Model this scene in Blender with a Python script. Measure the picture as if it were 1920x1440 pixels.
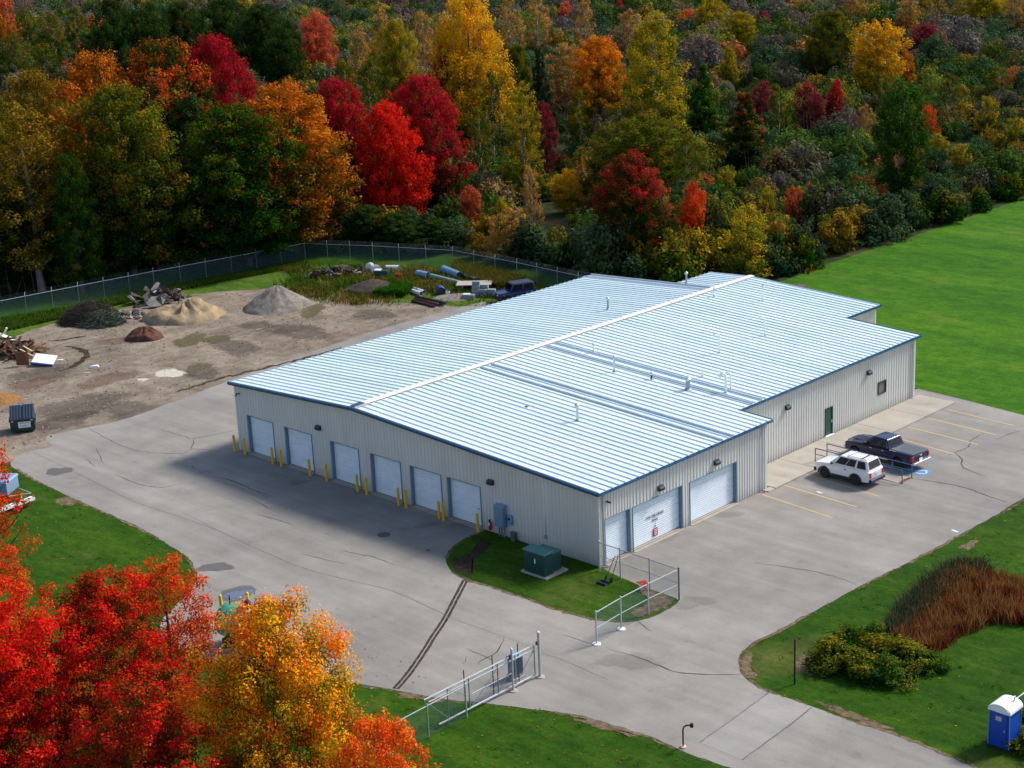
import bpy, bmesh, math, random
import numpy as np
from mathutils import Vector, Matrix

for o in list(bpy.data.objects): bpy.data.objects.remove(o)
scene = bpy.context.scene
COL = scene.collection
R = math.radians

# ---------------------------------------------------------------- camera
cd = bpy.data.cameras.new('camera'); cam = bpy.data.objects.new('camera', cd); COL.objects.link(cam)
cd.sensor_width = 36.0; cd.lens = 36.0 * 3168.9 / 1920.0
cd.clip_start = 0.5; cd.clip_end = 6000.0
cam.matrix_world = Matrix(((0.71595, -0.17251, 0.67650, 64.318), (0.69664, 0.24026, -0.67599, -71.164), (-0.04592, 0.95526, 0.29219, 41.310), (0, 0, 0, 1)))
scene.camera = cam

# ---------------------------------------------------------------- sky, sun, exposure
SUN_EL, SUN_AZ = 43.0, 18.0        # azimuth measured from +Y towards +X
world = bpy.data.worlds.new('World'); scene.world = world; world.use_nodes = True
wn = world.node_tree; wn.nodes.clear()
sky = wn.nodes.new('ShaderNodeTexSky'); sky.sky_type = 'NISHITA'; sky.sun_disc = False
sky.sun_elevation = R(SUN_EL); sky.sun_rotation = R(SUN_AZ); sky.air_density = 1.0; sky.dust_density = 1.5; sky.ozone_density = 1.2
bg = wn.nodes.new('ShaderNodeBackground'); bg.inputs[1].default_value = 0.15
wo = wn.nodes.new('ShaderNodeOutputWorld')
wn.links.new(sky.outputs[0], bg.inputs[0]); wn.links.new(bg.outputs[0], wo.inputs[0])
ld = bpy.data.lights.new('sun', 'SUN'); ld.energy = 4.0; ld.angle = R(12.0); ld.color = (1.0, 0.95, 0.87)
sun = bpy.data.objects.new('sun', ld); COL.objects.link(sun)
sd = Vector((math.sin(R(SUN_AZ)) * math.cos(R(SUN_EL)), math.cos(R(SUN_AZ)) * math.cos(R(SUN_EL)), math.sin(R(SUN_EL))))
sun.rotation_euler = sd.to_track_quat('Z', 'Y').to_euler(); sun.location = (0, 60, 90)
vs = scene.view_settings; vs.view_transform = 'Standard'; vs.look = 'None'; vs.gamma = 1.0; vs.use_curve_mapping = False
vs.exposure = 0.28

# ---------------------------------------------------------------- helpers
def link(o, parent=None):
    COL.objects.link(o)
    if parent is not None: o.parent = parent
    return o
def tag(o, label=None, cat=None, group=None, kind=None):
    if label: o['label'] = label
    if cat: o['category'] = cat
    if group: o['group'] = group
    if kind: o['kind'] = kind
    return o
def thing(name, label, cat, loc=(0, 0, 0), rz=0.0, group=None):
    o = bpy.data.objects.new(name, None); COL.objects.link(o)
    o.empty_display_size = 0.2
    o.location = loc if len(loc) == 3 else (loc[0], loc[1], 0.0); o.rotation_euler = (0, 0, rz)
    return tag(o, label, cat, group)
def part(name, me, parent, loc=None, rz=None):
    o = bpy.data.objects.new(name, me); link(o, parent)
    if loc is not None: o.location = loc
    if rz is not None: o.rotation_euler = (0, 0, rz)
    return o
def copy_tree(o, parent=None):
    c = o.copy(); COL.objects.link(c); c.parent = parent
    for ch in o.children: copy_tree(ch, c)
    return c

class MB:
    def __init__(s): s.v = []; s.f = []
    def add(s, vs, fs):
        b = len(s.v); s.v += [tuple(x) for x in vs]; s.f += [tuple(b + i for i in q) for q in fs]; return s
    def box(s, c, d, rz=0.0, tilt=None):
        hx, hy, hz = d[0] / 2, d[1] / 2, d[2] / 2
        P = [Vector((x * hx, y * hy, z * hz)) for z in (-1, 1) for y in (-1, 1) for x in (-1, 1)]
        m = Matrix.Rotation(rz, 3, 'Z')
        if tilt is not None: m = m @ tilt
        return s.add([m @ q + Vector(c) for q in P], [(0, 2, 3, 1), (4, 5, 7, 6), (0, 1, 5, 4), (2, 6, 7, 3), (0, 4, 6, 2), (1, 3, 7, 5)])
    def hexa(s, P):   # 4 bottom (ccw) + 4 top
        return s.add(P, [(3, 2, 1, 0), (4, 5, 6, 7), (0, 1, 5, 4), (1, 2, 6, 5), (2, 3, 7, 6), (3, 0, 4, 7)])
    def tube(s, pts, r, n=8, cap=True):
        pts = [Vector(q) for q in pts]
        rs = r if isinstance(r, (list, tuple)) else [r] * len(pts)
        b = len(s.v); ref = None
        for i, q in enumerate(pts):
            t = (pts[min(i + 1, len(pts) - 1)] - pts[max(i - 1, 0)]).normalized()
            if ref is None: ref = t.orthogonal().normalized()
            ref = (ref - t * ref.dot(t))
            ref = ref.normalized() if ref.length > 1e-6 else t.orthogonal().normalized()
            bi = t.cross(ref)
            for k in range(n):
                a = 2 * math.pi * k / n
                s.v.append(tuple(q + (ref * math.cos(a) + bi * math.sin(a)) * rs[i]))
        for i in range(len(pts) - 1):
            for k in range(n):
                k2 = (k + 1) % n
                s.f.append((b + i * n + k, b + i * n + k2, b + (i + 1) * n + k2, b + (i + 1) * n + k))
        if cap:
            s.f.append(tuple(b + k for k in reversed(range(n)))); s.f.append(tuple(b + (len(pts) - 1) * n + k for k in range(n)))
        return s
    def lathe(s, prof, n=16, c=(0, 0, 0), axis='z'):
        b = len(s.v)
        for (r, z) in prof:
            for k in range(n):
                a = 2 * math.pi * k / n
                q = (r * math.cos(a), r * math.sin(a), z)
                if axis == 'y': q = (q[0], q[2], q[1])
                elif axis == 'x': q = (q[2], q[0], q[1])
                s.v.append((c[0] + q[0], c[1] + q[1], c[2] + q[2]))
        for i in range(len(prof) - 1):
            for k in range(n):
                k2 = (k + 1) % n
                s.f.append((b + i * n + k, b + i * n + k2, b + (i + 1) * n + k2, b + (i + 1) * n + k))
        s.f.append(tuple(b + k for k in reversed(range(n)))); s.f.append(tuple(b + (len(prof) - 1) * n + k for k in range(n)))
        return s
    def extrude(s, poly, d, z0=0.0):   # poly in xy, thickness d upward from z0
        n = len(poly)
        P = [(x, y, z0) for x, y in poly] + [(x, y, z0 + d) for x, y in poly]
        F = [tuple(range(n))[::-1], tuple(range(n, 2 * n))] + [(i, (i + 1) % n, n + (i + 1) % n, n + i) for i in range(n)]
        return s.add(P, F)
    def mesh(s, name, mat=None, smooth=False, bevel=0.0, fix=True):
        me = bpy.data.meshes.new(name); me.from_pydata(s.v, [], s.f)
        if fix or bevel:
            bm = bmesh.new(); bm.from_mesh(me)
            bmesh.ops.recalc_face_normals(bm, faces=bm.faces)
            if bevel: bmesh.ops.bevel(bm, geom=list(bm.edges), offset=bevel, segments=1, affect='EDGES', clamp_overlap=True)
            bm.to_mesh(me); bm.free()
        if mat: me.materials.append(mat)
        if smooth:
            me.polygons.foreach_set('use_smooth', [True] * len(me.polygons))
        me.update(); return me
    def build(s, name, mat, parent=None, smooth=False, bevel=0.0, loc=None, fix=True):
        return part(name, s.mesh(name, mat, smooth, bevel, fix), parent, loc)

# ---------------------------------------------------------------- materials
class NT:
    def __init__(s, name):
        s.m = bpy.data.materials.new(name); s.m.use_nodes = True; s.t = s.m.node_tree; s.t.nodes.clear()
        s.out = s.n('ShaderNodeOutputMaterial')
    def n(s, t, **kw):
        q = s.t.nodes.new(t)
        for k, v in kw.items(): setattr(q, k, v)
        return q
    def l(s, a, b): s.t.links.new(a, b)
    def noise(s, vec, scale, detail=4.0, rough=0.55, dist=0.0):
        q = s.n('ShaderNodeTexNoise'); q.inputs['Scale'].default_value = scale; q.inputs['Detail'].default_value = detail
        q.inputs['Roughness'].default_value = rough; q.inputs['Distortion'].default_value = dist
        if vec is not None: s.l(vec, q.inputs['Vector'])
        return q.outputs['Fac']
    def ramp(s, fac, stops, interp='LINEAR'):
        q = s.n('ShaderNodeValToRGB'); q.color_ramp.interpolation = interp
        e = q.color_ramp.elements
        while len(e) < len(stops): e.new(0.5)
        for i, (p_, c) in enumerate(stops):
            e[i].position = p_; e[i].color = c if len(c) == 4 else (*c, 1.0)
        s.l(fac, q.inputs[0]); return q.outputs[0]
    def mix(s, a, b, fac, mode='MIX'):
        q = s.n('ShaderNodeMix', data_type='RGBA', blend_type=mode)
        for sock, val in ((q.inputs[0], fac), (q.inputs[6], a), (q.inputs[7], b)):
            if hasattr(val, 'links') or hasattr(val, 'is_linked'): s.l(val, sock)
            elif isinstance(val, (int, float)): sock.default_value = val
            else: sock.default_value = (*val, 1.0) if len(val) == 3 else val
        return q.outputs[2]
    def math(s, op, a, b=None, c=None, clamp=False):
        q = s.n('ShaderNodeMath', operation=op, use_clamp=clamp)
        for i, val in enumerate((a, b, c)):
            if val is None: continue
            if isinstance(val, (int, float)): q.inputs[i].default_value = val
            else: s.l(val, q.inputs[i])
        return q.outputs[0]
    def coord(s, which='Object'): return s.n('ShaderNodeTexCoord').outputs[which]
    def mapping(s, vec, scale=(1, 1, 1), rot=(0, 0, 0)):
        q = s.n('ShaderNodeMapping'); q.inputs['Scale'].default_value = scale; q.inputs['Rotation'].default_value = rot
        s.l(vec, q.inputs['Vector']); return q.outputs[0]
    def bsdf(s, col, rough=0.6, metal=0.0, bump=None, bstr=0.3, bdist=0.05, spec=0.5, alpha=None):
        q = s.n('ShaderNodeBsdfPrincipled')
        for nm, val in (('Base Color', col), ('Roughness', rough), ('Metallic', metal), ('Specular IOR Level', spec)):
            sock = q.inputs[nm]
            if hasattr(val, 'is_linked'): s.l(val, sock)
            elif isinstance(val, (int, float)): sock.default_value = val
            else: sock.default_value = (*val, 1.0) if len(val) == 3 else val
        if alpha is not None: s.l(alpha, q.inputs['Alpha'])
        if bump is not None:
            b = s.n('ShaderNodeBump'); b.inputs['Strength'].default_value = bstr; b.inputs['Distance'].default_value = bdist
            s.l(bump, b.inputs['Height']); s.l(b.outputs[0], q.inputs['Normal'])
        s.l(q.outputs[0], s.out.inputs[0]); return q

def paint(name, col, rough=0.5, metal=0.0, var=0.12, scale=6.0, dirt=0.0, dirtcol=(0.12, 0.09, 0.06), bump=0.0):
    t = NT(name); c = t.coord()
    n1 = t.noise(c, scale, 5.0); n2 = t.noise(c, scale * 7.3, 3.0)
    f = t.math('ADD', t.math('MULTIPLY', n1, 0.7), t.math('MULTIPLY', n2, 0.3))
    lo = tuple(x * (1 - var * 1.6) for x in col); hi = tuple(min(1.0, x * (1 + var)) for x in col)
    k = t.ramp(f, [(0.3, lo), (0.7, hi)])
    if dirt:
        k = t.mix(k, dirtcol, t.math('MULTIPLY', t.math('SUBTRACT', n1, 0.45, clamp=True), dirt * 4, clamp=True))
    t.bsdf(k, rough, metal, bump=n2 if bump else None, bstr=bump)
    return t.m
M = {}

def m_grass(name, dark, mid, light, dry, dryamt, bare=None):
    t = NT(name); c = t.coord('Generated') if False else t.coord()
    big = t.noise(c, 0.09, 5.0, 0.6); med = t.noise(c, 0.6, 5.0, 0.65); fine = t.noise(c, 6.0, 4.0, 0.7)
    st = t.noise(t.mapping(c, (0.25, 2.2, 1.0), (0, 0, R(20))), 1.0, 4.0, 0.6)
    f = t.math('ADD', t.math('MULTIPLY', med, 0.4), t.math('ADD', t.math('MULTIPLY', fine, 0.35), t.math('MULTIPLY', st, 0.25)))
    k = t.ramp(t.math('ADD', t.math('MULTIPLY', f, 0.6), t.math('MULTIPLY', t.noise(t.mapping(c, (0.03, 0.16, 1.0), (0, 0, R(40))), 1.0, 6.0, 0.65), 0.4)), [(0.40, dark), (0.5, mid), (0.59, light)])
    k = t.mix(k, dry, t.math('MULTIPLY', t.math('SUBTRACT', big, 0.56, clamp=True), dryamt, clamp=True))
    sp = t.noise(c, 1.7, 6.0, 0.7)
    k = t.mix(k, dry, t.math('MULTIPLY', t.math('SUBTRACT', sp, 0.62, clamp=True), dryamt * 0.9, clamp=True))
    grain = t.noise(c, 2.6, 8.0, 0.82); speck = t.noise(t.mapping(c, (0.5, 1.0, 1.0), (0, 0, R(-45))), 1.1, 7.0, 0.75)
    gv = t.math('ADD', t.math('MULTIPLY', grain, 0.6), t.math('MULTIPLY', speck, 0.4))
    k = t.mix(k, t.ramp(gv, [(0.36, (0.52, 0.55, 0.5)), (0.5, (1.0, 1.0, 1.0)), (0.64, (1.55, 1.38, 1.6))]), 1.0, 'MULTIPLY')
    t.bsdf(k, 0.95, 0.0, bump=t.math('ADD', fine, med), bstr=0.22, bdist=0.08, spec=0.1)
    return t.m
M['lawn'] = m_grass('lawn_grass', (0.010, 0.040, 0.001), (0.020, 0.064, 0.0012), (0.042, 0.092, 0.003), (0.115, 0.105, 0.03), 3.2)
M['field'] = m_grass('field_grass', (0.017, 0.078, 0.001), (0.034, 0.120, 0.0015), (0.068, 0.156, 0.003), (0.15, 0.15, 0.03), 2.6)
M['rough'] = m_grass('rough_grass', (0.030, 0.080, 0.006), (0.065, 0.120, 0.012), (0.13, 0.16, 0.03), (0.26, 0.17, 0.07), 6.0)
M['floor'] = m_grass('woodland_floor', (0.012, 0.020, 0.006), (0.030, 0.040, 0.012), (0.065, 0.060, 0.028), (0.10, 0.070, 0.045), 4.0)

def m_asphalt(name, lo, mid, hi, stain):
    t = NT(name); c = t.coord()
    big = t.noise(c, 0.07, 5.0, 0.55); med = t.noise(c, 0.45, 6.0, 0.6); fine = t.noise(c, 9.0, 3.0, 0.7)
    st = t.noise(t.mapping(c, (0.06, 0.9, 1), (0, 0, R(32))), 1.0, 5.0, 0.55)
    f = t.math('ADD', t.math('MULTIPLY', big, 0.40), t.math('ADD', t.math('MULTIPLY', med, 0.22), t.math('ADD', t.math('MULTIPLY', st, 0.22), t.math('MULTIPLY', fine, 0.16))))
    k = t.ramp(f, [(0.38, lo), (0.5, mid), (0.61, hi)])
    spots = t.noise(c, 0.8, 3.0, 0.5)
    k = t.mix(k, stain, t.math('MULTIPLY', t.math('SUBTRACT', spots, 0.64, clamp=True), 3.0, clamp=True))
    t.bsdf(k, 0.9, 0.0, bump=fine, bstr=0.25, bdist=0.02, spec=0.2)
    return t.m
M['asphalt'] = m_asphalt('weathered_asphalt', (0.175, 0.164, 0.150), (0.245, 0.228, 0.206), (0.32, 0.297, 0.265), (0.12, 0.112, 0.102))
M['concrete'] = m_asphalt('concrete', (0.30, 0.27, 0.23), (0.37, 0.335, 0.285), (0.43, 0.39, 0.33), (0.22, 0.19, 0.15))
M['patch'] = m_asphalt('patched_asphalt', (0.19, 0.182, 0.172), (0.26, 0.246, 0.228), (0.33, 0.31, 0.282), (0.16, 0.152, 0.142))
def m_dirt():
    t = NT('packed_dirt'); c = t.coord()
    big = t.noise(c, 0.10, 6.0, 0.6, 0.5); med = t.noise(c, 0.8, 6.0, 0.65); fine = t.noise(c, 8.0, 3.0, 0.7)
    st = t.noise(t.mapping(c, (1.6, 0.10, 1), (0, 0, R(28))), 1.0, 6.0, 0.62, 0.6)
    mid2 = t.noise(c, 0.3, 6.0, 0.7, 1.0)
    f = t.math('ADD', t.math('MULTIPLY', big, 0.26), t.math('ADD', t.math('MULTIPLY', st, 0.14), t.math('ADD', t.math('MULTIPLY', mid2, 0.28), t.math('ADD', t.math('MULTIPLY', med, 0.2), t.math('MULTIPLY', fine, 0.12)))))
    k = t.ramp(f, [(0.37, (0.085, 0.066, 0.050)), (0.455, (0.165, 0.130, 0.100)), (0.53, (0.25, 0.203, 0.155)), (0.62, (0.36, 0.298, 0.228))])
    red = t.noise(c, 0.055, 3.0, 0.5)
    k = t.mix(k, (0.17, 0.095, 0.065), t.math('MULTIPLY', t.math('SUBTRACT', red, 0.57, clamp=True), 3.0, clamp=True))
    g = t.noise(c, 0.22, 5.0, 0.7)
    k = t.mix(k, (0.14, 0.135, 0.035), t.math('MULTIPLY', t.math('SUBTRACT', g, 0.63, clamp=True), 5.0, clamp=True))
    t.bsdf(k, 0.95, 0.0, bump=t.math('ADD', st, med), bstr=0.8, bdist=0.25, spec=0.15)
    return t.m
M['dirt'] = m_dirt()
def m_heap(name, lo, mid, hi, scale=1.2, bs=1.0):
    t = NT(name); c = t.coord()
    a = t.noise(c, scale, 6.0, 0.65, 0.4); b = t.noise(c, scale * 6, 4.0, 0.7)
    f = t.math('ADD', t.math('MULTIPLY', a, 0.6), t.math('MULTIPLY', b, 0.4))
    k = t.ramp(f, [(0.34, lo), (0.5, mid), (0.66, hi)])
    t.bsdf(k, 0.95, 0.0, bump=f, bstr=bs, bdist=0.15, spec=0.1)
    return t.m
M['sand'] = m_heap('sand', (0.20, 0.145, 0.085), (0.33, 0.245, 0.15), (0.43, 0.33, 0.21))
M['gravel'] = m_heap('gravel', (0.13, 0.11, 0.095), (0.23, 0.20, 0.17), (0.36, 0.32, 0.27), 2.0)
M['redsoil'] = m_heap('red_brown_soil', (0.055, 0.026, 0.020), (0.10, 0.046, 0.034), (0.16, 0.08, 0.055))
M['mulch'] = m_heap('mulch', (0.14, 0.06, 0.02), (0.30, 0.15, 0.055), (0.42, 0.24, 0.10), 4.0)
M['topsoil'] = m_heap('topsoil', (0.03, 0.024, 0.02), (0.075, 0.058, 0.048), (0.12, 0.095, 0.08), 2.0)
M['rubble'] = m_heap('concrete_rubble', (0.16, 0.14, 0.12), (0.32, 0.29, 0.25), (0.48, 0.44, 0.38), 1.5, 0.6)
M['darkrubble'] = m_heap('asphalt_rubble', (0.03, 0.026, 0.022), (0.085, 0.07, 0.058), (0.18, 0.15, 0.125), 1.5, 0.6)
M['trench'] = m_heap('trench_soil', (0.022, 0.017, 0.013), (0.060, 0.045, 0.034), (0.13, 0.10, 0.075), 3.0)
M['baresoil'] = m_heap('bare_soil', (0.085, 0.06, 0.04), (0.17, 0.125, 0.085), (0.27, 0.20, 0.14), 1.2, 0.5)
M['leafsoil'] = m_heap('dark_bare_soil', (0.020, 0.015, 0.010), (0.048, 0.036, 0.024), (0.085, 0.065, 0.042), 1.2, 0.5)
M['crack'] = paint('crack_sealant', (0.045, 0.043, 0.045), 0.8, var=0.3)
M['joint'] = paint('paving_joint', (0.13, 0.128, 0.128), 0.9, var=0.3)
M['yellowline'] = paint('yellow_road_paint', (0.62, 0.42, 0.12), 0.8, var=0.15, scale=3.0, dirt=0.6, dirtcol=(0.35, 0.3, 0.22))
M['blueline'] = paint('blue_road_paint', (0.10, 0.24, 0.42), 0.8, var=0.2, scale=3.0)
M['whiteline'] = paint('white_road_paint', (0.55, 0.66, 0.72), 0.8, var=0.15)
def soft_alpha(t, c, scale=1.3, amt=1.5):
    at = t.n('ShaderNodeAttribute'); at.attribute_name = 'edge'
    n = t.noise(c, scale, 5.0, 0.65)
    a = t.math('ADD', t.math('MULTIPLY', at.outputs['Fac'], 1.9), t.math('MULTIPLY', t.math('SUBTRACT', n, 0.62), amt))
    return t.math('MULTIPLY', a, 1.5, clamp=True)
def m_puddle(name, col, rough, amt=1.5, top=1.0):
    t = NT(name); c = t.coord(); n = t.noise(c, 2.0, 3.0)
    t.bsdf(t.ramp(n, [(0.3, tuple(x * 0.8 for x in col)), (0.7, col)]), rough, 0.0, spec=0.6, alpha=t.math('MULTIPLY', soft_alpha(t, c, amt=amt), top))
    return t.m
def m_softsoil(name, lo, hi, top=0.95):
    t = NT(name); c = t.coord(); n = t.noise(c, 3.0, 6.0, 0.7)
    t.bsdf(t.ramp(n, [(0.35, lo), (0.65, hi)]), 0.95, 0.0, spec=0.1, alpha=t.math('MULTIPLY', soft_alpha(t, c, 2.2, 3.2), top)); return t.m
M['softsoil'] = m_softsoil('worn_soil', (0.085, 0.06, 0.035), (0.22, 0.165, 0.10))
M['softdark'] = m_softsoil('worn_dark_soil', (0.020, 0.015, 0.010), (0.07, 0.052, 0.035))
M['oil'] = m_softsoil('oil_stain', (0.12, 0.112, 0.10), (0.18, 0.168, 0.15), 0.16)
M['mud'] = m_softsoil('damp_dark_mud', (0.055, 0.045, 0.040), (0.12, 0.095, 0.080), 0.36)
M['redmud'] = m_softsoil('reddish_mud', (0.12, 0.055, 0.035), (0.20, 0.11, 0.075), 0.38)
M['tyremark'] = m_softsoil('tyre_mark', (0.10, 0.095, 0.09), (0.18, 0.17, 0.16), 0.22)
M['puddle'] = m_puddle('muddy_puddle', (0.165, 0.138, 0.075), 0.3, 2.6, 0.75)
M['wet'] = m_puddle('shallow_water', (0.12, 0.14, 0.19), 0.12)
M['damp'] = m_puddle('damp_stain', (0.13, 0.122, 0.115), 0.7, 2.0, 0.75)
M['iron'] = paint('cast_iron', (0.07, 0.065, 0.06), 0.7, var=0.2)
M['lime'] = m_puddle('lime_spill', (0.52, 0.47, 0.38), 0.9, 2.6)

# building
def m_wall():
    t = NT('beige_steel_siding'); c = t.coord()
    n = t.noise(t.mapping(c, (0.5, 0.5, 0.12)), 1.2, 5.0, 0.6); n2 = t.noise(c, 9.0, 3.0)
    k = t.ramp(n, [(0.3, (0.595, 0.580, 0.540)), (0.7, (0.685, 0.67, 0.625))])
    geo = t.n('ShaderNodeNewGeometry'); sep = t.n('ShaderNodeSeparateXYZ'); t.l(geo.outputs['Position'], sep.inputs[0])
    splash = t.math('MULTIPLY', t.math('SUBTRACT', t.math('ADD', 0.55, t.math('MULTIPLY', n2, 0.5)), sep.outputs[2], clamp=True), 0.55, clamp=True)
    k = t.mix(k, (0.22, 0.19, 0.16), splash)
    t.bsdf(k, 0.5, 0.0, spec=0.35); return t.m
M['wall'] = m_wall()
M['walltrim'] = paint('beige_trim', (0.66, 0.645, 0.60), 0.5, var=0.05)
def m_roof():
    t = NT('galvanised_roof_panel'); c = t.coord()
    n = t.noise(t.mapping(c, (0.08, 1.6, 1.0)), 1.5, 5.0, 0.6); n2 = t.noise(c, 0.25, 5.0)
    oi = t.n('ShaderNodeObjectInfo').outputs['Random']
    f = t.math('ADD', t.math('MULTIPLY', n, 0.45), t.math('ADD', t.math('MULTIPLY', n2, 0.35), t.math('MULTIPLY', oi, 0.2)))
    k = t.ramp(f, [(0.28, (0.53, 0.65, 0.68)), (0.5, (0.64, 0.75, 0.77)), (0.75, (0.72, 0.81, 0.82))])
    t.bsdf(k, t.ramp(n, [(0.3, (0.30,) * 3), (0.7, (0.42,) * 3)]), 0.0, spec=0.6); return t.m
M['roof'] = m_roof()
M['ridge'] = paint('white_ridge_cap', (0.72, 0.67, 0.62), 0.5, var=0.06, scale=1.0)
M['flash'] = paint('roof_flashing', (0.36, 0.42, 0.50), 0.45, 0.3, var=0.12, scale=1.5)
M['bluetrim'] = paint('dark_teal_trim', (0.008, 0.050, 0.095), 0.35, var=0.1)
M['guttertop'] = paint('gutter_blue', (0.02, 0.14, 0.32), 0.35, var=0.1)
M['door'] = paint('white_door_steel', (0.76, 0.83, 0.89), 0.45, var=0.05, scale=1.2)
M['reveal'] = paint('blue_grey_door_jamb', (0.16, 0.26, 0.34), 0.5, var=0.1)
M['seal'] = paint('black_rubber', (0.02, 0.022, 0.03), 0.7, var=0.1)
M['greendoor'] = paint('dark_green_door_paint', (0.008, 0.055, 0.045), 0.4, var=0.1)
M['frame'] = paint('dark_bronze_frame', (0.025, 0.022, 0.022), 0.4, var=0.1)
def m_glass(name, col, rough=0.06, sp=0.8):
    t = NT(name); c = t.coord(); n = t.noise(c, 0.8, 2.0)
    t.bsdf(t.ramp(n, [(0.3, col), (0.7, tuple(x * 1.5 for x in col))]), rough, 0.0, spec=sp); return t.m
M['glass'] = m_glass('dark_window_glass', (0.003, 0.004, 0.012), 0.15, 0.28)
M['winglass'] = m_glass('grey_window_glass', (0.10, 0.105, 0.11), 0.2)
M['galv'] = paint('galvanised_steel', (0.50, 0.54, 0.57), 0.4, 0.45, var=0.1, scale=4.0)
M['galvdark'] = paint('dull_galvanised_steel', (0.26, 0.31, 0.35), 0.5, 0.4, var=0.12, scale=4.0)
M['pvc'] = paint('white_vent_pipe', (0.78, 0.79, 0.82), 0.4, var=0.05)
M['lampbody'] = paint('bronze_lamp_housing', (0.022, 0.028, 0.05), 0.35, var=0.1)
M['lamplens'] = paint('lamp_lens', (0.45, 0.43, 0.40), 0.2, var=0.1)
M['yellow'] = paint('yellow_bollard_paint', (0.82, 0.50, 0.008), 0.5, var=0.08, scale=5.0, dirt=0.12)
M['white'] = paint('white_paint', (0.80, 0.80, 0.80), 0.4, var=0.04)
M['black'] = paint('black_paint', (0.012, 0.012, 0.014), 0.5, var=0.15)
M['red'] = paint('red_paint', (0.50, 0.02, 0.025), 0.35, var=0.1)
M['orange'] = paint('orange_red_paint', (0.62, 0.06, 0.02), 0.45, var=0.1)
M['elecgrey'] = paint('blue_grey_enamel', (0.17, 0.28, 0.40), 0.4, var=0.08)
M['elecdark'] = paint('grey_conduit', (0.16, 0.19, 0.23), 0.5, var=0.1)
M['xfmr'] = paint('dark_green_enamel', (0.010, 0.060, 0.062), 0.4, var=0.12, scale=2.5)
M['xfmrtop'] = paint('faded_green_enamel', (0.045, 0.17, 0.155), 0.45, var=0.12, scale=2.5)
M['rust'] = paint('rusty_steel', (0.17, 0.07, 0.03), 0.85, var=0.35, scale=5.0)
M['wood'] = paint('weathered_wood', (0.28, 0.17, 0.09), 0.85, var=0.3, scale=3.0)
M['palewood'] = paint('pale_timber', (0.62, 0.47, 0.30), 0.8, var=0.15, scale=3.0)
M['brownwood'] = paint('brown_scrap_wood', (0.12, 0.048, 0.022), 0.85, var=0.35, scale=3.0)
M['dumpgreen'] = paint('dark_green_dumpster_paint', (0.006, 0.035, 0.040), 0.5, var=0.25, scale=3.0, dirt=0.15)
M['dumplid'] = paint('black_plastic_lid', (0.020, 0.032, 0.060), 0.45, var=0.12)
M['pottyblue'] = paint('blue_plastic', (0.004, 0.065, 0.44), 0.4, var=0.08)
M['pottywhite'] = paint('white_plastic', (0.84, 0.86, 0.90), 0.35, var=0.03)
M['tank'] = paint('green_tank_paint', (0.03, 0.33, 0.20), 0.35, var=0.1, scale=2.0)
M['tankdark'] = paint('dark_green_tank_paint', (0.008, 0.085, 0.06), 0.4, var=0.1)
M['maroon'] = paint('maroon_paint', (0.08, 0.008, 0.02), 0.4, var=0.2)
M['bluepipe'] = paint('blue_plastic_pipe', (0.16, 0.32, 0.48), 0.45, var=0.12, scale=2.0)
M['tealpipe'] = paint('teal_grey_pipe', (0.24, 0.34, 0.34), 0.5, var=0.15, scale=2.0, dirt=0.4)
M['deepblue'] = paint('deep_blue_plastic', (0.02, 0.06, 0.25), 0.4, var=0.1)
M['whitepipe'] = paint('white_plastic_pipe', (0.66, 0.72, 0.78), 0.4, var=0.06)
M['blockgrey'] = paint('concrete_block', (0.25, 0.27, 0.29), 0.9, var=0.15, scale=3.0)
M['tyre'] = paint('tyre_rubber', (0.014, 0.014, 0.016), 0.8, var=0.2)
M['rim'] = paint('alloy_rim', (0.22, 0.22, 0.24), 0.35, 0.5, var=0.1)
def m_carpaint(name, col, rough=0.18):
    t = NT(name); c = t.coord(); n = t.noise(c, 1.5, 3.0)
    q = t.bsdf(t.ramp(n, [(0.3, tuple(x * 0.92 for x in col)), (0.7, col)]), rough, 0.0, spec=0.5)
    q.inputs['Coat Weight'].default_value = 0.35; q.inputs['Coat Roughness'].default_value = 0.05
    return t.m
M['carwhite'] = m_carpaint('white_car_paint', (0.80, 0.81, 0.83))
M['carnavy'] = m_carpaint('midnight_blue_car_paint', (0.003, 0.006, 0.050), 0.25)
M['carblue'] = m_carpaint('dark_blue_car_paint', (0.003, 0.016, 0.11), 0.35)
M['cladding'] = paint('dark_blue_grey_plastic', (0.022, 0.030, 0.060), 0.5, var=0.1)
M['tonneau'] = paint('grey_vinyl_cover', (0.07, 0.085, 0.10), 0.55, var=0.1)
M['chrome'] = paint('chrome', (0.72, 0.74, 0.78), 0.15, 0.9, var=0.04)
M['taillight'] = paint('red_lens', (0.55, 0.012, 0.015), 0.2, var=0.1)
M['headlight'] = paint('clear_lens', (0.62, 0.65, 0.70), 0.12, var=0.05)
M['railblue'] = paint('blue_grey_rail_paint', (0.085, 0.15, 0.24), 0.45, 0.2, var=0.12)
def m_chainlink():
    t = NT('chain_link_fabric'); uv = t.coord('UV')
    s = t.n('ShaderNodeSeparateXYZ'); t.l(uv, s.inputs[0])
    a = t.math('ADD', s.outputs[0], s.outputs[1]); b = t.math('SUBTRACT', s.outputs[0], s.outputs[1])
    def wire(q):
        fr = t.math('FRACT', t.math('MULTIPLY', q, 14.0)); return t.math('LESS_THAN', fr, 0.085)
    al = t.math('MAXIMUM', wire(a), wire(b))
    t.bsdf((0.16, 0.26, 0.30), 0.5, 0.4, alpha=al); return t.m
M['chain'] = m_chainlink()
M['bark'] = paint('brown_bark', (0.075, 0.055, 0.042), 0.9, var=0.35, scale=4.0)
M['palebark'] = paint('pale_bark', (0.33, 0.28, 0.23), 0.85, var=0.3, scale=4.0)

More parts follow.
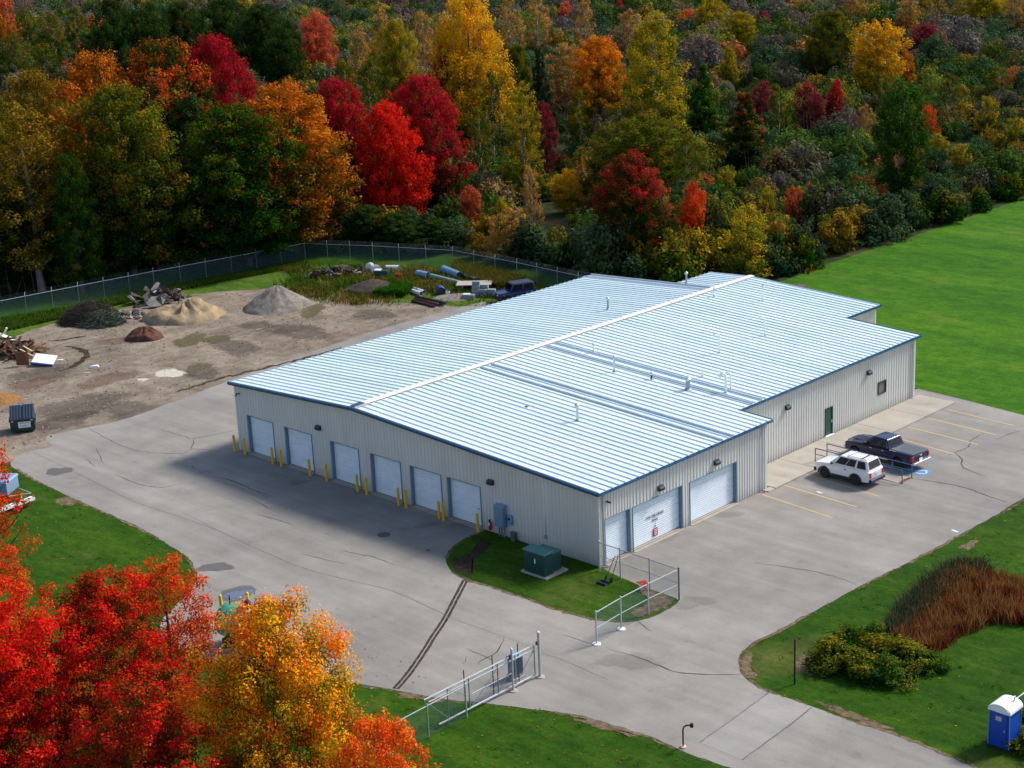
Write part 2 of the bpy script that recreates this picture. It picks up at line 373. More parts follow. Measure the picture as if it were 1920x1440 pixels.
# ---------------------------------------------------------------- ground sheets
RND = random.Random(7)
def smooth_line(P, step=0.6, jit=0.0, closed=True, rnd=RND):
    out = []; n = len(P)
    for i in range(n if closed else n - 1):
        p0, p1, p2, p3 = (Vector(P[(i + k) % n] if closed else P[min(max(i + k, 0), n - 1)]) for k in (-1, 0, 1, 2))
        m = max(1, int((p2 - p1).length / step))
        for k in range(m):
            t = k / m
            q = 0.5 * ((2 * p1) + (p2 - p0) * t + (2 * p0 - 5 * p1 + 4 * p2 - p3) * t * t + (3 * p1 - p0 - 3 * p2 + p3) * t ** 3)
            if (p2 - p1).length > 18: q = p1.lerp(p2, t)
            out.append((q.x + rnd.uniform(-jit, jit), q.y + rnd.uniform(-jit, jit)))
    if not closed: out.append(tuple(P[-1]))
    return out
def sheet(name, poly, z, mat, parent=None, kind='structure'):
    me = bpy.data.meshes.new(name)
    bm = bmesh.new(); vs_ = [bm.verts.new((x, y, z)) for x, y in poly]
    f = bm.faces.new(vs_); f.normal_update()
    if f.normal.z < 0: bmesh.ops.reverse_faces(bm, faces=[f])
    bmesh.ops.triangulate(bm, faces=bm.faces[:], ngon_method='EAR_CLIP')
    bm.to_mesh(me); bm.free(); me.materials.append(mat)
    o = part(name, me, parent)
    if kind and parent is None: o['kind'] = kind
    return o
sheet('ground', [(-2500, -1200), (1200, -1200), (1200, 2500), (-2500, 2500)], 0.0, M['floor'])
LAWN = [(-97.676, 14.508), (-96.012, 23.245), (-94.256, 32.460), (-92.169, 42.018), (-89.596, 49.612), (-81.310, 52.878), (-70.907, 55.656), (-61.599, 55.521), (-50.612, 54.110)] + [(-40.892, 56.513), (-33.580, 65.362), (-34.147, 75.671), (-33.832, 89.750), (-33.864, 101.226), (-33.938, 116.380), (-34.464, 135.603)] + [(70, 190), (140, 60), (140, -70), (40, -95), (-70, -75), (-130, -20)]
sheet('field', [(-50.612, 54.110), (-40.892, 56.513), (-33.580, 65.362), (-34.147, 75.671), (-33.832, 89.750), (-33.864, 101.226), (-33.938, 116.380), (-34.464, 135.603)] + [(60, 160), (60, 43.5)] + [(6.107, 41.403), (0.405, 42.337), (-3.789, 42.761)] + [(-8, 41.5), (-30, 46), (-40, 41)], 0.008, M['field'])
sheet('lawn', LAWN, 0.004, M['lawn'])
# rough weedy grass round the back of the yard
sheet('rough_grass', smooth_line([(-84.309, 3.505), (-84.943, 7.290), (-85.213, 10.988), (-84.452, 16.025), (-84.775, 22.627), (-84.062, 27.484), (-82.600, 31.265), (-84.900, 34.372), (-84.864, 37.975), (-81.623, 43.132), (-74.661, 47.039), (-64.868, 49.848), (-56.136, 49.907), (-47.810, 49.012), (-47.260, 44.539), (-50.634, 39.772), (-49.326, 37.033), (-54.531, 33.471), (-63.875, 33.303), (-70.210, 32.942), (-75.246, 30.636), (-78.370, 23.502), (-79.801, 16.180), (-79.436, 11.096), (-77.144, 6.231), (-73.011, 0.525), (-70.740, -3.890)], 0.8, 0.25), 0.008, M['rough'])
# dirt yard
sheet('dirt_yard', smooth_line([(-82.351, -8.185), (-79.276, 0.762), (-80.693, 4.880), (-82.639, 8.882), (-83.105, 12.434), (-82.252, 16.507), (-82.394, 21.042), (-82.051, 26.077), (-78.817, 31.256), (-73.898, 35.916), (-67.371, 36.982), (-61.239, 37.398), (-57.075, 38.664), (-53.615, 40.494), (-51.843, 43.212), (-45.689, 34.871), (-41.425, 6.436), (-42.904, -2.803), (-45.767, -9.533), (-48.271, -12.604), (-50.408, -18.854), (-61.557, -19.823)], 0.7, 0.22), 0.012, M['dirt'])
# paved lot and drive
ASPH = (smooth_line([(-53.272, 42.761), (-53.707, 36.946), (-53.858, 28.771), (-53.135, 19.173), (-52.082, 10.658), (-51.000, 4.352), (-50.354, -1.298), (-51.418, -5.585), (-51.340, -7.798), (-48.932, -8.538), (-49.514, -10.056), (-49.059, -11.698), (-47.825, -12.861), (-45.624, -13.241), (-39.641, -13.724), (-33.092, -13.937), (-28.824, -14.099), (-24.417, -14.667), (-21.477, -15.281), (-19.256, -16.334), (-17.422, -17.886), (-16.270, -19.948), (-14.492, -22.313), (-11.358, -23.385), (-6.570, -22.501), (-3.105, -21.170), (0.384, -19.617), (2.182, -18.939), (5.170, -17.888), (6.722, -17.075), (9.349, -15.823), (11.748, -14.812), (14.282, -14.448), (16.159, -14.224), (18.244, -14.328), (19.787, -14.234), (21.853, -14.059), (24.792, -14.382), (28.820, -14.488)], 0.5, 0.05, closed=False)
        + smooth_line([(39.046, -7.271), (34.491, -6.883), (31.879, -6.850), (29.428, -6.831), (25.519, -6.520), (22.574, -6.658), (20.067, -6.699), (17.423, -6.693), (16.255, -6.492), (15.191, -5.945), (14.273, -5.002), (13.559, -3.427), (13.592, -0.918), (13.752, 2.969), (13.806, 6.689), (14.135, 11.947), (14.353, 17.802), (14.438, 21.627), (14.433, 25.814), (14.835, 37.261)], 0.5, 0.05, closed=False)
        + [(13.210, 40.652), (6.107, 41.403), (0.474, 42.217), (-3.714, 42.638)] + [(-4, 41.2), (-5, 39), (-30, 36), (-38, 42.0)])
lot = sheet('paved_lot', ASPH, 0.016, M['asphalt'])
isl = smooth_line([(-8.579, -4.978), (-9.545, -3.541), (-9.976, -2.077), (-9.959, -0.688)] + [(-10.0, 0.08), (0.0, 0.08)] + [(0.775, -0.181), (1.991, -0.350), (3.636, -0.558), (5.316, -0.605), (6.811, -0.767), (7.029, -1.820), (7.020, -3.400), (6.456, -4.850), (4.894, -5.825), (2.392, -6.255), (-0.198, -6.228), (-2.773, -6.313), (-5.051, -6.503), (-6.773, -6.109)], 0.5, 0.04)
sheet('lawn_island', isl, 0.020, M['lawn'])
def soft_sheet(name, poly, z, mat, parent=None, cen=None):
    n = len(poly); cx, cy = cen or (sum(p_[0] for p_ in poly) / n, sum(p_[1] for p_ in poly) / n)
    V = [(cx, cy, z)]; E = [1.0]; F = []
    for k, (sc, e) in enumerate(((0.45, 0.85), (0.75, 0.45), (1.0, 0.0))):
        V += [(cx + (x - cx) * sc, cy + (y - cy) * sc, z) for x, y in poly]; E += [e] * n
    for i in range(n):
        i2 = (i + 1) % n; F.append((0, 1 + i, 1 + i2))
        for r_ in range(2): F.append((1 + r_ * n + i, 1 + (r_ + 1) * n + i, 1 + (r_ + 1) * n + i2, 1 + r_ * n + i2))
    me = bpy.data.meshes.new(name); me.from_pydata(V, [], F); me.attributes.new('edge', 'FLOAT', 'POINT').data.foreach_set('value', E)
    bm = bmesh.new(); bm.from_mesh(me); bmesh.ops.recalc_face_normals(bm, faces=bm.faces); bm.to_mesh(me); bm.free()
    if me.polygons[0].normal.z < 0: me.flip_normals()
    me.materials.append(mat); o = part(name, me, parent)
    if parent is None: o['kind'] = 'structure'
    return o
soft_sheet('bare_ground', smooth_line([(3.612, -0.776), (4.998, -0.467), (6.765, -0.709), (7.029, -1.820), (7.020, -3.400), (6.556, -4.499), (5.549, -4.020), (5.568, -2.133)], 0.4, 0.12), 0.024, M['softsoil'])
soft_sheet('bare_ground', smooth_line([(-9.542, -0.711), (-8.404, -0.630), (-7.472, -2.148), (-6.689, -4.251), (-5.050, -6.095), (-5.565, -6.501), (-6.971, -6.055), (-8.322, -4.992), (-8.044, -4.236), (-8.542, -2.426)], 0.4, 0.12), 0.024, M['softdark'])
soft_sheet('bare_ground', smooth_line([(14.219, -4.883), (13.604, -3.391), (14.106, -3.489), (15.124, -4.962), (16.363, -5.939), (16.040, -6.434), (15.132, -5.914)], 0.3, 0.08), 0.022, M['softsoil'])
for k, s in enumerate(([(16.179, -2.069), (17.759, -1.373), (18.488, -3.196), (17.970, -4.245), (16.654, -3.725)], [(15.264, 17.186), (15.342, 18.346), (16.073, 16.730), (16.192, 15.754), (15.402, 15.671)], [(-38.688, -14.735), (-37.912, -13.480), (-36.303, -13.832), (-36.329, -14.890), (-37.291, -15.367)],
                       [(-9.631, 45.541), (-7.051, 45.496), (-7.456, 43.728), (-9.505, 43.746)], [(-33.391, 61.508), (-31.808, 66.532), (-29.916, 65.655), (-31.202, 61.158)], [(19.578, -5.991), (22.026, -5.823), (24.930, -6.049), (23.734, -6.547), (21.208, -6.492)],
                       [(2.207, -19.151), (3.334, -18.466), (5.472, -17.793), (5.595, -18.295), (3.863, -18.953), (2.613, -19.515)], [(11.119, -15.327), (13.233, -14.458), (15.923, -14.349), (15.316, -14.849), (13.182, -15.210)], [(16.184, -6.859), (17.246, -6.913), (18.114, -7.184), (17.244, -7.142)])):
    soft_sheet('worn_patch', smooth_line(s, 0.4, 0.15), 0.013 + 0.0003 * k, M['softsoil'])
# narrow ribbons lying on the paving
def ribbon(name, pts, w, z, mat, parent=None, jit=0.0, taper=True, seed=1, kind=None, wj=True):
    rnd = random.Random(seed)
    P = smooth_line(pts, 0.35, jit, closed=False, rnd=rnd) if jit or len(pts) > 2 else pts
    mb = MB(); V = []
    n = len(P)
    for i, q in enumerate(P):
        a = Vector(P[max(i - 1, 0)]); b = Vector(P[min(i + 1, n - 1)]); t = (b - a); t = t.normalized() if t.length > 0 else Vector((1, 0))
        nn = Vector((-t.y, t.x)); ww = w * (rnd.uniform(0.6, 1.25) if jit and wj else 1.0)
        if taper and jit: ww *= min(1.0, 0.3 + 3.0 * min(i, n - 1 - i) / n)
        V.append((q[0] + nn.x * ww / 2, q[1] + nn.y * ww / 2, z)); V.append((q[0] - nn.x * ww / 2, q[1] - nn.y * ww / 2, z))
    mb.add(V, [(2 * i, 2 * i + 1, 2 * i + 3, 2 * i + 2) for i in range(n - 1)])
    o = mb.build(name, mat, parent)
    o.data.attributes.new('edge', 'FLOAT', 'POINT').data.foreach_set('value', [0.42 + 0.32 * math.sin(i_ * 0.11 + seed) * math.sin(i_ * 0.037 + 2 * seed) + (0.0 if 'verge' in name else 0.15) for i_ in range(len(o.data.vertices))])
    if parent is None and kind: o['kind'] = kind
    return o
cracks = [
    ([(-48.767, -10.266), (-41.574, -10.756), (-33.546, -11.464), (-28.191, -11.170), (-23.424, -11.114)], 0.05, 'joint'), ([(-28.718, -10.578), (-22.083, -11.243), (-15.044, -11.543), (-11.421, -11.110), (-7.313, -10.396), (-1.801, -10.799), (2.821, -10.685), (4.452, -10.668)], 0.05, 'joint'),
    ([(-51.309, -4.184), (-45.846, -4.990), (-42.814, -5.056), (-40.755, -4.279), (-39.240, -3.147), (-39.569, -2.177), (-36.597, -0.871)], 0.06, 'crack'), ([(-45.707, -0.878), (-42.270, -0.756), (-41.532, -0.526), (-40.493, 2.807)], 0.06, 'crack'), ([(-41.532, -0.526), (-40.558, -1.372), (-39.636, -2.228)], 0.07, 'crack'),
    ([(-33.000, -4.982), (-31.583, -4.604), (-29.554, -4.705), (-27.486, -4.871), (-26.215, -4.823)], 0.09, 'crack'), ([(-39.450, -9.153), (-36.228, -9.226), (-34.233, -8.530), (-33.811, -6.981)], 0.07, 'crack'), ([(-36.511, -4.357), (-35.496, -4.747), (-35.529, -4.484)], 0.09, 'crack'),
    ([(-27.240, -5.996), (-25.791, -6.180), (-24.518, -6.475)], 0.06, 'crack'), ([(-45.934, -6.614), (-43.400, -7.760), (-42.236, -8.367)], 0.05, 'crack'), ([(-44.413, -8.519), (-42.625, -8.952), (-42.105, -9.144)], 0.05, 'crack'),
    ([(7.799, -8.230), (9.134, -7.995), (10.418, -7.951), (12.136, -8.021), (13.502, -7.472), (15.200, -6.097)], 0.09, 'crack'), ([(7.095, 6.435), (9.040, 7.026), (10.996, 7.541), (12.885, 7.527), (13.506, 7.426)], 0.07, 'crack'),
    ([(2.278, -10.772), (3.018, -11.821), (3.325, -12.676), (3.308, -13.691), (3.470, -14.056)], 0.07, 'crack'), ([(1.557, -13.082), (2.959, -13.139), (3.878, -13.231)], 0.06, 'crack'), ([(2.246, -13.714), (2.692, -14.189), (2.833, -14.570)], 0.05, 'crack'),
    ([(4.575, -8.404), (5.735, -8.348), (6.672, -8.285)], 0.06, 'crack'), ([(6.698, -4.386), (7.454, -4.771), (8.204, -4.969)], 0.07, 'crack'),
    ([(6.863, 24.760), (8.516, 25.098), (10.437, 25.271), (12.288, 24.794), (13.894, 24.546)], 0.12, 'crack'), ([(6.348, 30.919), (7.469, 30.076), (7.854, 29.262), (8.659, 28.510), (10.534, 27.930)], 0.10, 'crack'), ([(5.777, 36.047), (5.849, 34.162), (6.399, 32.674), (6.348, 30.919), (6.280, 30.163)], 0.09, 'crack'),
    ([(7.239, 35.194), (7.326, 36.743), (7.680, 38.058)], 0.08, 'crack'), ([(-14.835, -8.219), (-12.397, -7.637), (-10.358, -7.657)], 0.06, 'crack'), ([(-16.550, -10.110), (-14.096, -9.725), (-12.891, -9.428)], 0.05, 'crack'), ([(-24.449, -7.673), (-21.953, -7.347), (-20.892, -7.373)], 0.07, 'crack'),
    ([(5.252, -10.871), (6.938, -10.761), (8.987, -10.890), (10.178, -10.957)], 0.05, 'joint'),
]
for i, (q, w, k) in enumerate(cracks):
    ribbon('pavement_crack', q, w, 0.0205, M[k], lot, jit=0.05 if k == 'crack' else 0.015, seed=i)
trench = ribbon('pavement_trench', [(-5.185, -6.508), (-3.722, -8.731), (-2.165, -11.090), (-0.911, -13.242), (0.308, -15.276), (1.405, -17.273), (2.135, -18.821)], 0.40, 0.021, M['trench'], lot, jit=0.012, taper=False, seed=31, wj=False)
ribbon('trench_strip', [(-5.096, -6.641), (-3.679, -8.795), (-2.125, -11.150), (-0.873, -13.299), (0.345, -15.330), (1.440, -17.325), (2.112, -18.762)], 0.08, 0.0255, M['asphalt'], trench, jit=0.012, taper=False, seed=32, wj=False)
# drive joints and paler slab
sheet('drive_slab', [(17.556, -6.737), (20.173, -6.758), (20.619, -13.156), (18.038, -13.154)], 0.0205, M['patch'], lot)
ribbon('paving_joint', [(17.556, -6.737), (17.747, -8.959), (18.038, -13.154)], 0.07, 0.025, M['joint'], lot, jit=0.02, taper=False, seed=40)
ribbon('paving_joint', [(20.173, -6.758), (20.414, -9.482), (20.619, -13.156)], 0.09, 0.025, M['joint'], lot, jit=0.02, taper=False, seed=41)
# stains and standing water
def blob(name, c, rx, ry, rot, z, mat, parent, seed):
    rnd = random.Random(seed); n = 22; ph = [rnd.uniform(0, 6.28) for _ in range(4)]
    P = []
    for k in range(n):
        a = 2 * math.pi * k / n; rr_ = 1 + 0.16 * math.sin(2 * a + ph[0]) + 0.12 * math.sin(3 * a + ph[1]) + 0.07 * math.sin(5 * a + ph[2])
        x, y = rx * rr_ * math.cos(a), ry * rr_ * math.sin(a)
        P.append((c[0] + x * math.cos(rot) - y * math.sin(rot), c[1] + x * math.sin(rot) + y * math.cos(rot)))
    return soft_sheet(name, P, z, mat, parent, tuple(c))
VR = R(45)
blob('puddle', (-14.543, -16.612), 0.95, 1.0, VR, 0.0207, M['wet'], lot, 1)
blob('damp_stain', (-14.776, -16.597), 1.15, 1.25, VR, 0.0203, M['damp'], lot, 2)
blob('damp_stain', (-19.153, -14.978), 1.2, 0.9, VR, 0.0203, M['damp'], lot, 3)
blob('damp_stain', (-43.516, -11.364), 1.0, 1.1, VR, 0.0203, M['damp'], lot, 4)
yard = bpy.data.objects['dirt_yard']
for i, (q, rx, ry, m_) in enumerate((((-66.246, 16.535), 1.7, 2.6, 'puddle'), ((-64.399, 18.272), 1.6, 1.8, 'puddle'), ((-57.815, 11.522), 1.3, 1.6, 'puddle'), ((-65.050, 30.479), 1.4, 3.0, 'puddle'))):
    blob('mud_puddle', q, rx, ry, VR, 0.0165 + 0.001 * i, M[m_], yard, 20 + i)
ribbon('wheel_rut', [(-67.554, 3.378), (-67.582, 4.382), (-68.309, 5.942), (-69.712, 7.497), (-71.642, 8.310), (-73.293, 8.478), (-74.418, 8.137)], 0.75, 0.0168, M['leafsoil'], yard, jit=0.12, seed=70)
ribbon('wheel_rut', [(-77.342, 8.357), (-76.483, 9.871), (-76.195, 11.459)], 0.6, 0.0168, M['leafsoil'], yard, jit=0.12, seed=71)
ribbon('wheel_rut', [(-52.085, 23.320), (-52.291, 17.276), (-53.148, 11.451), (-53.188, 5.883)], 0.5, 0.0168, M['leafsoil'], yard, jit=0.2, seed=72)
blob('lime_patch', (-58.429, 8.869), 1.6, 1.7, VR, 0.0168, M['lime'], yard, 75)
blob('lime_patch', (-58.731, 6.284), 0.6, 0.6, VR, 0.0168, M['lime'], yard, 76)
# worn soil verge where the lawns meet the paving
for i, q in enumerate(([(14.569, 25.917), (14.528, 21.464), (14.442, 17.648), (14.220, 11.808), (13.890, 6.562), (13.834, 2.850), (13.672, -1.029), (13.649, -3.355), (14.361, -4.931), (15.219, -5.843), (16.298, -6.457), (17.388, -6.645), (20.035, -6.652), (22.544, -6.612), (25.492, -6.475), (29.403, -6.788)], [(0.525, -19.739), (2.273, -19.020), (5.255, -17.970), (6.805, -17.157), (9.428, -15.906), (11.823, -14.895), (14.352, -14.530), (16.226, -14.306), (18.307, -14.408), (19.849, -14.313)],
                       [(-46.608, -13.115), (-39.444, -13.843), (-32.914, -14.052), (-28.657, -14.211), (-24.262, -14.774), (-21.330, -15.385), (-19.142, -16.456)], [(-8.526, -4.936), (-9.436, -3.456), (-9.856, -2.098), (-9.894, -0.753)], [(-6.833, -6.051), (-5.108, -6.447), (-2.828, -6.257), (-0.251, -6.174), (2.342, -6.201), (4.846, -5.772), (6.410, -4.796), (6.975, -3.345), (6.982, -1.764)])):
    ribbon('soil_verge', q, 0.24, 0.0222, M['softsoil'], lot, jit=0.08, taper=False, seed=80 + i)
for i, (q, rx, ry) in enumerate((((-27.053, -1.859), 1.0, 0.7), ((-13.690, -1.814), 0.9, 0.6), ((-11.714, -0.289), 1.6, 0.6), ((-0.011, 5.882), 1.5, 0.9), ((0.683, 11.642), 1.4, 0.8), ((9.636, -8.583), 2.0, 1.3), ((7.626, -0.500), 1.6, 1.0))):
    blob('oil_stain', q, rx, ry, VR, 0.0226 + 0.0002 * (i % 5), M['oil'], lot, 200 + i)
for i, (q, rx, ry, m_) in enumerate((((-56.495, -1.437), 5.0, 3.0, 'mud'), ((-51.721, 0.631), 4.0, 2.0, 'mud'), ((-68.102, 1.974), 4.0, 2.2, 'mud'), ((-65.887, -0.405), 3.0, 1.6, 'redmud'), ((-61.443, 4.343), 4.0, 1.5, 'redmud'), ((-60.731, 17.708), 5.0, 1.6, 'mud'), ((-59.878, 24.611), 6.0, 1.8, 'mud'), ((-58.720, 33.041), 4.0, 1.4, 'mud'), ((-72.031, 12.055), 2.6, 1.2, 'redmud'), ((-54.004, -4.486), 4.0, 1.5, 'mud'), ((-55.948, 10.638), 3.4, 1.2, 'mud'), ((-65.301, 23.692), 3.0, 1.0, 'mud'))):
    blob('mud_patch', q, rx * 0.8, ry * 1.5, R(28 + 23 * (i % 5) - 40), 0.0140 + 0.0002 * i, M[m_], yard, 300 + i)
# manhole covers
for q in ((-14.688, -4.698), (-10.454, -4.693)):
    big = q == (-14.688, -4.698)
    mh = MB().lathe([(0.42 if big else 0.14, 0.0), (0.42 if big else 0.14, 0.012), (0.36 if big else 0.11, 0.014), (0.36 if big else 0.11, 0.010)], 20).build('manhole_cover', M['iron'], None, loc=(q[0], q[1], 0.018))
    tag(mh, 'round iron manhole cover in the shaded asphalt' if big else 'small round valve cover in the asphalt beside the lawn island', 'manhole cover')

# sidewalk slab with kerb edge along the recessed wall
walk_far = (0.405, 42.337); 
SWX = 0.55
walk = MB()
ys = [17.4, 22.3, 27.2, 32.1, 36.6, 41.0]
swo = thing('sidewalk', 'pale concrete sidewalk with kerb along the recessed wall', 'sidewalk'); swo['kind'] = 'structure'
del swo['label']; del swo['category']
for a, b in zip(ys[:-1], ys[1:]):
    MB().box(((-2.72 + SWX) / 2, (a + b) / 2, 0.066), (SWX + 2.72, b - a - 0.03, 0.13)).build('paving_slab', M['concrete'], swo, bevel=0.012)
MB().box((0.30, 17.0, 0.05), (0.5, 0.75, 0.09)).build('paving_slab', M['concrete'], swo, bevel=0.012)
# parking lines
for q in ("1430,928 1560,971", "1467,909 1606,951", "1510,890 1647,931", "1703,825 1790,851", "1703,801 1834,834", "1740,784 1868,816", "1775,768 1903,799"):
    pass
for q in ([(0.476, 16.041), (6.472, 15.381)], [(0.395, 18.421), (6.671, 17.925)], [(0.516, 21.024), (6.766, 20.459)], [(1.768, 31.282), (6.462, 30.722)], [(0.692, 33.973), (6.737, 33.504)], [(0.739, 36.674), (6.715, 36.141)], [(0.790, 39.291), (6.783, 38.770)]):
    ribbon('parking_line', q, 0.11, 0.0212, M['yellowline'], lot)
ribbon('parking_line', [(5.004, 28.367), (6.687, 28.111)], 0.11, 0.0212, M['blueline'], lot)
for q in ([(13.560, 18.197), (14.026, 18.107)], [(3.014, 18.736), (3.440, 18.679)]): ribbon('paint_mark', q, 0.2, 0.0212, M['whiteline'], lot)
# wheelchair emblem painted on the bay: blue ground, pale figure
hc = (6.288, 26.185)
emb = sheet('accessible_bay_mark', [(hc[0] - 1.0, hc[1] - 0.75), (hc[0] + 0.75, hc[1] - 0.75), (hc[0] + 0.75, hc[1] + 0.75), (hc[0] - 1.0, hc[1] + 0.75)], 0.0212, M['blueline'], lot)
def emblem_ring(c, r, a0, a1, w):
    P = [(c[0] + r * math.cos(a0 + (a1 - a0) * k / 14), c[1] + r * math.sin(a0 + (a1 - a0) * k / 14)) for k in range(15)]
    ribbon('accessible_symbol', P, w, 0.0255, M['whiteline'], emb)
emblem_ring((hc[0] + 0.25, hc[1] - 0.02), 0.36, R(-130), R(120), 0.09)
ribbon('accessible_symbol', [(hc[0] - 0.55, hc[1]), (hc[0] - 0.1, hc[1] + 0.02), (hc[0] + 0.1, hc[1] + 0.3), (hc[0] + 0.5, hc[1] + 0.45)], 0.1, 0.0258, M['whiteline'], emb)
emblem_ring((hc[0] - 0.7, hc[1]), 0.08, 0, 6.28, 0.1)

# ---------------------------------------------------------------- warehouse
BW, RX, SL, L1, L2, L3, DX, D3X, W3X = 36.33, 22.41, 0.0493, 17.07, 40.39, 45.49, 2.774, 9.63, 26.68
HR = 4.9 + SL * RX; OH = 0.28
def rz_(x): return HR - SL * abs(x + RX)          # wall top line under the roof
bld = thing('warehouse_building', 'long low beige steel building with ribbed pale metal roof', 'building', (0, 0, 0))
RIB = [(0.0, 0.0), (0.105, 0.0), (0.125, 0.032), (0.175, 0.032), (0.195, 0.0), (0.305, 0.0)]
def wall_run(org, du, nrm, length, ztop, holes):
    """panels 0.915 m wide; holes = [(u0,u1,z0,z1)]"""
    cuts = sorted({0.0, length, *[h[0] for h in holes], *[h[1] for h in holes]})
    for a, b in zip(cuts[:-1], cuts[1:]):
        hole = [h for h in holes if h[0] <= a + 1e-4 and h[1] >= b - 1e-4]
        n = max(1, round((b - a) / 0.915)); w = (b - a) / n
        for k in range(n):
            u0, u1 = a + k * w, a + (k + 1) * w
            spans = [(0.06, None)]
            if hole:
                spans = [(hole[0][3], None)]
                if hole[0][2] > 0.2: spans.append((0.06, hole[0][2]))
            for zb, zt in spans:
                prof = []; u = u0
                nr = max(1, round(w / 0.305)); rw = w / nr
                for j in range(nr):
                    for (pu, pd) in RIB[:-1]: prof.append((u0 + (j + pu / 0.305) * rw, pd))
                prof.append((u1, 0.0))
                V = []
                for (uu, dd) in prof:
                    x, y = org[0] + du[0] * uu + nrm[0] * dd, org[1] + du[1] * uu + nrm[1] * dd
                    V.append((x, y, zb)); V.append((x, y, ztop(uu) if zt is None else zt))
                mb = MB().add(V, [(2 * i, 2 * i + 2, 2 * i + 3, 2 * i + 1) for i in range(len(prof) - 1)])
                mb.build('wall_panel', M['wall'], bld, fix=False)
gd = [(-35.04, -31.98, 3.04), (-30.57, -27.5, 3.02), (-25.37, -22.35, 3.0), (-21.06, -18.0, 2.98), (-17.0, -13.98, 2.95), (-13.36, -10.27, 2.95)]
sdoors = [(0.5, 2.85, 3.02), (3.12, 8.0, 3.0), (8.80, 13.75, 2.97)]
wall_run((-BW, 0), (1, 0), (0, -1), BW, lambda u: rz_(-BW + u), [(a + BW, b + BW, 0.0, h) for a, b, h in gd])
wall_run((0, 0), (0, 1), (1, 0), L1, lambda u: rz_(0), [(a, b, 0.0, h) for a, b, h in sdoors])
mdy0, mdy1 = 28.15, 29.10
wny0, wny1, wnz0, wnz1 = (35.167, 1.258)[0], (36.273, 1.530)[0], 1.55, 2.55
wall_run((-DX, L1), (0, 1), (1, 0), L2 - L1, lambda u: rz_(-DX), [(mdy0 - L1, mdy1 - L1, 0.0, 2.30), (wny0 - L1, wny1 - L1, wnz0, wnz1)])
wall_run((-D3X, L2), (0, 1), (1, 0), L3 - L2, lambda u: rz_(-D3X), [])
# walls turned away from the photograph: plain ribbed sheets too
wall_run((0, L1), (-1, 0), (0, 1), DX, lambda u: rz_(-u), [])
wall_run((-DX, L2), (-1, 0), (0, 1), D3X - DX, lambda u: rz_(-DX - u), [])
wall_run((-D3X, L3), (-1, 0), (0, 1), W3X - D3X, lambda u: rz_(-D3X - u), [])
wall_run((-W3X, L3), (0, -1), (-1, 0), L3 - L2, lambda u: rz_(-W3X), [])
wall_run((-W3X, L2), (-1, 0), (0, 1), BW - W3X, lambda u: rz_(-W3X - u), [])
wall_run((-BW, L2), (0, -1), (-1, 0), L2, lambda u: rz_(-BW), [])
# footing
ft = MB()
for c, d in (((-BW / 2, 0.09, 0.03), (BW - 0.02, 0.16, 0.14)), ((-0.09, L1 / 2 + 0.2, 0.03), (0.16, L1 - 0.5, 0.14)), ((-DX - 0.09, (L1 + L2) / 2, 0.09), (0.16, L2 - L1 - 0.3, 0.2))):
    ft.box(c, d)
ft.build('footing', M['concrete'], bld)
# corner trim
for x, y, ztp in ((0.0, 0.0, rz_(0)), (0.0, L1, rz_(0)), (-DX, L2, rz_(-DX)), (-BW, 0.0, rz_(-BW)), (-D3X, L3, rz_(-D3X))):
    sx = -1 if x == -BW else 1; sy = -1 if y == 0.0 else 1
    mb = MB().box((x + sx * 0.042 - sx * 0.09, y + sy * 0.038, ztp / 2), (0.20, 0.012, ztp - 0.02))
    mb.box((x + sx * 0.042, y + sy * 0.032 - sy * 0.09, ztp / 2), (0.012, 0.20, ztp - 0.02))
    mb.build('corner_trim', M['walltrim'], bld)
# roof panels: one per 0.61 m, pan plus raised seam
def roof_panel(y0, y1, xr, xe, seam=0.075):
    zt = lambda x: HR + 0.10 - SL * abs(x + RX)
    w = y1 - y0
    prof = [(0.0, 0.0), (0.012, 0.0), (0.035, seam), (0.085, seam), (0.108, 0.0), (w, 0.0)]
    V = []
    for x in (xr, xe):
        for (py, pz) in prof: V.append((x, y0 + py, zt(x) + pz))
    n = len(prof); F = [(i, i + 1, n + i + 1, n + i) for i in range(n - 1)]
    # thickness lip at the eave
    b = len(V)
    for (py, pz) in prof: V.append((xe, y0 + py, zt(xe) - 0.02))
    F += [(n + i, n + i + 1, b + i + 1, b + i) for i in range(n - 1)]
    mb = MB().add(V, F); return mb
PW = 0.6096
y = -OH; i = 0
flash_rows = {}
while y < L3 + OH - 0.01:
    y1 = min(y + PW, L3 + OH)
    er = OH if y < L1 + OH - 0.3 else (-DX + OH if y < L2 + OH - 0.3 else -D3X + OH)
    el = -BW - OH if y < L2 + OH - 0.3 else -W3X - OH
    near = any(abs(y - q) < PW * 0.5 for q in (12.2, 13.4, 19.2, 20.4))
    mb = roof_panel(y, y1, -RX + 0.02, er); mb.build('roof_panel', M['roof'], bld, fix=True)
    mb = roof_panel(y, y1, -RX - 0.02, el); mb.build('roof_panel', M['roof'], bld, fix=True)
    y += PW; i += 1
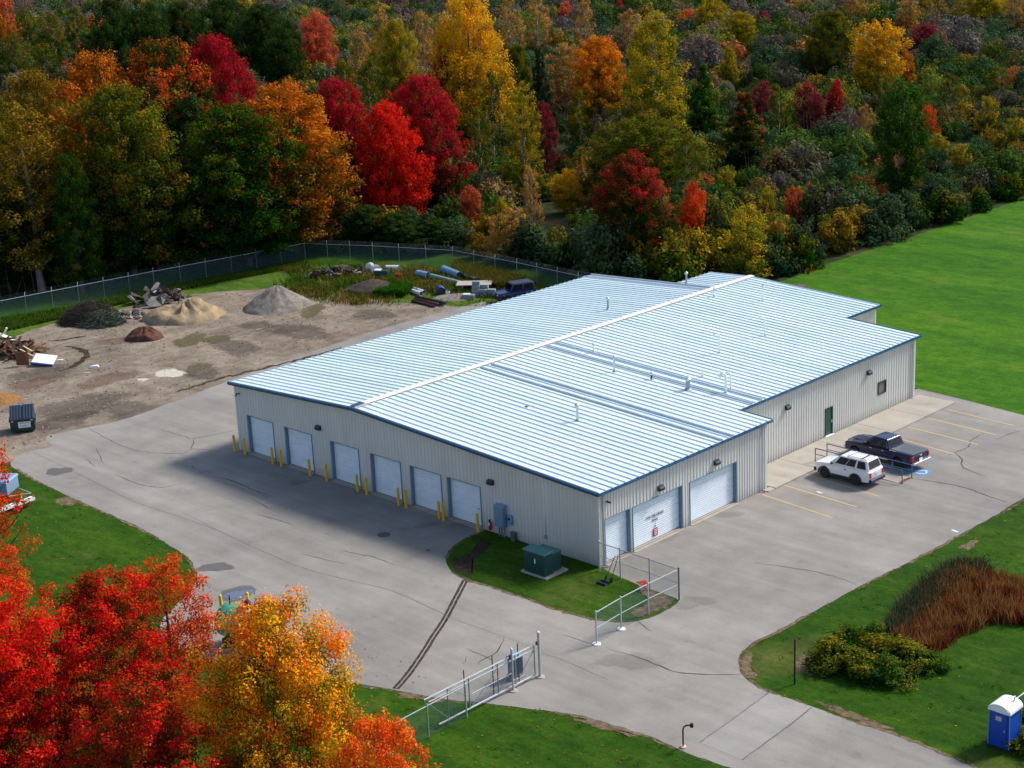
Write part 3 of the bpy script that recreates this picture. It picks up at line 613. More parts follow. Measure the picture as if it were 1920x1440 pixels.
# wider dark joint flashings across the right-hand slope and the far left one
def joint(yc, x0, x1, w=0.20, h=0.12):
    zt = lambda x: HR + 0.10 - SL * abs(x + RX)
    V = []
    for x in (x0, x1):
        for py, pz in ((-w / 2, 0.004), (-w / 2 + 0.03, h), (w / 2 - 0.03, h), (w / 2, 0.004)): V.append((x, yc + py, zt(x) + pz))
    MB().add(V, [(0, 1, 5, 4), (1, 2, 6, 5), (2, 3, 7, 6), (0, 3, 2, 1), (4, 5, 6, 7)]).build('joint_flashing', M['flash'], bld)
for k, yy in enumerate((11.9, 13.0)): joint(yy, -RX + 0.5, OH - 0.02)
for k, yy in enumerate((18.9, 20.0)): joint(yy, -RX + 0.5, -DX + OH - 0.02)
for k, yy in enumerate((39.6, 40.55)): joint(yy, -RX - 0.5, (-BW - OH + 0.02) if k == 0 else -BW - OH + 0.02)
# ridge cap
cap = MB(); V = []
for yy in (0.75, L3 + OH + 0.02):
    for dx, dz in ((-0.31, 0.165), (-0.29, 0.195), (0, 0.222), (0.29, 0.195), (0.31, 0.165)): V.append((-RX + dx, yy, HR + dz - 0.0))
cap.add(V, [(i, i + 1, i + 6, i + 5) for i in range(4)] + [(0, 1, 2, 3, 4)[::-1], (5, 6, 7, 8, 9)])
rc = cap.build('ridge_cap', M['ridge'], bld)
for k in range(14):
    yy = 3.9 + k * 3.05
    if yy < L3: MB().add([(-RX + dx, yy + s_ * 0.05, HR + dz + 0.006) for s_ in (-1, 1) for dx, dz in ((-0.31, 0.168), (-0.29, 0.197), (0, 0.224), (0.29, 0.197), (0.31, 0.168))], [(i, i + 1, i + 6, i + 5) for i in range(4)]).build('cap_seam', M['walltrim'], rc)
MB().hexa([(-RX - 0.35, -OH + 0.05, HR + 0.11), (-RX + 0.35, -OH + 0.05, HR + 0.11), (-RX + 0.42, 0.75, HR + 0.12), (-RX - 0.42, 0.75, HR + 0.12), (-RX - 0.25, -OH + 0.05, HR + 0.20), (-RX + 0.25, -OH + 0.05, HR + 0.20), (-RX + 0.3, 0.75, HR + 0.235), (-RX - 0.3, 0.75, HR + 0.235)]).build('ridge_end', M['bluetrim'], bld)
# rake trim on the gable (two sloping boards) and other rakes
def beam(a, b, hw, hh, name, mat, up=(0, 0, 1)):
    a, b = Vector(a), Vector(b); t = (b - a).normalized(); s = t.cross(Vector(up)).normalized(); v = s.cross(t)
    P = [a + s * i * hw + v * j * hh for i, j in ((-1, -1), (1, -1), (1, 1), (-1, 1))] + [b + s * i * hw + v * j * hh for i, j in ((-1, -1), (1, -1), (1, 1), (-1, 1))]
    return MB().add(P, [(3, 2, 1, 0), (4, 5, 6, 7), (0, 1, 5, 4), (1, 2, 6, 5), (2, 3, 7, 6), (3, 0, 4, 7)]).build(name, mat, bld)
def rake(xa, xb, yy, sg):
    for nm, mt, dy, dz, hw, hh in (('rake_trim', 'bluetrim', 0.0, 0.02, 0.05, 0.115), ('rake_cap', 'guttertop', 0.062 * sg, 0.085, 0.011, 0.045)):
        beam((xa, yy + dy, rz_(xa) + dz), (xb, yy + dy, rz_(xb) + dz), hw, hh, nm, M[mt])
rake(-BW - OH, -RX, -OH - 0.03, -1); rake(-RX, OH, -OH - 0.03, -1)
rake(OH, -DX + OH, L1 + OH + 0.03, 1); rake(-DX + OH, -D3X + OH, L2 + OH + 0.03, 1); rake(-D3X + OH, -RX, L3 + OH + 0.03, 1)
rake(-RX, -W3X - OH, L3 + OH + 0.03, 1); rake(-W3X - OH, -BW - OH, L2 + OH + 0.03, 1)
# gutters and downspouts
def gutter(x, ya, yb, sg=1):
    zt = HR + 0.08 - SL * abs(x + RX)
    V = []
    prof = [(0.0, 0.0), (0.0, -0.15), (0.10, -0.15), (0.14, -0.01), (0.125, -0.01), (0.09, -0.135), (0.015, -0.135), (0.015, 0.0)]
    for yy in (ya, yb):
        for dx, dz in prof: V.append((x + sg * (dx + 0.006), yy, zt + dz))
    n = len(prof)
    g = MB().add(V, [(i, (i + 1) % n, n + (i + 1) % n, n + i) for i in range(n)] + [tuple(range(n)), tuple(range(n, 2 * n))]).build('gutter', M['guttertop'], bld)
    for k in range(int((yb - ya) / 1.2192) + 1):
        yy = ya + 0.1 + k * 1.2192
        if yy < yb: MB().box((x + sg * 0.075, yy, zt + 0.008), (0.16, 0.09, 0.022)).build('gutter_strap', M['black'], g)
gutter(OH, -OH - 0.08, L1 + OH + 0.06); gutter(-DX + OH, L1 + OH + 0.12, L2 + OH + 0.06); gutter(-D3X + OH, L2 + OH + 0.12, L3 + OH + 0.06)
gutter(-BW - OH, -OH - 0.08, L2 + OH + 0.06, -1)
def downspout(x, y, ztp):
    MB().tube([(x + OH - 0.05, y, ztp - 0.06), (x + 0.16, y, ztp - 0.28), (x + 0.10, y, ztp - 0.45), (x + 0.10, y, 0.30), (x + 0.14, y, 0.16), (x + 0.42, y, 0.09)], 0.05, 8).build('downspout', M['galv'], bld)
downspout(0.0, 0.30, rz_(0)); downspout(0.0, L1 - 0.55, rz_(0)); downspout(-DX, L2 - 0.5, rz_(-DX))
# overhead doors: recessed, five ribbed sections each
def overhead(origin, du, nrm, w, h):
    du, nrm = Vector((*du, 0)), Vector((*nrm, 0)); o = Vector((*origin, 0)); dep = 0.22
    d = thing('overhead_door', None, None); d.parent = bld
    hh = h - 0.10; n = 5; sh = hh / n
    for k in range(n):
        z0 = 0.09 + k * sh
        V = []; F = []
        prof = [(0.012, 0.0)]
        for j in range(4):
            zz = sh * (j + 0.5) / 4
            prof += [(zz - 0.032, 0.0), (zz - 0.018, -0.028), (zz + 0.018, -0.028), (zz + 0.032, 0.0)]
        prof += [(sh - 0.006, 0.0)]
        for (pz, pd) in prof:
            for uu in (0.04, w - 0.04): V.append(o + du * uu - nrm * (dep - pd) + Vector((0, 0, z0 + pz)))
        F = [(2 * i, 2 * i + 1, 2 * i + 3, 2 * i + 2) for i in range(len(prof) - 1)]
        V += [o + du * uu - nrm * (dep + 0.04) + Vector((0, 0, z0 + pz)) for pz in (0.0, sh) for uu in (0.04, w - 0.04)]
        b = 2 * len(prof); F += [(b, b + 1, b + 3, b + 2), (0, b, b + 1, 1), (b - 2, b - 1, b + 3, b + 2)]
        MB().add(V, F).build('door_section', M['door'], d)
    for uu in (0.0, w):
        jm = MB()
        c = o + du * uu - nrm * (dep / 2 - 0.02)
        jm.box((c.x, c.y, h / 2 + 0.03), (0.05 if abs(du.x) > 0.5 else dep + 0.06, dep + 0.06 if abs(du.x) > 0.5 else 0.05, h - 0.05))
        jm.build('door_jamb', M['reveal'], d)
    c = o + du * (w / 2) - nrm * (dep / 2 - 0.02)
    MB().box((c.x, c.y, h - 0.005), (w - 0.06 if abs(du.x) > 0.5 else dep + 0.05, dep + 0.05 if abs(du.x) > 0.5 else w - 0.06, 0.05)).build('door_header', M['reveal'], d)
    c = o + du * (w / 2) - nrm * (dep - 0.025)
    MB().box((c.x, c.y, 0.055), (w - 0.08 if abs(du.x) > 0.5 else 0.05, 0.05 if abs(du.x) > 0.5 else w - 0.08, 0.07)).build('door_seal', M['seal'], d)
    c = o + du * (w / 2) - nrm * (dep / 2 - 0.12)
    MB().box((c.x, c.y, 0.02), (w + 0.06 if abs(du.x) > 0.5 else dep + 0.24, dep + 0.24 if abs(du.x) > 0.5 else w + 0.06, 0.045)).build('door_sill', M['concrete'], d)
    return d
for a, b, h in gd: overhead((a, 0), (1, 0), (0, -1), b - a, h)
for a, b, h in sdoors: overhead((0, a), (0, 1), (1, 0), b - a, h)
hd = MB().box((-10.72, -0.0, 1.25), (0.16, 0.05, 0.035)); hd_o = hd.build('door_handle', M['galvdark'], bld); hd_o.location = (0, 0.18, 0)
# green personnel door with frame, handle and step
dr = MB().box((-DX - 0.02, (mdy0 + mdy1) / 2, 1.20), (0.05, mdy1 - mdy0 - 0.10, 2.08)).build('personnel_door', M['greendoor'], bld, bevel=0.006)
fr = MB()
for yy in (mdy0 + 0.025, mdy1 - 0.025): fr.box((-DX + 0.005, yy, 1.22), (0.11, 0.05, 2.14))
fr.box((-DX + 0.005, (mdy0 + mdy1) / 2, 2.28), (0.11, mdy1 - mdy0 - 0.1, 0.045)); fr.build('door_frame', M['greendoor'], dr)
MB().box((-DX + 0.045, mdy1 - 0.14, 1.16), (0.05, 0.09, 0.20)).build('door_handle', M['chrome'], dr)
MB().box((-DX + 0.10, (mdy0 + mdy1) / 2, 0.15), (0.22, mdy1 - mdy0 + 0.1, 0.03)).build('door_step', M['white'], dr)
# window
wf = MB(); yc = (wny0 + wny1) / 2; ww = wny1 - wny0
for yy in (wny0 + 0.04, wny1 - 0.04): wf.box((-DX + 0.01, yy, (wnz0 + wnz1) / 2), (0.12, 0.08, wnz1 - wnz0))
for zz in (wnz0 + 0.04, wnz1 - 0.04): wf.box((-DX + 0.01, yc, zz), (0.12, ww - 0.16, 0.08))
wfo = wf.build('window', M['frame'], bld)
MB().box((-DX - 0.01, yc, (wnz0 + wnz1) / 2), (0.02, ww - 0.16, wnz1 - wnz0 - 0.16)).build('pane', M['winglass'], wfo)
# wall-pack lamps
def wall_lamp(c, nrm, w=0.46):
    n = Vector((*nrm, 0)); t = Vector((-n.y, n.x, 0)); c = Vector(c)
    V = []
    for s in (-1, 1):
        for dn, dz in ((0.0, 0.16), (0.20, 0.13), (0.28, 0.02), (0.26, -0.14), (0.06, -0.16), (0.0, -0.16)): V.append(c + t * s * w / 2 + n * (dn + 0.03) + Vector((0, 0, dz)))
    L = MB().add(V, [(0, 1, 2, 3, 4, 5), (6, 7, 8, 9, 10, 11)] + [(i, (i + 1) % 6, 6 + (i + 1) % 6, 6 + i) for i in range(6)]).build('wall_lamp', M['lampbody'], bld)
    V = [c + t * s * w * 0.42 + n * (dn + 0.03) + Vector((0, 0, dz)) for s in (-1, 1) for dn, dz in ((0.24, -0.155), (0.08, -0.172), (0.08, -0.20), (0.20, -0.20))]
    MB().add(V, [(0, 1, 2, 3), (4, 5, 6, 7), (0, 1, 5, 4), (1, 2, 6, 5), (2, 3, 7, 6), (3, 0, 4, 7)]).build('lamp_lens', M['lamplens'], L)
wl1, wl2 = (-26.509, 3.784), (-9.171, 3.560)
wall_lamp((wl1[0], 0, wl1[1]), (0, -1)); wall_lamp((wl2[0], 0, wl2[1]), (0, -1))
for q, xx in (((5.769, 3.516), 0.0), ((11.507, 3.576), 0.0), ((23.304, 3.726), -DX), ((33.776, 3.726), -DX)):
    wall_lamp((xx, q[0], q[1]), (1, 0))
# small cameras / brackets
cm = (-35.787, 4.581)
MB().tube([(cm[0], -0.03, cm[1]), (cm[0], -0.25, cm[1] + 0.05), (cm[0] - 0.02, -0.36, cm[1] - 0.12)], 0.055, 8).build('wall_camera', M['black'], bld)
cm = (0.695, 4.140)
MB().box((0.22, cm[0], cm[1]), (0.36, 0.10, 0.10)).build('wall_camera', M['black'], bld, bevel=0.015)
# roof vents
def vent(q, h, r, mat, capr=None, name='vent_pipe'):
    v = MB().tube([(q[0], q[1], q[2] - 0.02), (q[0], q[1], q[2] + h)], r, 10).build(name, M[mat], bld)
    MB().lathe([(r * 2.1, -0.01), (r * 1.9, 0.05), (r * 1.15, 0.12)], 12, (q[0], q[1], q[2])).build('pipe_boot', M['galvdark'] if mat != 'pvc' else M['galv'], v)
    if capr:
        MB().lathe([(capr * 0.95, 0.0), (capr, 0.03), (capr, 0.12), (capr * 0.55, 0.20), (0.02, 0.24)], 12, (q[0], q[1], q[2] + h + 0.02)).build('vent_cap', M['galv'], v)
    return v
def cane(q, h, r, dirx=-1, mat='pvc', bend=0.22):
    P = [(q[0], q[1], q[2] - 0.02), (q[0], q[1], q[2] + h)]
    for k in range(1, 7):
        a = math.pi * k / 6
        P.append((q[0] + dirx * bend * 0.7 * (1 - math.cos(a)), q[1] - bend * 0.7 * (1 - math.cos(a)), q[2] + h + bend * math.sin(a)))
    v = MB().tube(P, r, 8).build('vent_pipe', M[mat], bld, smooth=True)
    MB().lathe([(r * 2.2, -0.01), (r * 1.3, 0.09)], 10, (q[0], q[1], q[2])).build('pipe_boot', M['galv'], v)
vent((-25.658, 30.378, 5.944), 0.85, 0.09, 'galvdark', 0.16); vent((-26.069, 41.241, 5.923), 0.8, 0.08, 'galvdark', 0.15); vent((-14.119, 17.854, 5.696), 1.0, 0.07, 'galv', 0.12)
vent((-9.156, 8.330, 5.451), 1.0, 0.09, 'galv', 0.17); vent((-7.641, 18.310, 5.376), 0.7, 0.16, 'galvdark', 0.27); vent((-11.027, 18.386, 5.543), 0.32, 0.07, 'black', 0.14); vent((-20.923, 38.513, 6.031), 0.5, 0.06, 'pvc', 0.08)
vent((-18.267, 20.248, 5.900), 0.5, 0.06, 'pvc', 0.08); vent((-8.633, 21.220, 5.425), 0.6, 0.06, 'pvc'); vent((-17.148, 40.189, 5.845), 1.2, 0.055, 'pvc', 0.07)
cane((-11.203, 32.328, 5.552), 1.35, 0.055); cane((-11.167, 26.534, 5.550), 1.35, 0.055); cane((-5.254, 19.565, 5.259), 1.2, 0.09); cane((-5.283, 20.156, 5.260), 1.15, 0.055)
q = (-13.607, 7.999, 5.670); MB().box((q[0], q[1], q[2] + 0.03), (0.22, 0.1, 0.06)).build('roof_clip', M['seal'], bld)
# lap joints across the panels of the right slope
for xx, ya, yb in ((-9.6, 0.4, 44.8), (-5.2, 0.4, 40.0)):
    MB().hexa([(xx, ya, HR + 0.104 - SL * (xx + RX)), (xx + 0.06, ya, HR + 0.101 - SL * (xx + RX)), (xx + 0.06, yb, HR + 0.101 - SL * (xx + RX)), (xx, yb, HR + 0.104 - SL * (xx + RX))] +
              [(xx, ya, HR + 0.112 - SL * (xx + RX)), (xx + 0.06, ya, HR + 0.109 - SL * (xx + RX)), (xx + 0.06, yb, HR + 0.109 - SL * (xx + RX)), (xx, yb, HR + 0.112 - SL * (xx + RX))]).build('panel_lap', M['roof'], bld)

# lettering and arrow on the wide door by the corner
def text_obj(name, body, size, mat, parent, loc, rot):
    c = bpy.data.curves.new(name, 'FONT'); c.body = body; c.size = size; c.align_x = 'CENTER'; c.align_y = 'CENTER'; c.extrude = 0.002
    t = bpy.data.objects.new('tmp', c); COL.objects.link(t)
    dg = bpy.context.evaluated_depsgraph_get(); me = bpy.data.meshes.new_from_object(t.evaluated_get(dg)); me.name = name
    bpy.data.objects.remove(t); me.materials.clear(); me.materials.append(mat)
    o = part(name, me, parent, loc); o.rotation_euler = rot
    return o
q = (5.528, 1.668); fx = -0.195
text_obj('door_lettering', 'FOR DELIVERIES', 0.25, M['black'], bld, (fx, q[0], q[1]), (R(90), 0, R(90)))
text_obj('door_lettering', 'RING', 0.25, M['black'], bld, (fx, q[0], q[1] - 0.29), (R(90), 0, R(90)))
MB().box((fx, q[0], q[1] - 0.58), (0.004, 0.03, 0.22)).add([(fx, q[0] - 0.1, q[1] - 0.69), (fx, q[0] + 0.1, q[1] - 0.69), (fx, q[0], q[1] - 0.80)], [(0, 1, 2)]).build('door_arrow', M['black'], bld)
ds = MB().box((fx + 0.01, q[0], q[1] - 1.12), (0.02, 0.42, 0.52)).build('door_notice', M['red'], bld)
for k in range(4): MB().box((fx + 0.023, q[0], q[1] - 0.96 - k * 0.105), (0.006, 0.28 - 0.04 * (k % 2), 0.045)).build('notice_line', M['white'], ds)
# notice board above the electrical cabinet
q = (-8.690, 2.093)
sg = thing('wall_sign', 'small white notice with dark lines above the electrical cabinet', 'sign', (q[0], -0.045, q[1]))
MB().box((0, 0, 0), (0.48, 0.02, 0.42)).build('sign_plate', M['white'], sg)
for k in range(3): MB().box((0, -0.014, 0.13 - 0.13 * k), (0.36, 0.008, 0.05)).build('sign_line', M['lampbody'], sg)

# ---------------------------------------------------------------- fences and gate
def fabric(parent, runs, z0, z1):
    me = bpy.data.meshes.new('chain_link'); V = []; F = []; UV = []
    for a, b in runs:
        L = (Vector(b) - Vector(a)).length; k = len(V)
        V += [(a[0], a[1], z0), (b[0], b[1], z0), (b[0], b[1], z1), (a[0], a[1], z1)]; F.append((k, k + 1, k + 2, k + 3)); UV += [(0, 0), (L, 0), (L, z1 - z0), (0, z1 - z0)]
    me.from_pydata(V, [], F); uv = me.uv_layers.new(name='UVMap')
    for i, q in enumerate(UV): uv.data[i].uv = q
    me.materials.append(M['chain']); return part('chain_link', me, parent)
def fence(label, path, h=1.85, spacing=3.05, barbs=False, post_r=0.032, mat='galv', toprail=True, rails=(), out=(0, 1), group=None):
    org = path[0]
    t = thing('chain_link_fence', label, 'fence', org, group=group)
    Pl = [(q[0] - org[0], q[1] - org[1]) for q in path]
    runs = []
    for a, b in zip(Pl[:-1], Pl[1:]):
        A, B = Vector(a), Vector(b); n = max(1, round((B - A).length / spacing))
        for k in range(n + 1):
            if k == n and b != Pl[-1]: continue
            q = A.lerp(B, k / n); rr = post_r * (1.5 if k in (0, n) else 1.0)
            p_ = MB().tube([(q.x, q.y, -0.05), (q.x, q.y, h + 0.03)], rr, 7).build('post', M[mat], t)
            if barbs:
                MB().tube([(q.x, q.y, h), (q.x + out[0] * 0.22, q.y + out[1] * 0.22, h + 0.36)], 0.022, 5).build('barb_arm', M['galv'], p_)
            else:
                MB().lathe([(rr * 1.25, 0.0), (rr * 1.25, 0.05), (rr * 0.5, 0.09)], 7, (q.x, q.y, h + 0.02)).build('post_cap', M['galv'], p_)
        if toprail: MB().tube([(*a, h - 0.02), (*b, h - 0.02)], 0.030, 6).build('top_rail', M['galv'], t)
        for rz in rails: MB().tube([(*a, rz), (*b, rz)], 0.022, 6).build('mid_rail', M['galv'], t)
        if barbs:
            for f_ in (0.35, 0.68, 1.0):
                MB().tube([(a[0] + out[0] * 0.22 * f_, a[1] + out[1] * 0.22 * f_, h + 0.36 * f_), (b[0] + out[0] * 0.22 * f_, b[1] + out[1] * 0.22 * f_, h + 0.36 * f_)], 0.006, 3).build('barbed_wire', M['galvdark'], t)
        runs.append((a, b))
    fabric(t, runs, 0.04, h - 0.02)
    return t
fence('long perimeter chain-link fence with barbed wire arms along the wood edge', [(-90.959, 0.277), (-89.638, 9.951), (-87.309, 27.007), (-84.192, 45.220), (-76.472, 48.629), (-67.072, 51.967)], barbs=True, out=(-0.75, 0.66), post_r=0.024, mat='galvdark')
fence('perimeter chain-link fence with barbed arms running behind the warehouse roof', [(-67.072, 51.967), (-56.984, 51.580), (-47.572, 50.741)] + [(-38.0, 52.0)], barbs=True, out=(-0.5, 0.86), post_r=0.024, mat='galvdark')
nf = [(6.9, -8.15), (6.72, -5.85), (6.66, -3.4), (6.74, -0.72)]
f1 = fence('low galvanised chain-link fence across the near end of the lawn island', nf, h=1.95, spacing=2.4, rails=(1.0,))
f2 = fence('galvanised rail fence from island corner post to the warehouse corner', [(6.74, -0.72), (4.45, -0.62), (2.1, -0.55), (0.32, -0.45)], h=1.95, spacing=3.0, rails=(1.05,))
for q in nf[:2]:
    MB().lathe([(0.24, 0.0), (0.24, 0.05), (0.12, 0.09)], 14, (q[0] - nf[0][0], q[1] - nf[0][1], 0.016)).build('post_footing', M['white'], f1)
fence('green-tinted chain-link fence on the front lawn running under the maple', [(7.3, -18.6), (7.45, -24.0), (7.6, -30.0), (7.9, -37.0)], h=1.8, spacing=2.9)
fence('chain-link fence with pale top rail behind the portable toilet', [(28.854, -3.030), (28.855, -0.381), (29.000, 4.698)], h=1.5, spacing=2.6)

# sliding cantilever gate
gt = thing('sliding_gate', 'open sliding cantilever gate of galvanised tube beside the drive', 'gate', (7.05, -16.0))
gz = 1.95
def gtube(nm, a, b, r=0.035, mat='galv'): return MB().tube([a, b], r, 7).build(nm, M[mat], gt)
y0, y1, yb = -5.2, 2.75, -2.1      # tail end, leading end, brace
gtube('track_rail', (0, y0, gz), (0, y1, gz), 0.042); gtube('upper_rail', (0, y0 + 0.3, gz - 0.24), (0, y1, gz - 0.24)); gtube('bottom_rail', (0, y0 + 0.9, 0.22), (0, y1, 0.22), 0.05)
gtube('mid_rail', (0, yb + 0.15, 0.98), (0, 1.0, 0.98), 0.024)
for yy in (yb, -0.0, 1.3, y1): gtube('stile', (0, yy, 0.2), (0, yy, gz), 0.035, 'galvdark')
gtube('stile', (0, y0 + 0.02, gz - 0.3), (0, y0 + 0.02, gz), 0.035, 'galvdark'); gtube('stile', (0, y0 + 1.6, 0.3), (0, y0 + 1.6, gz), 0.03, 'galvdark')
for a, b in (((0, y0 + 1.6, gz - 0.05), (0, yb, 0.9)), ((0, y0 + 0.2, gz - 0.25), (0, y0 + 1.6, 0.3)), ((0, yb + 0.1, 0.25), (0, 0, gz - 0.25)), ((0, 0, 0.25), (0, 1.3, gz - 0.25)), ((0, 1.3, 0.25), (0, y1, gz - 0.25))):
    gtube('brace', a, b, 0.02, 'galvdark')
fabric(gt, [((0.0, yb), (0.0, y1))], 0.25, gz - 0.05)
for k, yy in enumerate((0.95, y1 + 0.25)):
    ps = MB().tube([(0.12, yy, 0.0), (0.12, yy, 2.6 if k else 2.4)], 0.075 if k else 0.055, 10).build('guide_post', M['galv'], gt)
    MB().lathe([(0.085 if k else 0.065, 0), (0.085 if k else 0.065, 0.05), (0.03, 0.10)], 10, (0.12, yy, 2.6 if k else 2.4)).build('post_cap', M['white'], ps)
    MB().lathe([(0.26, 0.0), (0.24, 0.05), (0.1, 0.08)], 14, (0.12, yy, 0.012)).build('post_footing', M['concrete'], ps)
    MB().box((0.03, yy, gz + 0.02), (0.16, 0.14, 0.18)).build('roller_bracket', M['frame'], ps)
for yy in (yb - 0.1, -0.15, 1.75): gtube('rear_post', (-0.22, yy, 0.0), (-0.22, yy, 2.35), 0.03, 'frame')
# gate operator cabinet
op = thing('gate_operator', 'grey metal gate operator cabinet with dark front behind the sliding gate', 'cabinet', (6.2, -13.85)); op.scale = (0.85, 0.85, 0.88)
MB().box((0, 0, 0.06), (0.75, 1.0, 0.12)).build('pad', M['concrete'], op, bevel=0.01)
cb = MB().box((0, 0, 0.85), (0.55, 0.85, 1.15)).build('housing', M['elecdark'], op, bevel=0.02)
MB().box((0.285, 0, 0.86), (0.02, 0.72, 1.0)).build('front_panel', M['lampbody'], cb, bevel=0.006)
MB().hexa([(-0.33, -0.48, 1.43), (0.34, -0.48, 1.43), (0.34, 0.48, 1.43), (-0.33, 0.48, 1.43), (-0.30, -0.45, 1.56), (0.30, -0.45, 1.50), (0.30, 0.45, 1.50), (-0.30, 0.45, 1.56)]).build('hood', M['elecgrey'], op)
for sx in (-1, 1):
    for sy in (-1, 1): MB().box((sx * 0.22, sy * 0.36, 0.2), (0.06, 0.06, 0.18)).build('leg', M['galvdark'], op)

# ---------------------------------------------------------------- bollards
BOL = [((-36.432, -0.445), 'yellow bollard nearest the left corner of the warehouse'), ((-35.098, -0.500), 'yellow bollard just left of the first overhead door'),
       ((-31.750, -0.490), 'yellow bollard at the right jamb of the first overhead door'), ((-30.765, -0.469), 'yellow bollard just left of the second overhead door'),
       ((-27.416, -0.484), 'yellow bollard at the right jamb of the second overhead door'), ((-25.663, -0.397), 'yellow bollard just left of the third overhead door'),
       ((-22.211, -0.460), 'yellow bollard at the right jamb of the third overhead door'), ((-21.214, -0.487), 'yellow bollard just left of the fourth overhead door'),
       ((-17.874, -0.502), 'yellow bollard at the right jamb of the fourth overhead door'), ((-17.089, -0.528), 'yellow bollard just left of the fifth overhead door'),
       ((-13.848, -0.498), 'left one of the close pair of yellow bollards before the fifth and sixth doors'), ((-13.410, -0.522), 'right one of the close pair of yellow bollards before the fifth and sixth doors'),
       ((-10.157, -0.493), 'yellow bollard right of the sixth overhead door at the grass')]
b0 = None
for (q, lab) in BOL:
    if b0 is None:
        b0 = thing('bollard', lab, 'bollard', q, group='yellow bollards along the gable wall')
        MB().tube([(0, 0, 0.0), (0, 0, 1.22)], 0.10, 12).build('post', M['yellow'], b0, smooth=False)
        MB().lathe([(0.10, 0.0), (0.09, 0.04), (0.055, 0.07), (0.01, 0.08)], 12, (0, 0, 1.22)).build('dome_cap', M['yellow'], b0, smooth=True)
        MB().lathe([(0.20, 0.016), (0.17, 0.035), (0.09, 0.045)], 12).build('base_collar', M['damp'], b0)
        b = b0
    else:
        b = copy_tree(b0); b.location = (q[0], q[1], 0); b['label'] = lab
    b.rotation_euler = (R(RND.uniform(-1.5, 1.5)), R(RND.uniform(-1.5, 1.5)), RND.uniform(0, 6))

# ---------------------------------------------------------------- electrical cabinets, extinguisher on the gable wall
q = (-8.275, 1.087)
ec = thing('electrical_cabinet', 'blue-grey wall electrical cabinet with conduits below', 'cabinet', (q[0], -0.04, 0))
MB().box((0, -0.20, 1.45), (0.78, 0.40, 1.40)).build('housing', M['elecgrey'], ec, bevel=0.015)
MB().box((0, -0.408, 1.45), (0.66, 0.014, 1.26)).build('door_panel', M['elecgrey'], ec)
MB().hexa([(-0.42, -0.44, 2.15), (0.42, -0.44, 2.15), (0.42, 0, 2.15), (-0.42, 0, 2.15), (-0.41, -0.42, 2.20), (0.41, -0.42, 2.20), (0.41, 0, 2.26), (-0.41, 0, 2.26)]).build('rain_hood', M['bluepipe'], ec)
for dx in (-0.22, 0.02, 0.24): MB().tube([(dx, -0.16, 0.0), (dx, -0.16, 0.76)], 0.045, 8).build('conduit', M['elecdark'], ec)
MB().box((-0.47, -0.2, 1.95), (0.16, 0.10, 0.07)).build('bracket', M['frame'], ec)
q = (-7.538, 1.340)
mt = thing('electric_meter', 'small grey meter box with round meter beside the blue-grey cabinet', 'meter', (q[0], -0.04, q[1]))
MB().box((0, -0.09, 0), (0.36, 0.18, 0.62)).build('meter_box', M['bluepipe'], mt, bevel=0.012)
MB().lathe([(0.10, 0.0), (0.10, 0.09), (0.06, 0.13)], 14, (-0.02, -0.18, 0.08), axis='y').build('meter_dial', M['headlight'], mt).scale = (1, 1, 1)
q = (-9.378, 0.595)
fe = thing('fire_extinguisher', 'red fire extinguisher with white label hung on the gable wall', 'extinguisher', (q[0], -0.16, q[1] - 0.05))
MB().lathe([(0.08, -0.32), (0.10, -0.28), (0.10, 0.16), (0.07, 0.26), (0.03, 0.30)], 14).build('cylinder', M['red'], fe, smooth=False)
MB().box((0, -0.095, 0.10), (0.14, 0.03, 0.16)).build('label_plate', M['white'], fe)
MB().box((0, -0.03, 0.36), (0.05, 0.16, 0.10)).build('valve_handle', M['black'], fe)
MB().tube([(0.03, -0.06, 0.36), (0.14, -0.08, 0.30), (0.13, -0.06, 0.0)], 0.018, 6).build('hose', M['black'], fe)
q = (-7.221, 0.315)
jb = thing('junction_box', 'small faded teal utility pedestal at the foot of the gable wall', 'pedestal', (q[0], -0.22, 0))
MB().box((0, 0, 0.30), (0.34, 0.24, 0.55)).build('housing', M['xfmrtop'], jb, bevel=0.015)
MB().box((0, 0, 0.60), (0.38, 0.28, 0.06)).build('lid', M['xfmrtop'], jb, bevel=0.01)
q = (-4.467, 0.934)
sp = thing('hose_spigot', 'dark round hose bib ring low on the gable wall', 'tap', (q[0], -0.05, q[1]))
MB().tube([(0.10 * math.cos(a), -0.05, 0.10 * math.sin(a)) for a in np.linspace(0, 6.28, 13)], 0.02, 6).build('ring', M['frame'], sp)
MB().tube([(0, -0.03, 0.1), (0, -0.03, 1.2)], 0.008, 5).build('pipe', M['frame'], sp)

# pad transformer
tf = thing('transformer', 'large dark green pad-mounted transformer on the lawn island', 'transformer', (-2.0, -3.35), R(0))
c0 = (-2.333, -2.622)
tf.location = (c0[0], c0[1], 0)
MB().box((0.0, 0.1, 0.06), (2.15, 2.0, 0.14)).build('concrete_pad', M['concrete'], tf, bevel=0.02)
tb = MB().box((0, -0.42, 0.83), (1.75, 0.75, 1.38)).build('cabinet', M['xfmr'], tf, bevel=0.02)
MB().hexa([(-0.92, -0.84, 1.52), (0.92, -0.84, 1.52), (0.92, 0.0, 1.52), (-0.92, 0.0, 1.52), (-0.88, -0.80, 1.60), (0.88, -0.80, 1.60), (0.88, 0.0, 1.66), (-0.88, 0.0, 1.66)]).build('cabinet_lid', M['xfmrtop'], tf)
MB().box((0, 0.42, 0.72), (1.50, 0.85, 1.16)).build('tank', M['xfmr'], tf, bevel=0.02)
MB().box((0, 0.42, 1.34), (1.58, 0.92, 0.06)).build('tank_lid', M['xfmrtop'], tf, bevel=0.015)
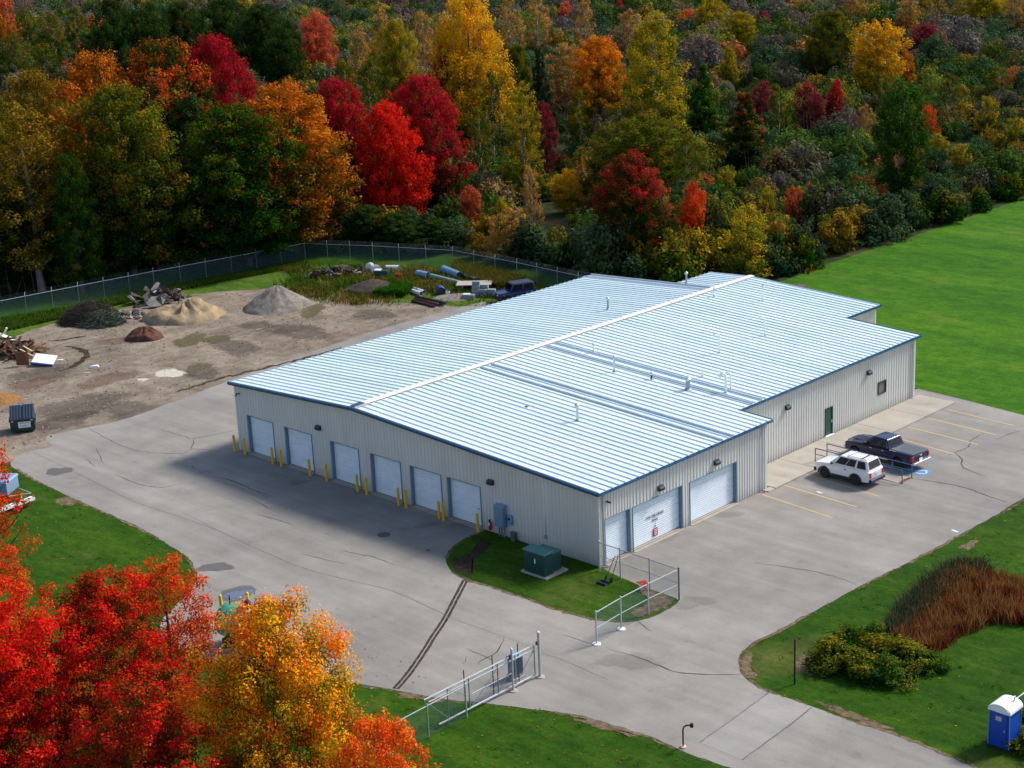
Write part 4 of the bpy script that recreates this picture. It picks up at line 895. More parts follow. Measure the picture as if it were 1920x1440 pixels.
for k in range(6): MB().box((-0.62 + 0.25 * k, 0.88, 0.72), (0.05, 0.08, 0.9)).build('cooling_fin', M['xfmr'], tf)
MB().box((0.08, -0.803, 0.98), (0.10, 0.012, 0.30)).build('warning_label', M['white'], tb)
MB().box((0, -0.80, 0.83), (0.015, 0.012, 1.3)).build('door_gap', M['seal'], tb)

# shovels leaning on the fence post, fallen sign
q = (1.888, -0.329)
sh = thing('shovel', 'pair-end wooden shovel leaning on the rail fence post', 'shovel', (2.0, -1.25))
MB().tube([(0, 0, 0.25), (0.10, 0.55, 1.55)], 0.022, 6).build('handle', M['brownwood'], sh)
MB().hexa([(-0.12, -0.10, 0.03), (0.12, -0.10, 0.03), (0.12, -0.07, 0.03), (-0.12, -0.07, 0.03), (-0.12, 0.0, 0.32), (0.12, 0.0, 0.32), (0.12, 0.03, 0.32), (-0.12, 0.03, 0.32)]).build('blade', M['frame'], sh)
sh['label'] = 'shovel with dark blade leaning towards the warehouse corner fence'
s2 = copy_tree(sh); s2.location = (1.55, -1.2, 0); s2.rotation_euler = (0, 0, R(-35)); s2['label'] = 'shovel leaning crosswise beside the other shovel at the fence'; s2.name = 'shovel'
bk = thing('tool_tray', 'small dark blue tray lying by the shovels', 'tray', (1.75, -1.75))
MB().extrude([(-0.35, -0.2), (0.35, -0.2), (0.35, 0.2), (-0.35, 0.2)], 0.03, 0.03).box((0, 0.2, 0.09), (0.7, 0.03, 0.12)).box((0, -0.2, 0.09), (0.7, 0.03, 0.12)).build('tray', M['lampbody'], bk)
q = (4.651, -1.131)
fs = thing('fallen_sign', 'orange and white triangular sign tipped over on the bare soil', 'sign', (q[0] - 0.5, q[1] + 0.1)); fs.scale = (0.75, 0.75, 0.85)
tl = MB().add([(-0.75, 0.1, 0.42), (0.65, -0.15, 0.38), (0.05, 0.55, 0.62), (-0.75, 0.13, 0.40), (0.65, -0.12, 0.36), (0.05, 0.58, 0.60)], [(0, 1, 2), (5, 4, 3), (0, 3, 4, 1), (1, 4, 5, 2), (2, 5, 3, 0)]).build('sign_face', M['orange'], fs)
MB().add([(-0.35, -0.02, 0.40), (0.30, -0.13, 0.38), (0.0, -0.1, 0.08)], [(0, 1, 2)]).build('sign_panel', M['white'], fs)
MB().tube([(0.0, 0.05, 0.05), (0.0, 0.1, 0.5)], 0.025, 6).build('stake', M['white'], fs)

# black post and bent black pipe
q = (18.035, -5.201)
bp = thing('black_post', 'tall thin black post standing alone on the worn grass corner', 'post', q)
MB().tube([(0, 0, 0), (0.0, 0, 2.55)], [0.05, 0.045], 8).build('post', M['black'], bp)
MB().lathe([(0.05, 0), (0.055, 0.03), (0.02, 0.06)], 8, (0, 0, 2.55)).build('post_cap', M['black'], bp)
q = (17.711, -14.032)
gp = thing('gooseneck_pedestal', 'short bent black pedestal at the edge of the drive', 'pedestal', q)
MB().tube([(0, 0, 0), (0, 0, 0.95), (0.03, 0.02, 1.12), (0.14, 0.10, 1.22), (0.30, 0.2, 1.24)], 0.04, 8).build('bent_pipe', M['black'], gp)
MB().box((0.36, 0.24, 1.24), (0.16, 0.16, 0.2), R(30)).build('reader_head', M['black'], gp, bevel=0.015)
MB().lathe([(0.16, 0.0), (0.16, 0.08), (0.06, 0.12)], 10).build('base', M['palewood'], gp)

# ---------------------------------------------------------------- portable toilet
pt = thing('portable_toilet', 'blue portable toilet with rounded white roof on the right lawn', 'toilet', (28.98 + 0.35, -4.05, 0.0), R(0))
def pbox(z0, z1, w0, w1): return [(-w0, -w0, z0), (w0, -w0, z0), (w0, w0, z0), (-w0, w0, z0), (-w1, -w1, z1), (w1, -w1, z1), (w1, w1, z1), (-w1, w1, z1)]
MB().hexa(pbox(0.0, 0.12, 0.57, 0.57)).build('skid_base', M['lampbody'], pt)
MB().hexa(pbox(0.12, 2.0, 0.545, 0.525)).build('cabin', M['pottyblue'], pt)
dp = []
for k in range(9):
    a = math.pi * k / 8; dp.append((0.40 * math.cos(a), 1.78 + 0.22 * math.sin(a)))
dp = [(-0.40, 0.16), (0.40, 0.16)] + dp
V = [(x, -0.575, z) for x, z in dp] + [(x, -0.53, z) for x, z in dp]; n = len(dp)
dr_ = MB().add(V, [tuple(range(n)), tuple(range(n, 2 * n))[::-1]] + [(i, (i + 1) % n, n + (i + 1) % n, n + i) for i in range(n)]).build('door', M['pottyblue'], pt)
MB().box((-0.02, -0.585, 1.62), (0.30, 0.015, 0.24)).build('door_plate', M['galv'], dr_)
MB().box((0.30, -0.59, 1.05), (0.06, 0.04, 0.12)).build('door_latch', M['galv'], dr_)
for sx in (-1, 1):
    for sy in (-1, 1): MB().tube([(sx * 0.55, sy * 0.55, 0.12), (sx * 0.535, sy * 0.535, 2.0)], 0.022, 6).build('corner_edge', M['bluepipe'], pt)
rp = [(-0.60, 1.94)] + [(0.60 * -math.cos(math.pi * k / 10), 2.02 + 0.34 * math.sin(math.pi * k / 10)) for k in range(11)] + [(0.60, 1.94)]
n = len(rp); V = [(x, -0.62, z) for x, z in rp] + [(x, 0.62, z) for x, z in rp]
MB().add(V, [tuple(range(n)), tuple(range(n, 2 * n))[::-1]] + [(i, (i + 1) % n, n + (i + 1) % n, n + i) for i in range(n)]).build('roof', M['pottywhite'], pt, bevel=0.02)
V = [(x * 0.86, -0.64, z * 1.0 + 0.0) for x, z in rp[1:-1]]
MB().tube(V, 0.03, 6).build('roof_rim', M['pottywhite'], pt)
MB().tube([(0.3, 0.3, 2.2), (0.3, 0.3, 2.55)], 0.05, 8).build('vent_pipe', M['pottywhite'], pt)

# ---------------------------------------------------------------- dumpster
dm = thing('dumpster', 'dark green dumpster with ribbed sloping lids and white notice at the yard edge', 'dumpster', ((-54.732, -7.702)[0], (-54.732, -7.702)[1], 0), R(58))
prof = [(-1.0, 0.18), (1.0, 0.18)]
def side(x): return [(x, -0.85, 0.16), (x, 0.85, 0.16), (x, 0.95, 1.75), (x, -0.95, 1.15)]
MB().add(side(-0.95) + side(0.95), [(0, 1, 2, 3), (4, 7, 6, 5), (0, 4, 5, 1), (1, 5, 6, 2), (2, 6, 7, 3), (3, 7, 4, 0)]).build('body', M['dumpgreen'], dm, bevel=0.02)
for sx in (-1, 1):
    ld_ = MB().hexa([(sx * 0.48 - 0.45, -1.0, 1.15), (sx * 0.48 + 0.45, -1.0, 1.15), (sx * 0.48 + 0.45, 0.98, 1.78), (sx * 0.48 - 0.45, 0.98, 1.78), (sx * 0.48 - 0.45, -1.0, 1.21), (sx * 0.48 + 0.45, -1.0, 1.21), (sx * 0.48 + 0.45, 0.98, 1.84), (sx * 0.48 - 0.45, 0.98, 1.84)]).build('lid', M['dumplid'], dm)
    for k in range(4):
        xx = sx * 0.48 - 0.34 + 0.225 * k
        MB().hexa([(xx - 0.04, -0.95, 1.225), (xx + 0.04, -0.95, 1.225), (xx + 0.04, 0.9, 1.815), (xx - 0.04, 0.9, 1.815), (xx - 0.025, -0.93, 1.30), (xx + 0.025, -0.93, 1.30), (xx + 0.025, 0.88, 1.875), (xx - 0.025, 0.88, 1.875)]).build('lid_rib', M['dumplid'], ld_)
for sx in (-1, 1):
    MB().box((sx * 0.99, -0.05, 1.0), (0.10, 1.2, 0.14)).build('fork_pocket', M['dumpgreen'], dm)
    MB().box((sx * 0.75, -0.92, 1.06), (0.16, 0.06, 0.10)).build('corner_marker', M['whiteline'], dm)
for k in range(5): MB().box((-0.8 + 0.4 * k, -0.89, 0.5), (0.06, 0.05, 0.6)).build('stiffener', M['dumpgreen'], dm)
pl = MB().box((0.15, -0.935, 0.72), (0.95, 0.03, 0.50)).build('notice_plate', M['white'], dm)
text_obj('plate_lettering', 'WASTE', 0.24, M['xfmr'], pl, (0.15, -0.953, 0.86), (R(90), 0, 0))
for k in range(2): MB().box((0.15, -0.953, 0.66 - 0.1 * k), (0.7, 0.004, 0.03)).build('plate_line', M['elecgrey'], pl)

# ---------------------------------------------------------------- green tank with pumps behind the maples
q = (-8.347, -20.788)
tk = thing('fuel_tank', 'green horizontal fuel tank with maroon fittings half hidden behind the gold maple', 'tank', (q[0], q[1], 0), R(8))
MB().lathe([(0.05, -1.65), (0.70, -1.55), (0.92, -1.35), (0.95, -1.2), (0.95, 1.2), (0.92, 1.35), (0.70, 1.55), (0.05, 1.65)], 28, (0, 0, 1.45), axis='x').build('shell', M['tank'], tk, smooth=True)
for xx in (-0.9, 0.9): MB().box((xx, 0, 0.3), (0.25, 1.5, 0.6)).build('saddle', M['tankdark'], tk)
for xx in (-1.2, 0.0, 1.2): MB().lathe([(0.955, -0.03), (0.97, 0.0), (0.955, 0.03)], 28, (xx, 0, 1.45), axis='x').build('weld_band', M['tankdark'], tk)
MB().tube([(0.5, 0, 2.35), (0.5, 0, 2.75)], 0.06, 8).build('riser', M['tankdark'], tk)
MB().lathe([(0.20, 0), (0.22, 0.12), (0.12, 0.28)], 12, (0.5, 0, 2.72)).build('fill_cap', M['maroon'], tk)
MB().tube([(-0.9, 0, 2.35), (-0.9, 0, 2.95)], 0.035, 6).build('vent', M['black'], tk)
MB().lathe([(0.3, 0), (0.3, 0.06), (0.2, 0.10)], 12, (0.1, 0, 2.38)).build('hatch', M['tankdark'], tk)
q = (-7.544, -19.444)
pu = thing('fuel_pump', 'red and white fuel pump cabinet half hidden by the gold maple', 'pump', (q[0], q[1], 0), R(8))
MB().box((0, 0, 0.65), (0.8, 0.55, 1.3)).build('cabinet', M['white'], pu, bevel=0.02)
MB().box((0, -0.02, 1.42), (0.86, 0.6, 0.26)).build('header', M['orange'], pu, bevel=0.02)
MB().tube([(0.35, -0.3, 1.2), (0.5, -0.45, 0.7), (0.42, -0.4, 0.3), (0.3, -0.32, 0.8)], 0.025, 6).build('hose', M['black'], pu)
MB().tube([(0.1, 0.1, 1.5), (0.1, 0.1, 2.0), (0.5, 0.2, 2.1)], 0.05, 8).build('pipe', M['black'], pu)
for q, lab in (((-11.391, -20.018), 'yellow post standing left of the green tank'), ((-10.450, -18.808), 'yellow post standing behind the green tank')):
    b = copy_tree(b0); b.location = (q[0], q[1], 0); b.scale = (1, 1, 1.6); b['label'] = lab; b['group'] = 'yellow posts round the tank'

# ---------------------------------------------------------------- ramp and handrails in the parking bay
rp0 = thing('concrete_ramp', 'short concrete ramp between the white car and the dark pickup', 'ramp', (0.6, 24.15, 0))
MB().add([(-0.02, -0.72, 0.017), (6.1, -0.78, 0.017), (6.1, 0.55, 0.017), (-0.02, 0.62, 0.017), (-0.02, -0.72, 0.15), (6.1, -0.78, 0.03), (6.1, 0.55, 0.03), (-0.02, 0.62, 0.15)], [(3, 2, 1, 0), (4, 5, 6, 7), (0, 1, 5, 4), (1, 2, 6, 5), (2, 3, 7, 6), (3, 0, 4, 7)]).build('slab', M['concrete'], rp0)
MB().box((5.95, -0.1, 0.045), (0.25, 1.25, 0.02)).build('rusty_edge', M['rust'], rp0)
def handrail(lab, yy, xs):
    h = thing('handrail', lab, 'handrail', (xs[0], yy, 0), group='blue-grey handrails along the ramp')
    L = xs[-1] - xs[0]; zb = lambda x: 0.14 - 0.11 * x / L
    for x in xs:
        x -= xs[0]
        MB().tube([(x, 0, zb(x) - 0.02), (x, 0, zb(x) + 0.94)], 0.034, 7).build('post', M['railblue'], h)
        MB().lathe([(0.09, 0), (0.08, 0.02), (0.03, 0.03)], 8, (x, 0, zb(x))).build('base_plate', M['rust'], h)
    for hz, rr in ((0.95, 0.038), (0.52, 0.030)):
        P = [(0, 0, zb(0) + hz - 0.35), (0.0, 0, zb(0) + hz)] if hz > 0.9 else [(0, 0, zb(0) + hz)]
        P += [(x, 0, zb(x) + hz) for x in np.linspace(0.06, L - 0.06, 5)]
        P += [(L, 0, zb(L) + hz - 0.06), (L, 0, zb(L) + hz - 0.3)] if hz > 0.9 else [(L, 0, zb(L) + hz)]
        MB().tube(P, rr, 7).build('rail', M['railblue'], h)
handrail('blue-grey handrail on the white car side of the ramp', 23.42, [-0.35, 1.5, 3.3, 5.15, 6.7])
handrail('blue-grey handrail on the dark pickup side of the ramp', 24.72, [-0.25, 1.5, 3.3, 5.1, 6.65])

# ---------------------------------------------------------------- heaps in the yard
def heap_mesh(name, rx, ry, h, mat, seed, rough=0.12, power=1.0, peaks=((0, 0, 1.0),), nr=14, na=40):
    rnd = random.Random(seed); V = []; F = []
    ph = [rnd.uniform(0, 6.28) for _ in range(12)]
    for i in range(nr + 1):
        t = i / nr
        for k in range(na):
            a = 2 * math.pi * k / na
            e = 1 + 0.10 * math.sin(2 * a + ph[0]) + 0.08 * math.sin(3 * a + ph[1]) + 0.05 * math.sin(7 * a + ph[2])
            x, y = rx * t * e * math.cos(a), ry * t * e * math.sin(a)
            z = 0.0
            for (px, py, pk) in peaks:
                d = math.hypot((x - px) / rx, (y - py) / ry)
                z = max(z, pk * h * max(0.0, 1 - math.sqrt(d * d + 0.012) + 0.06) ** power)
            g = (0.5 * math.sin(9 * a + ph[3] + 3 * t) + 0.3 * math.sin(17 * a + ph[4]) + 0.2 * math.sin(5 * t * 3 + ph[5]))
            z *= 1 + rough * g * min(1.0, t * 2.2)
            z += rough * h * rnd.uniform(-0.12, 0.12) * (1 if 0 < t < 0.97 else 0)
            if i == nr: z = -0.05
            V.append((x, y, z))
    for i in range(nr):
        for k in range(na):
            k2 = (k + 1) % na
            F.append((i * na + k, i * na + k2, (i + 1) * na + k2, (i + 1) * na + k))
    mb = MB().add(V, F); me = mb.mesh(name, M[mat], smooth=True)
    return me
def heap(name, label, cat, q, rx, ry, h, mat, seed, rz=R(45), **kw):
    t = thing(name, label, cat, q, rz); part('mound', heap_mesh('mound', rx, ry, h, mat, seed, **kw), t); return t
heap('sand_pile', 'tan sand heap with eroded side beside the broken asphalt', 'pile', (-73.671, 21.362), 3.7, 3.2, 1.9, 'sand', 1, rough=0.42, peaks=((0.3, 0.2, 1.0), (-1.6, -0.6, 0.66), (1.5, -0.8, 0.5)), power=0.9)
heap('gravel_pile', 'cone-shaped grey brown gravel heap in the middle of the yard', 'pile', (-69.200, 29.446), 3.6, 3.2, 2.35, 'gravel', 2, rough=0.16)
heap('soil_pile', 'small reddish brown soil heap in front of the sand', 'pile', (-70.575, 14.436), 1.75, 1.7, 1.15, 'redsoil', 3, rough=0.25, power=0.6)
heap('mulch_pile', 'orange wood chip heap at the left edge above the dumpster', 'pile', (-63.807, -4.944), 1.9, 2.0, 0.7, 'mulch', 4, rough=0.15)
ts = heap('topsoil_mound', 'dark soil mound with green weeds on its right side', 'pile', (-66.232, 39.637), 3.2, 2.6, 1.25, 'topsoil', 5, rough=0.1, power=0.8)
heap('gravel_pile', 'flat pale gravel spread in front of the block stack', 'pile', (-56.824, 42.712), 2.6, 1.6, 0.35, 'gravel', 6, rough=0.1)
def chunk_mesh(seed, flat=0.5):
    rnd = random.Random(seed); bm = bmesh.new()
    P = [bm.verts.new((rnd.uniform(-1, 1), rnd.uniform(-1, 1), rnd.uniform(-flat, flat))) for _ in range(11)]
    bmesh.ops.convex_hull(bm, input=P); me = bpy.data.meshes.new('chunk')
    for v in [v for v in bm.verts if not v.link_faces]: bm.verts.remove(v)
    bm.to_mesh(me); bm.free(); return me
CH = {m_: [] for m_ in ('rubble', 'darkrubble', 'blockgrey')}
for m_ in CH:
    for k in range(5):
        me = chunk_mesh(100 + k, 0.35 + 0.15 * (k % 3)); me.materials.append(M[m_]); CH[m_].append(me)
def rubble(name, label, q, rx, ry, h, n, sizes, mats, seed, rz=R(45)):
    rnd = random.Random(seed); t = thing(name, label, 'pile', q, rz)
    for k in range(n):
        a = rnd.uniform(0, 6.28); rr = math.sqrt(rnd.random()); s = rnd.uniform(*sizes)
        o = part('broken_slab', rnd.choice(CH[rnd.choice(mats)]), t)
        o.location = (rx * rr * math.cos(a), ry * rr * math.sin(a), h * (1 - rr) ** 0.8 * rnd.uniform(0.5, 1.0) + s * 0.2)
        o.rotation_euler = (rnd.uniform(-0.9, 0.9), rnd.uniform(-0.9, 0.9), rnd.uniform(0, 6.28)); o.scale = (s, s * rnd.uniform(0.5, 1.0), s * rnd.uniform(0.4, 0.9))
    return t
rubble('asphalt_rubble', 'heap of dark broken asphalt and concrete slabs behind the sand', (-81.055, 23.526), 3.3, 2.2, 1.7, 46, (0.45, 1.0), ['darkrubble', 'darkrubble', 'rubble'], 11)
rubble('concrete_rubble', 'row of small pale concrete lumps beside the brush pile', (-79.285, 18.028), 2.7, 1.3, 0.55, 60, (0.22, 0.5), ['rubble', 'rubble', 'darkrubble'], 12)
rubble('stone_pile', 'long low heap of dark and pale broken concrete near the back fence', (-74.359, 41.879), 3.6, 1.6, 1.1, 48, (0.3, 0.75), ['darkrubble', 'rubble', 'darkrubble'], 13)
q = (-79.754, 22.046)
sl = thing('concrete_slab', 'pale flat concrete slab tilted on the dark rubble', 'slab', (q[0], q[1], 0.6), R(20))
MB().extrude([(-0.9, -0.5), (-0.2, -0.75), (0.85, -0.3), (0.8, 0.6), (0.0, 0.75), (-0.8, 0.4)], 0.14, -0.07).build('slab', M['rubble'], sl).rotation_euler = (R(38), R(12), 0)
# brush pile: twigs
def twigs(name, rx, ry, h, n, mat, seed, L=(0.5, 1.5)):
    rnd = random.Random(seed); V = []; F = []
    for _ in range(n):
        a = rnd.uniform(0, 6.28); rr = math.sqrt(rnd.random()); z = h * (1 - rr * rr) * rnd.uniform(0.2, 1.05)
        c = Vector((rx * rr * math.cos(a), ry * rr * math.sin(a), max(0.05, z)))
        d = Vector((rnd.uniform(-1, 1), rnd.uniform(-1, 1), rnd.uniform(-0.3, 0.5))).normalized(); l = rnd.uniform(*L) / 2
        w = d.orthogonal().normalized() * rnd.uniform(0.012, 0.035); w2 = d.cross(w)
        b = len(V); V += [c - d * l + w, c - d * l - w * 0.5 + w2, c - d * l - w * 0.5 - w2, c + d * l]
        F += [(b, b + 1, b + 3), (b + 1, b + 2, b + 3), (b + 2, b, b + 3)]
    return MB().add(V, F).mesh(name, M[mat], fix=False)
M['twig'] = paint('dark_twigs', (0.040, 0.030, 0.020), 0.9, var=0.4, scale=3.0)
M['greentwig'] = paint('grey_green_twigs', (0.060, 0.085, 0.055), 0.9, var=0.4, scale=3.0)
bp_ = thing('brush_pile', 'dark heap of cut brush and twigs left of the rubble', 'pile', (-81.295, 15.157), R(45))
part('mound', heap_mesh('mound', 2.6, 2.4, 1.5, 'topsoil', 21, rough=0.15, power=0.7), bp_)
part('twigs', twigs('twigs', 3.0, 2.8, 1.9, 3600, 'twig', 22), bp_)
tw = part('leafy_twigs', twigs('leafy_twigs', 2.4, 2.2, 1.2, 2200, 'greentwig', 23), bp_, (1.5, -1.6, 0))
# scrap wood pile with boards
q = (-76.395, 3.660)
wp = thing('scrap_wood_pile', 'heap of broken brown scrap wood at the left edge of the yard', 'pile', q, R(45))
part('mound', heap_mesh('mound', 3.0, 2.2, 1.3, 'leafsoil', 31, rough=0.2, power=0.7), wp)
rnd = random.Random(33)
bmeshes = []
for k in range(4): bmeshes.append(MB().box((0, 0, 0), (rnd.uniform(0.9, 1.8), rnd.uniform(0.12, 0.4), rnd.uniform(0.04, 0.1))).mesh('board', M[['brownwood', 'brownwood', 'rust', 'wood'][k]]))
for k in range(90):
    a = rnd.uniform(0, 6.28); rr = math.sqrt(rnd.random())
    o = part('board', rnd.choice(bmeshes), wp, (3.0 * rr * math.cos(a), 2.2 * rr * math.sin(a), 1.5 * (1 - rr) ** 0.8 * rnd.uniform(0.6, 1.1) + 0.1))
    o.rotation_euler = (rnd.uniform(-0.6, 0.6), rnd.uniform(-0.7, 0.7), rnd.uniform(0, 6.28))
def plank(lab, a, b, w, th, mat, cat='board', name='timber_board', roll=0.0):
    a, b = Vector(a), Vector(b); d = b - a; L = d.length
    t = MB().box((0, 0, 0), (L, w, th)).build(name, M[mat], None)
    t.location = (a + b) / 2; t.rotation_euler = (d.to_track_quat('X', 'Z') @ Matrix.Rotation(roll, 3, 'X').to_quaternion()).to_euler()
    tag(t, lab, cat); return t
def P3(q, z): return (q[0], q[1], z)
plank('long pale timber lying across the scrap wood heap', P3((-82.499, 4.765), 1.5), P3((-73.327, 4.092), 0.7), 0.14, 0.09, 'palewood')
plank('second pale timber below the long one on the scrap wood', P3((-79.888, 3.863), 1.2), P3((-71.678, 3.558), 0.45), 0.12, 0.08, 'palewood')
plank('short white painted post sticking up from the scrap wood', P3((-79.356, 4.684), 1.2), P3((-78.123, 4.429), 2.1), 0.16, 0.12, 'white', 'post')
plank('white board lying on top of the scrap wood', P3((-78.696, 4.028), 1.45), P3((-76.732, 4.299), 1.2), 0.5, 0.05, 'white')
q = (-70.403, 3.623)
pb = thing('white_panel', 'big white rectangular panel with dark blue edge leaning on the scrap wood', 'panel', (q[0], q[1], 0.55), R(40))
o = MB().box((0, 0, 0), (2.0, 1.3, 0.07)).build('face', M['white'], pb); o.rotation_euler = (R(22), R(8), 0)
o2 = MB().box((-0.05, -0.72, -0.10), (2.0, 0.10, 0.22)).build('edge', M['deepblue'], pb); o2.rotation_euler = (R(22), R(8), 0)
q = (-72.327, 2.678)
cd_ = thing('rusty_sheet', 'rust brown curved metal sheet standing in the scrap wood', 'sheet metal', (q[0], q[1], 0), R(45))
V = []; 
for k in range(7):
    a = -0.7 + 1.4 * k / 6
    for z in (0.1, 1.35): V.append((0.9 * math.sin(a), -0.9 * math.cos(a), z))
    for z in (0.1, 1.35): V.append((0.86 * math.sin(a), -0.86 * math.cos(a), z))
F = []
for k in range(6):
    b = 4 * k; F += [(b, b + 4, b + 5, b + 1), (b + 2, b + 3, b + 7, b + 6), (b + 1, b + 5, b + 7, b + 3), (b, b + 2, b + 6, b + 4)]
F += [(0, 1, 3, 2), (24, 26, 27, 25)]
MB().add(V, F).build('sheet', M['rust'], cd_)
for lab, q, s in (('white wrapped bag lying on the dirt beyond the wheel rut', (-65.790, 5.860), (0.9, 0.45, 0.2)), ('cream scrap of board lying on the dirt near the white bag', (-64.741, 4.369), (0.7, 0.4, 0.08)), ('white offcut lying beside the big white panel', (-70.547, 5.203), (0.7, 0.3, 0.1))):
    t = MB().hexa([(-s[0] / 2, -s[1] / 2, 0), (s[0] / 2, -s[1] * 0.4, 0), (s[0] * 0.45, s[1] / 2, 0), (-s[0] * 0.4, s[1] * 0.45, 0), (-s[0] * 0.4, -s[1] * 0.35, s[2]), (s[0] * 0.4, -s[1] * 0.3, s[2] * 0.8), (s[0] * 0.35, s[1] * 0.35, s[2]), (-s[0] * 0.3, s[1] * 0.3, s[2] * 0.7)]).build('scrap_piece', M['white'] if 'cream' not in lab else M['concrete'], None, bevel=0.02)
    t.location = (q[0], q[1], 0.02); t.rotation_euler = (0, 0, R(50)); tag(t, lab, 'scrap')

# ---------------------------------------------------------------- pipes and stores by the back fence
def pipe(lab, a, b, r, mat, z=None, inner='seal', name='pipe'):
    z = r if z is None else z
    A, B = Vector((a[0], a[1], z)), Vector((b[0], b[1], z)); L = (B - A).length
    t = thing(name, lab, 'pipe', A); d = (B - A); ang = math.atan2(d.y, d.x); t.rotation_euler = (0, 0, ang)
    MB().lathe([(r * 0.86, 0.01), (r, 0.0), (r, L), (r * 0.86, L - 0.01), (r * 0.84, L - 0.5)], 14, axis='x').build('barrel', M[mat], t)
    for xx in (0.012, L - 0.012): MB().lathe([(r * 0.86, -0.004), (r * 0.86, 0.004)], 14, (xx, 0, 0), axis='x').build('bore', M[inner], t)
    MB().lathe([(r * 1.02, L * 0.5 - 0.05), (r * 1.03, L * 0.5), (r * 1.02, L * 0.5 + 0.05)], 14, axis='x').build('collar', M[mat], t)
    return t
pipe('large light blue pipe lying in weeds near the back fence', (-65.754, 49.268), (-62.154, 48.176), 0.42, 'bluepipe')
pipe('slimmer teal pipe lying right of the large blue pipe', (-63.545, 49.841), (-59.978, 48.482), 0.26, 'tealpipe')
pipe('short blue pipe standing off left of the long teal pipe', (-66.887, 46.494), (-65.187, 46.464), 0.38, 'bluepipe')
pipe('long teal grey pipe lying across the weeds', (-65.123, 46.791), (-58.223, 46.054), 0.27, 'tealpipe')
pipe('dark pipe lying between the two teal pipes', (-61.719, 47.053), (-58.605, 46.894), 0.26, 'damp')
pipe('pale blue pipe lying on top of the dark pipe', (-61.846, 48.662), (-59.375, 48.043), 0.16, 'whitepipe', z=0.45)
pipe('front white plastic pipe of the pair on the orange weeds', (-63.526, 41.439), (-60.289, 40.919), 0.24, 'whitepipe')
pipe('rear white plastic pipe of the pair on the orange weeds', (-63.887, 42.291), (-60.722, 41.693), 0.2, 'whitepipe')
pipe('maroon steel pipe at the near side of the dark pipe bundle', (-59.266, 38.726), (-55.615, 38.385), 0.14, 'maroon')
pipe('rusty steel pipe in the middle of the dark pipe bundle', (-59.735, 39.449), (-55.678, 39.099), 0.15, 'rust')
pipe('pale grey steel pipe at the far side of the dark pipe bundle', (-59.787, 39.938), (-55.339, 39.582), 0.16, 'galv')
pipe('black steel pipe lying over the dark pipe bundle', (-59.597, 39.542), (-54.984, 39.316), 0.12, 'black', z=0.36)
pipe('short pale pipe lying beside the reels at the back', (-72.265, 46.790), (-71.057, 47.578), 0.26, 'whitepipe')
def drum(lab, q, r, h, mat, lie=False, rz=0.0, cat='drum', name='drum'):
    t = thing(name, lab, cat, q, rz)
    o = MB().lathe([(r * 0.96, 0), (r, 0.03), (r, h * 0.33), (r * 1.03, h * 0.34), (r, h * 0.36), (r, h * 0.66), (r * 1.03, h * 0.67), (r, h * 0.69), (r, h - 0.03), (r * 0.95, h), (r * 0.9, h - 0.04)], 16).build('shell', M[mat], t)
    MB().lathe([(r * 0.88, h - 0.05), (r * 0.88, h - 0.03)], 16).build('opening', M['seal'], t)
    if lie:
        for c in t.children: c.rotation_euler = (R(90), 0, 0); c.location = (0, 0, r)
    return t
drum('blue plastic drum lying on its side among the weeds', (-59.703, 42.909), 0.42, 1.1, 'deepblue', True, R(60))
drum('small white bucket beside the lying blue drum', (-58.301, 42.779), 0.22, 0.4, 'white', False, cat='bucket', name='bucket')
def reel(lab, q, r, w, mat, rz, ):
    t = thing('cable_reel', lab, 'reel', q, rz)
    for sy in (-1, 1):
        MB().lathe([(r * 0.15, -0.04), (r, -0.04), (r, 0.04), (r * 0.15, 0.04)], 18, (0, sy * w / 2, r), axis='y').build('flange', M[mat], t)
    MB().lathe([(r * 0.5, -w / 2 + 0.045), (r * 0.5, w / 2 - 0.045)], 14, (0, 0, r), axis='y').build('core', M['damp'], t)
reel('upright white cable reel at the left of the stores', (-73.391, 45.460), 0.46, 0.35, 'pvc', R(20)); reel('larger grey white cable reel beside the upright one', (-71.631, 44.837), 0.5, 0.45, 'pvc', R(60))
q = (-70.000, 44.160); t = thing('salvage_crate', 'small dark teal crate with pale lid among the cable reels', 'crate', q, R(30))
MB().box((0, 0, 0.4), (1.6, 0.9, 0.8)).build('box', M['xfmr'], t, bevel=0.02); MB().box((-0.4, 0, 0.83), (0.7, 0.8, 0.06)).build('lid', M['whitepipe'], t)
q = (-68.287, 44.998); t = thing('fuel_can', 'small bright red container among the weeds', 'container', q, R(30))
MB().box((0, 0, 0.22), (0.9, 0.4, 0.42)).build('body', M['red'], t, bevel=0.04); MB().tube([(-0.25, 0, 0.42), (-0.2, 0, 0.54), (0.2, 0, 0.54), (0.25, 0, 0.42)], 0.03, 6).build('handle', M['red'], t)
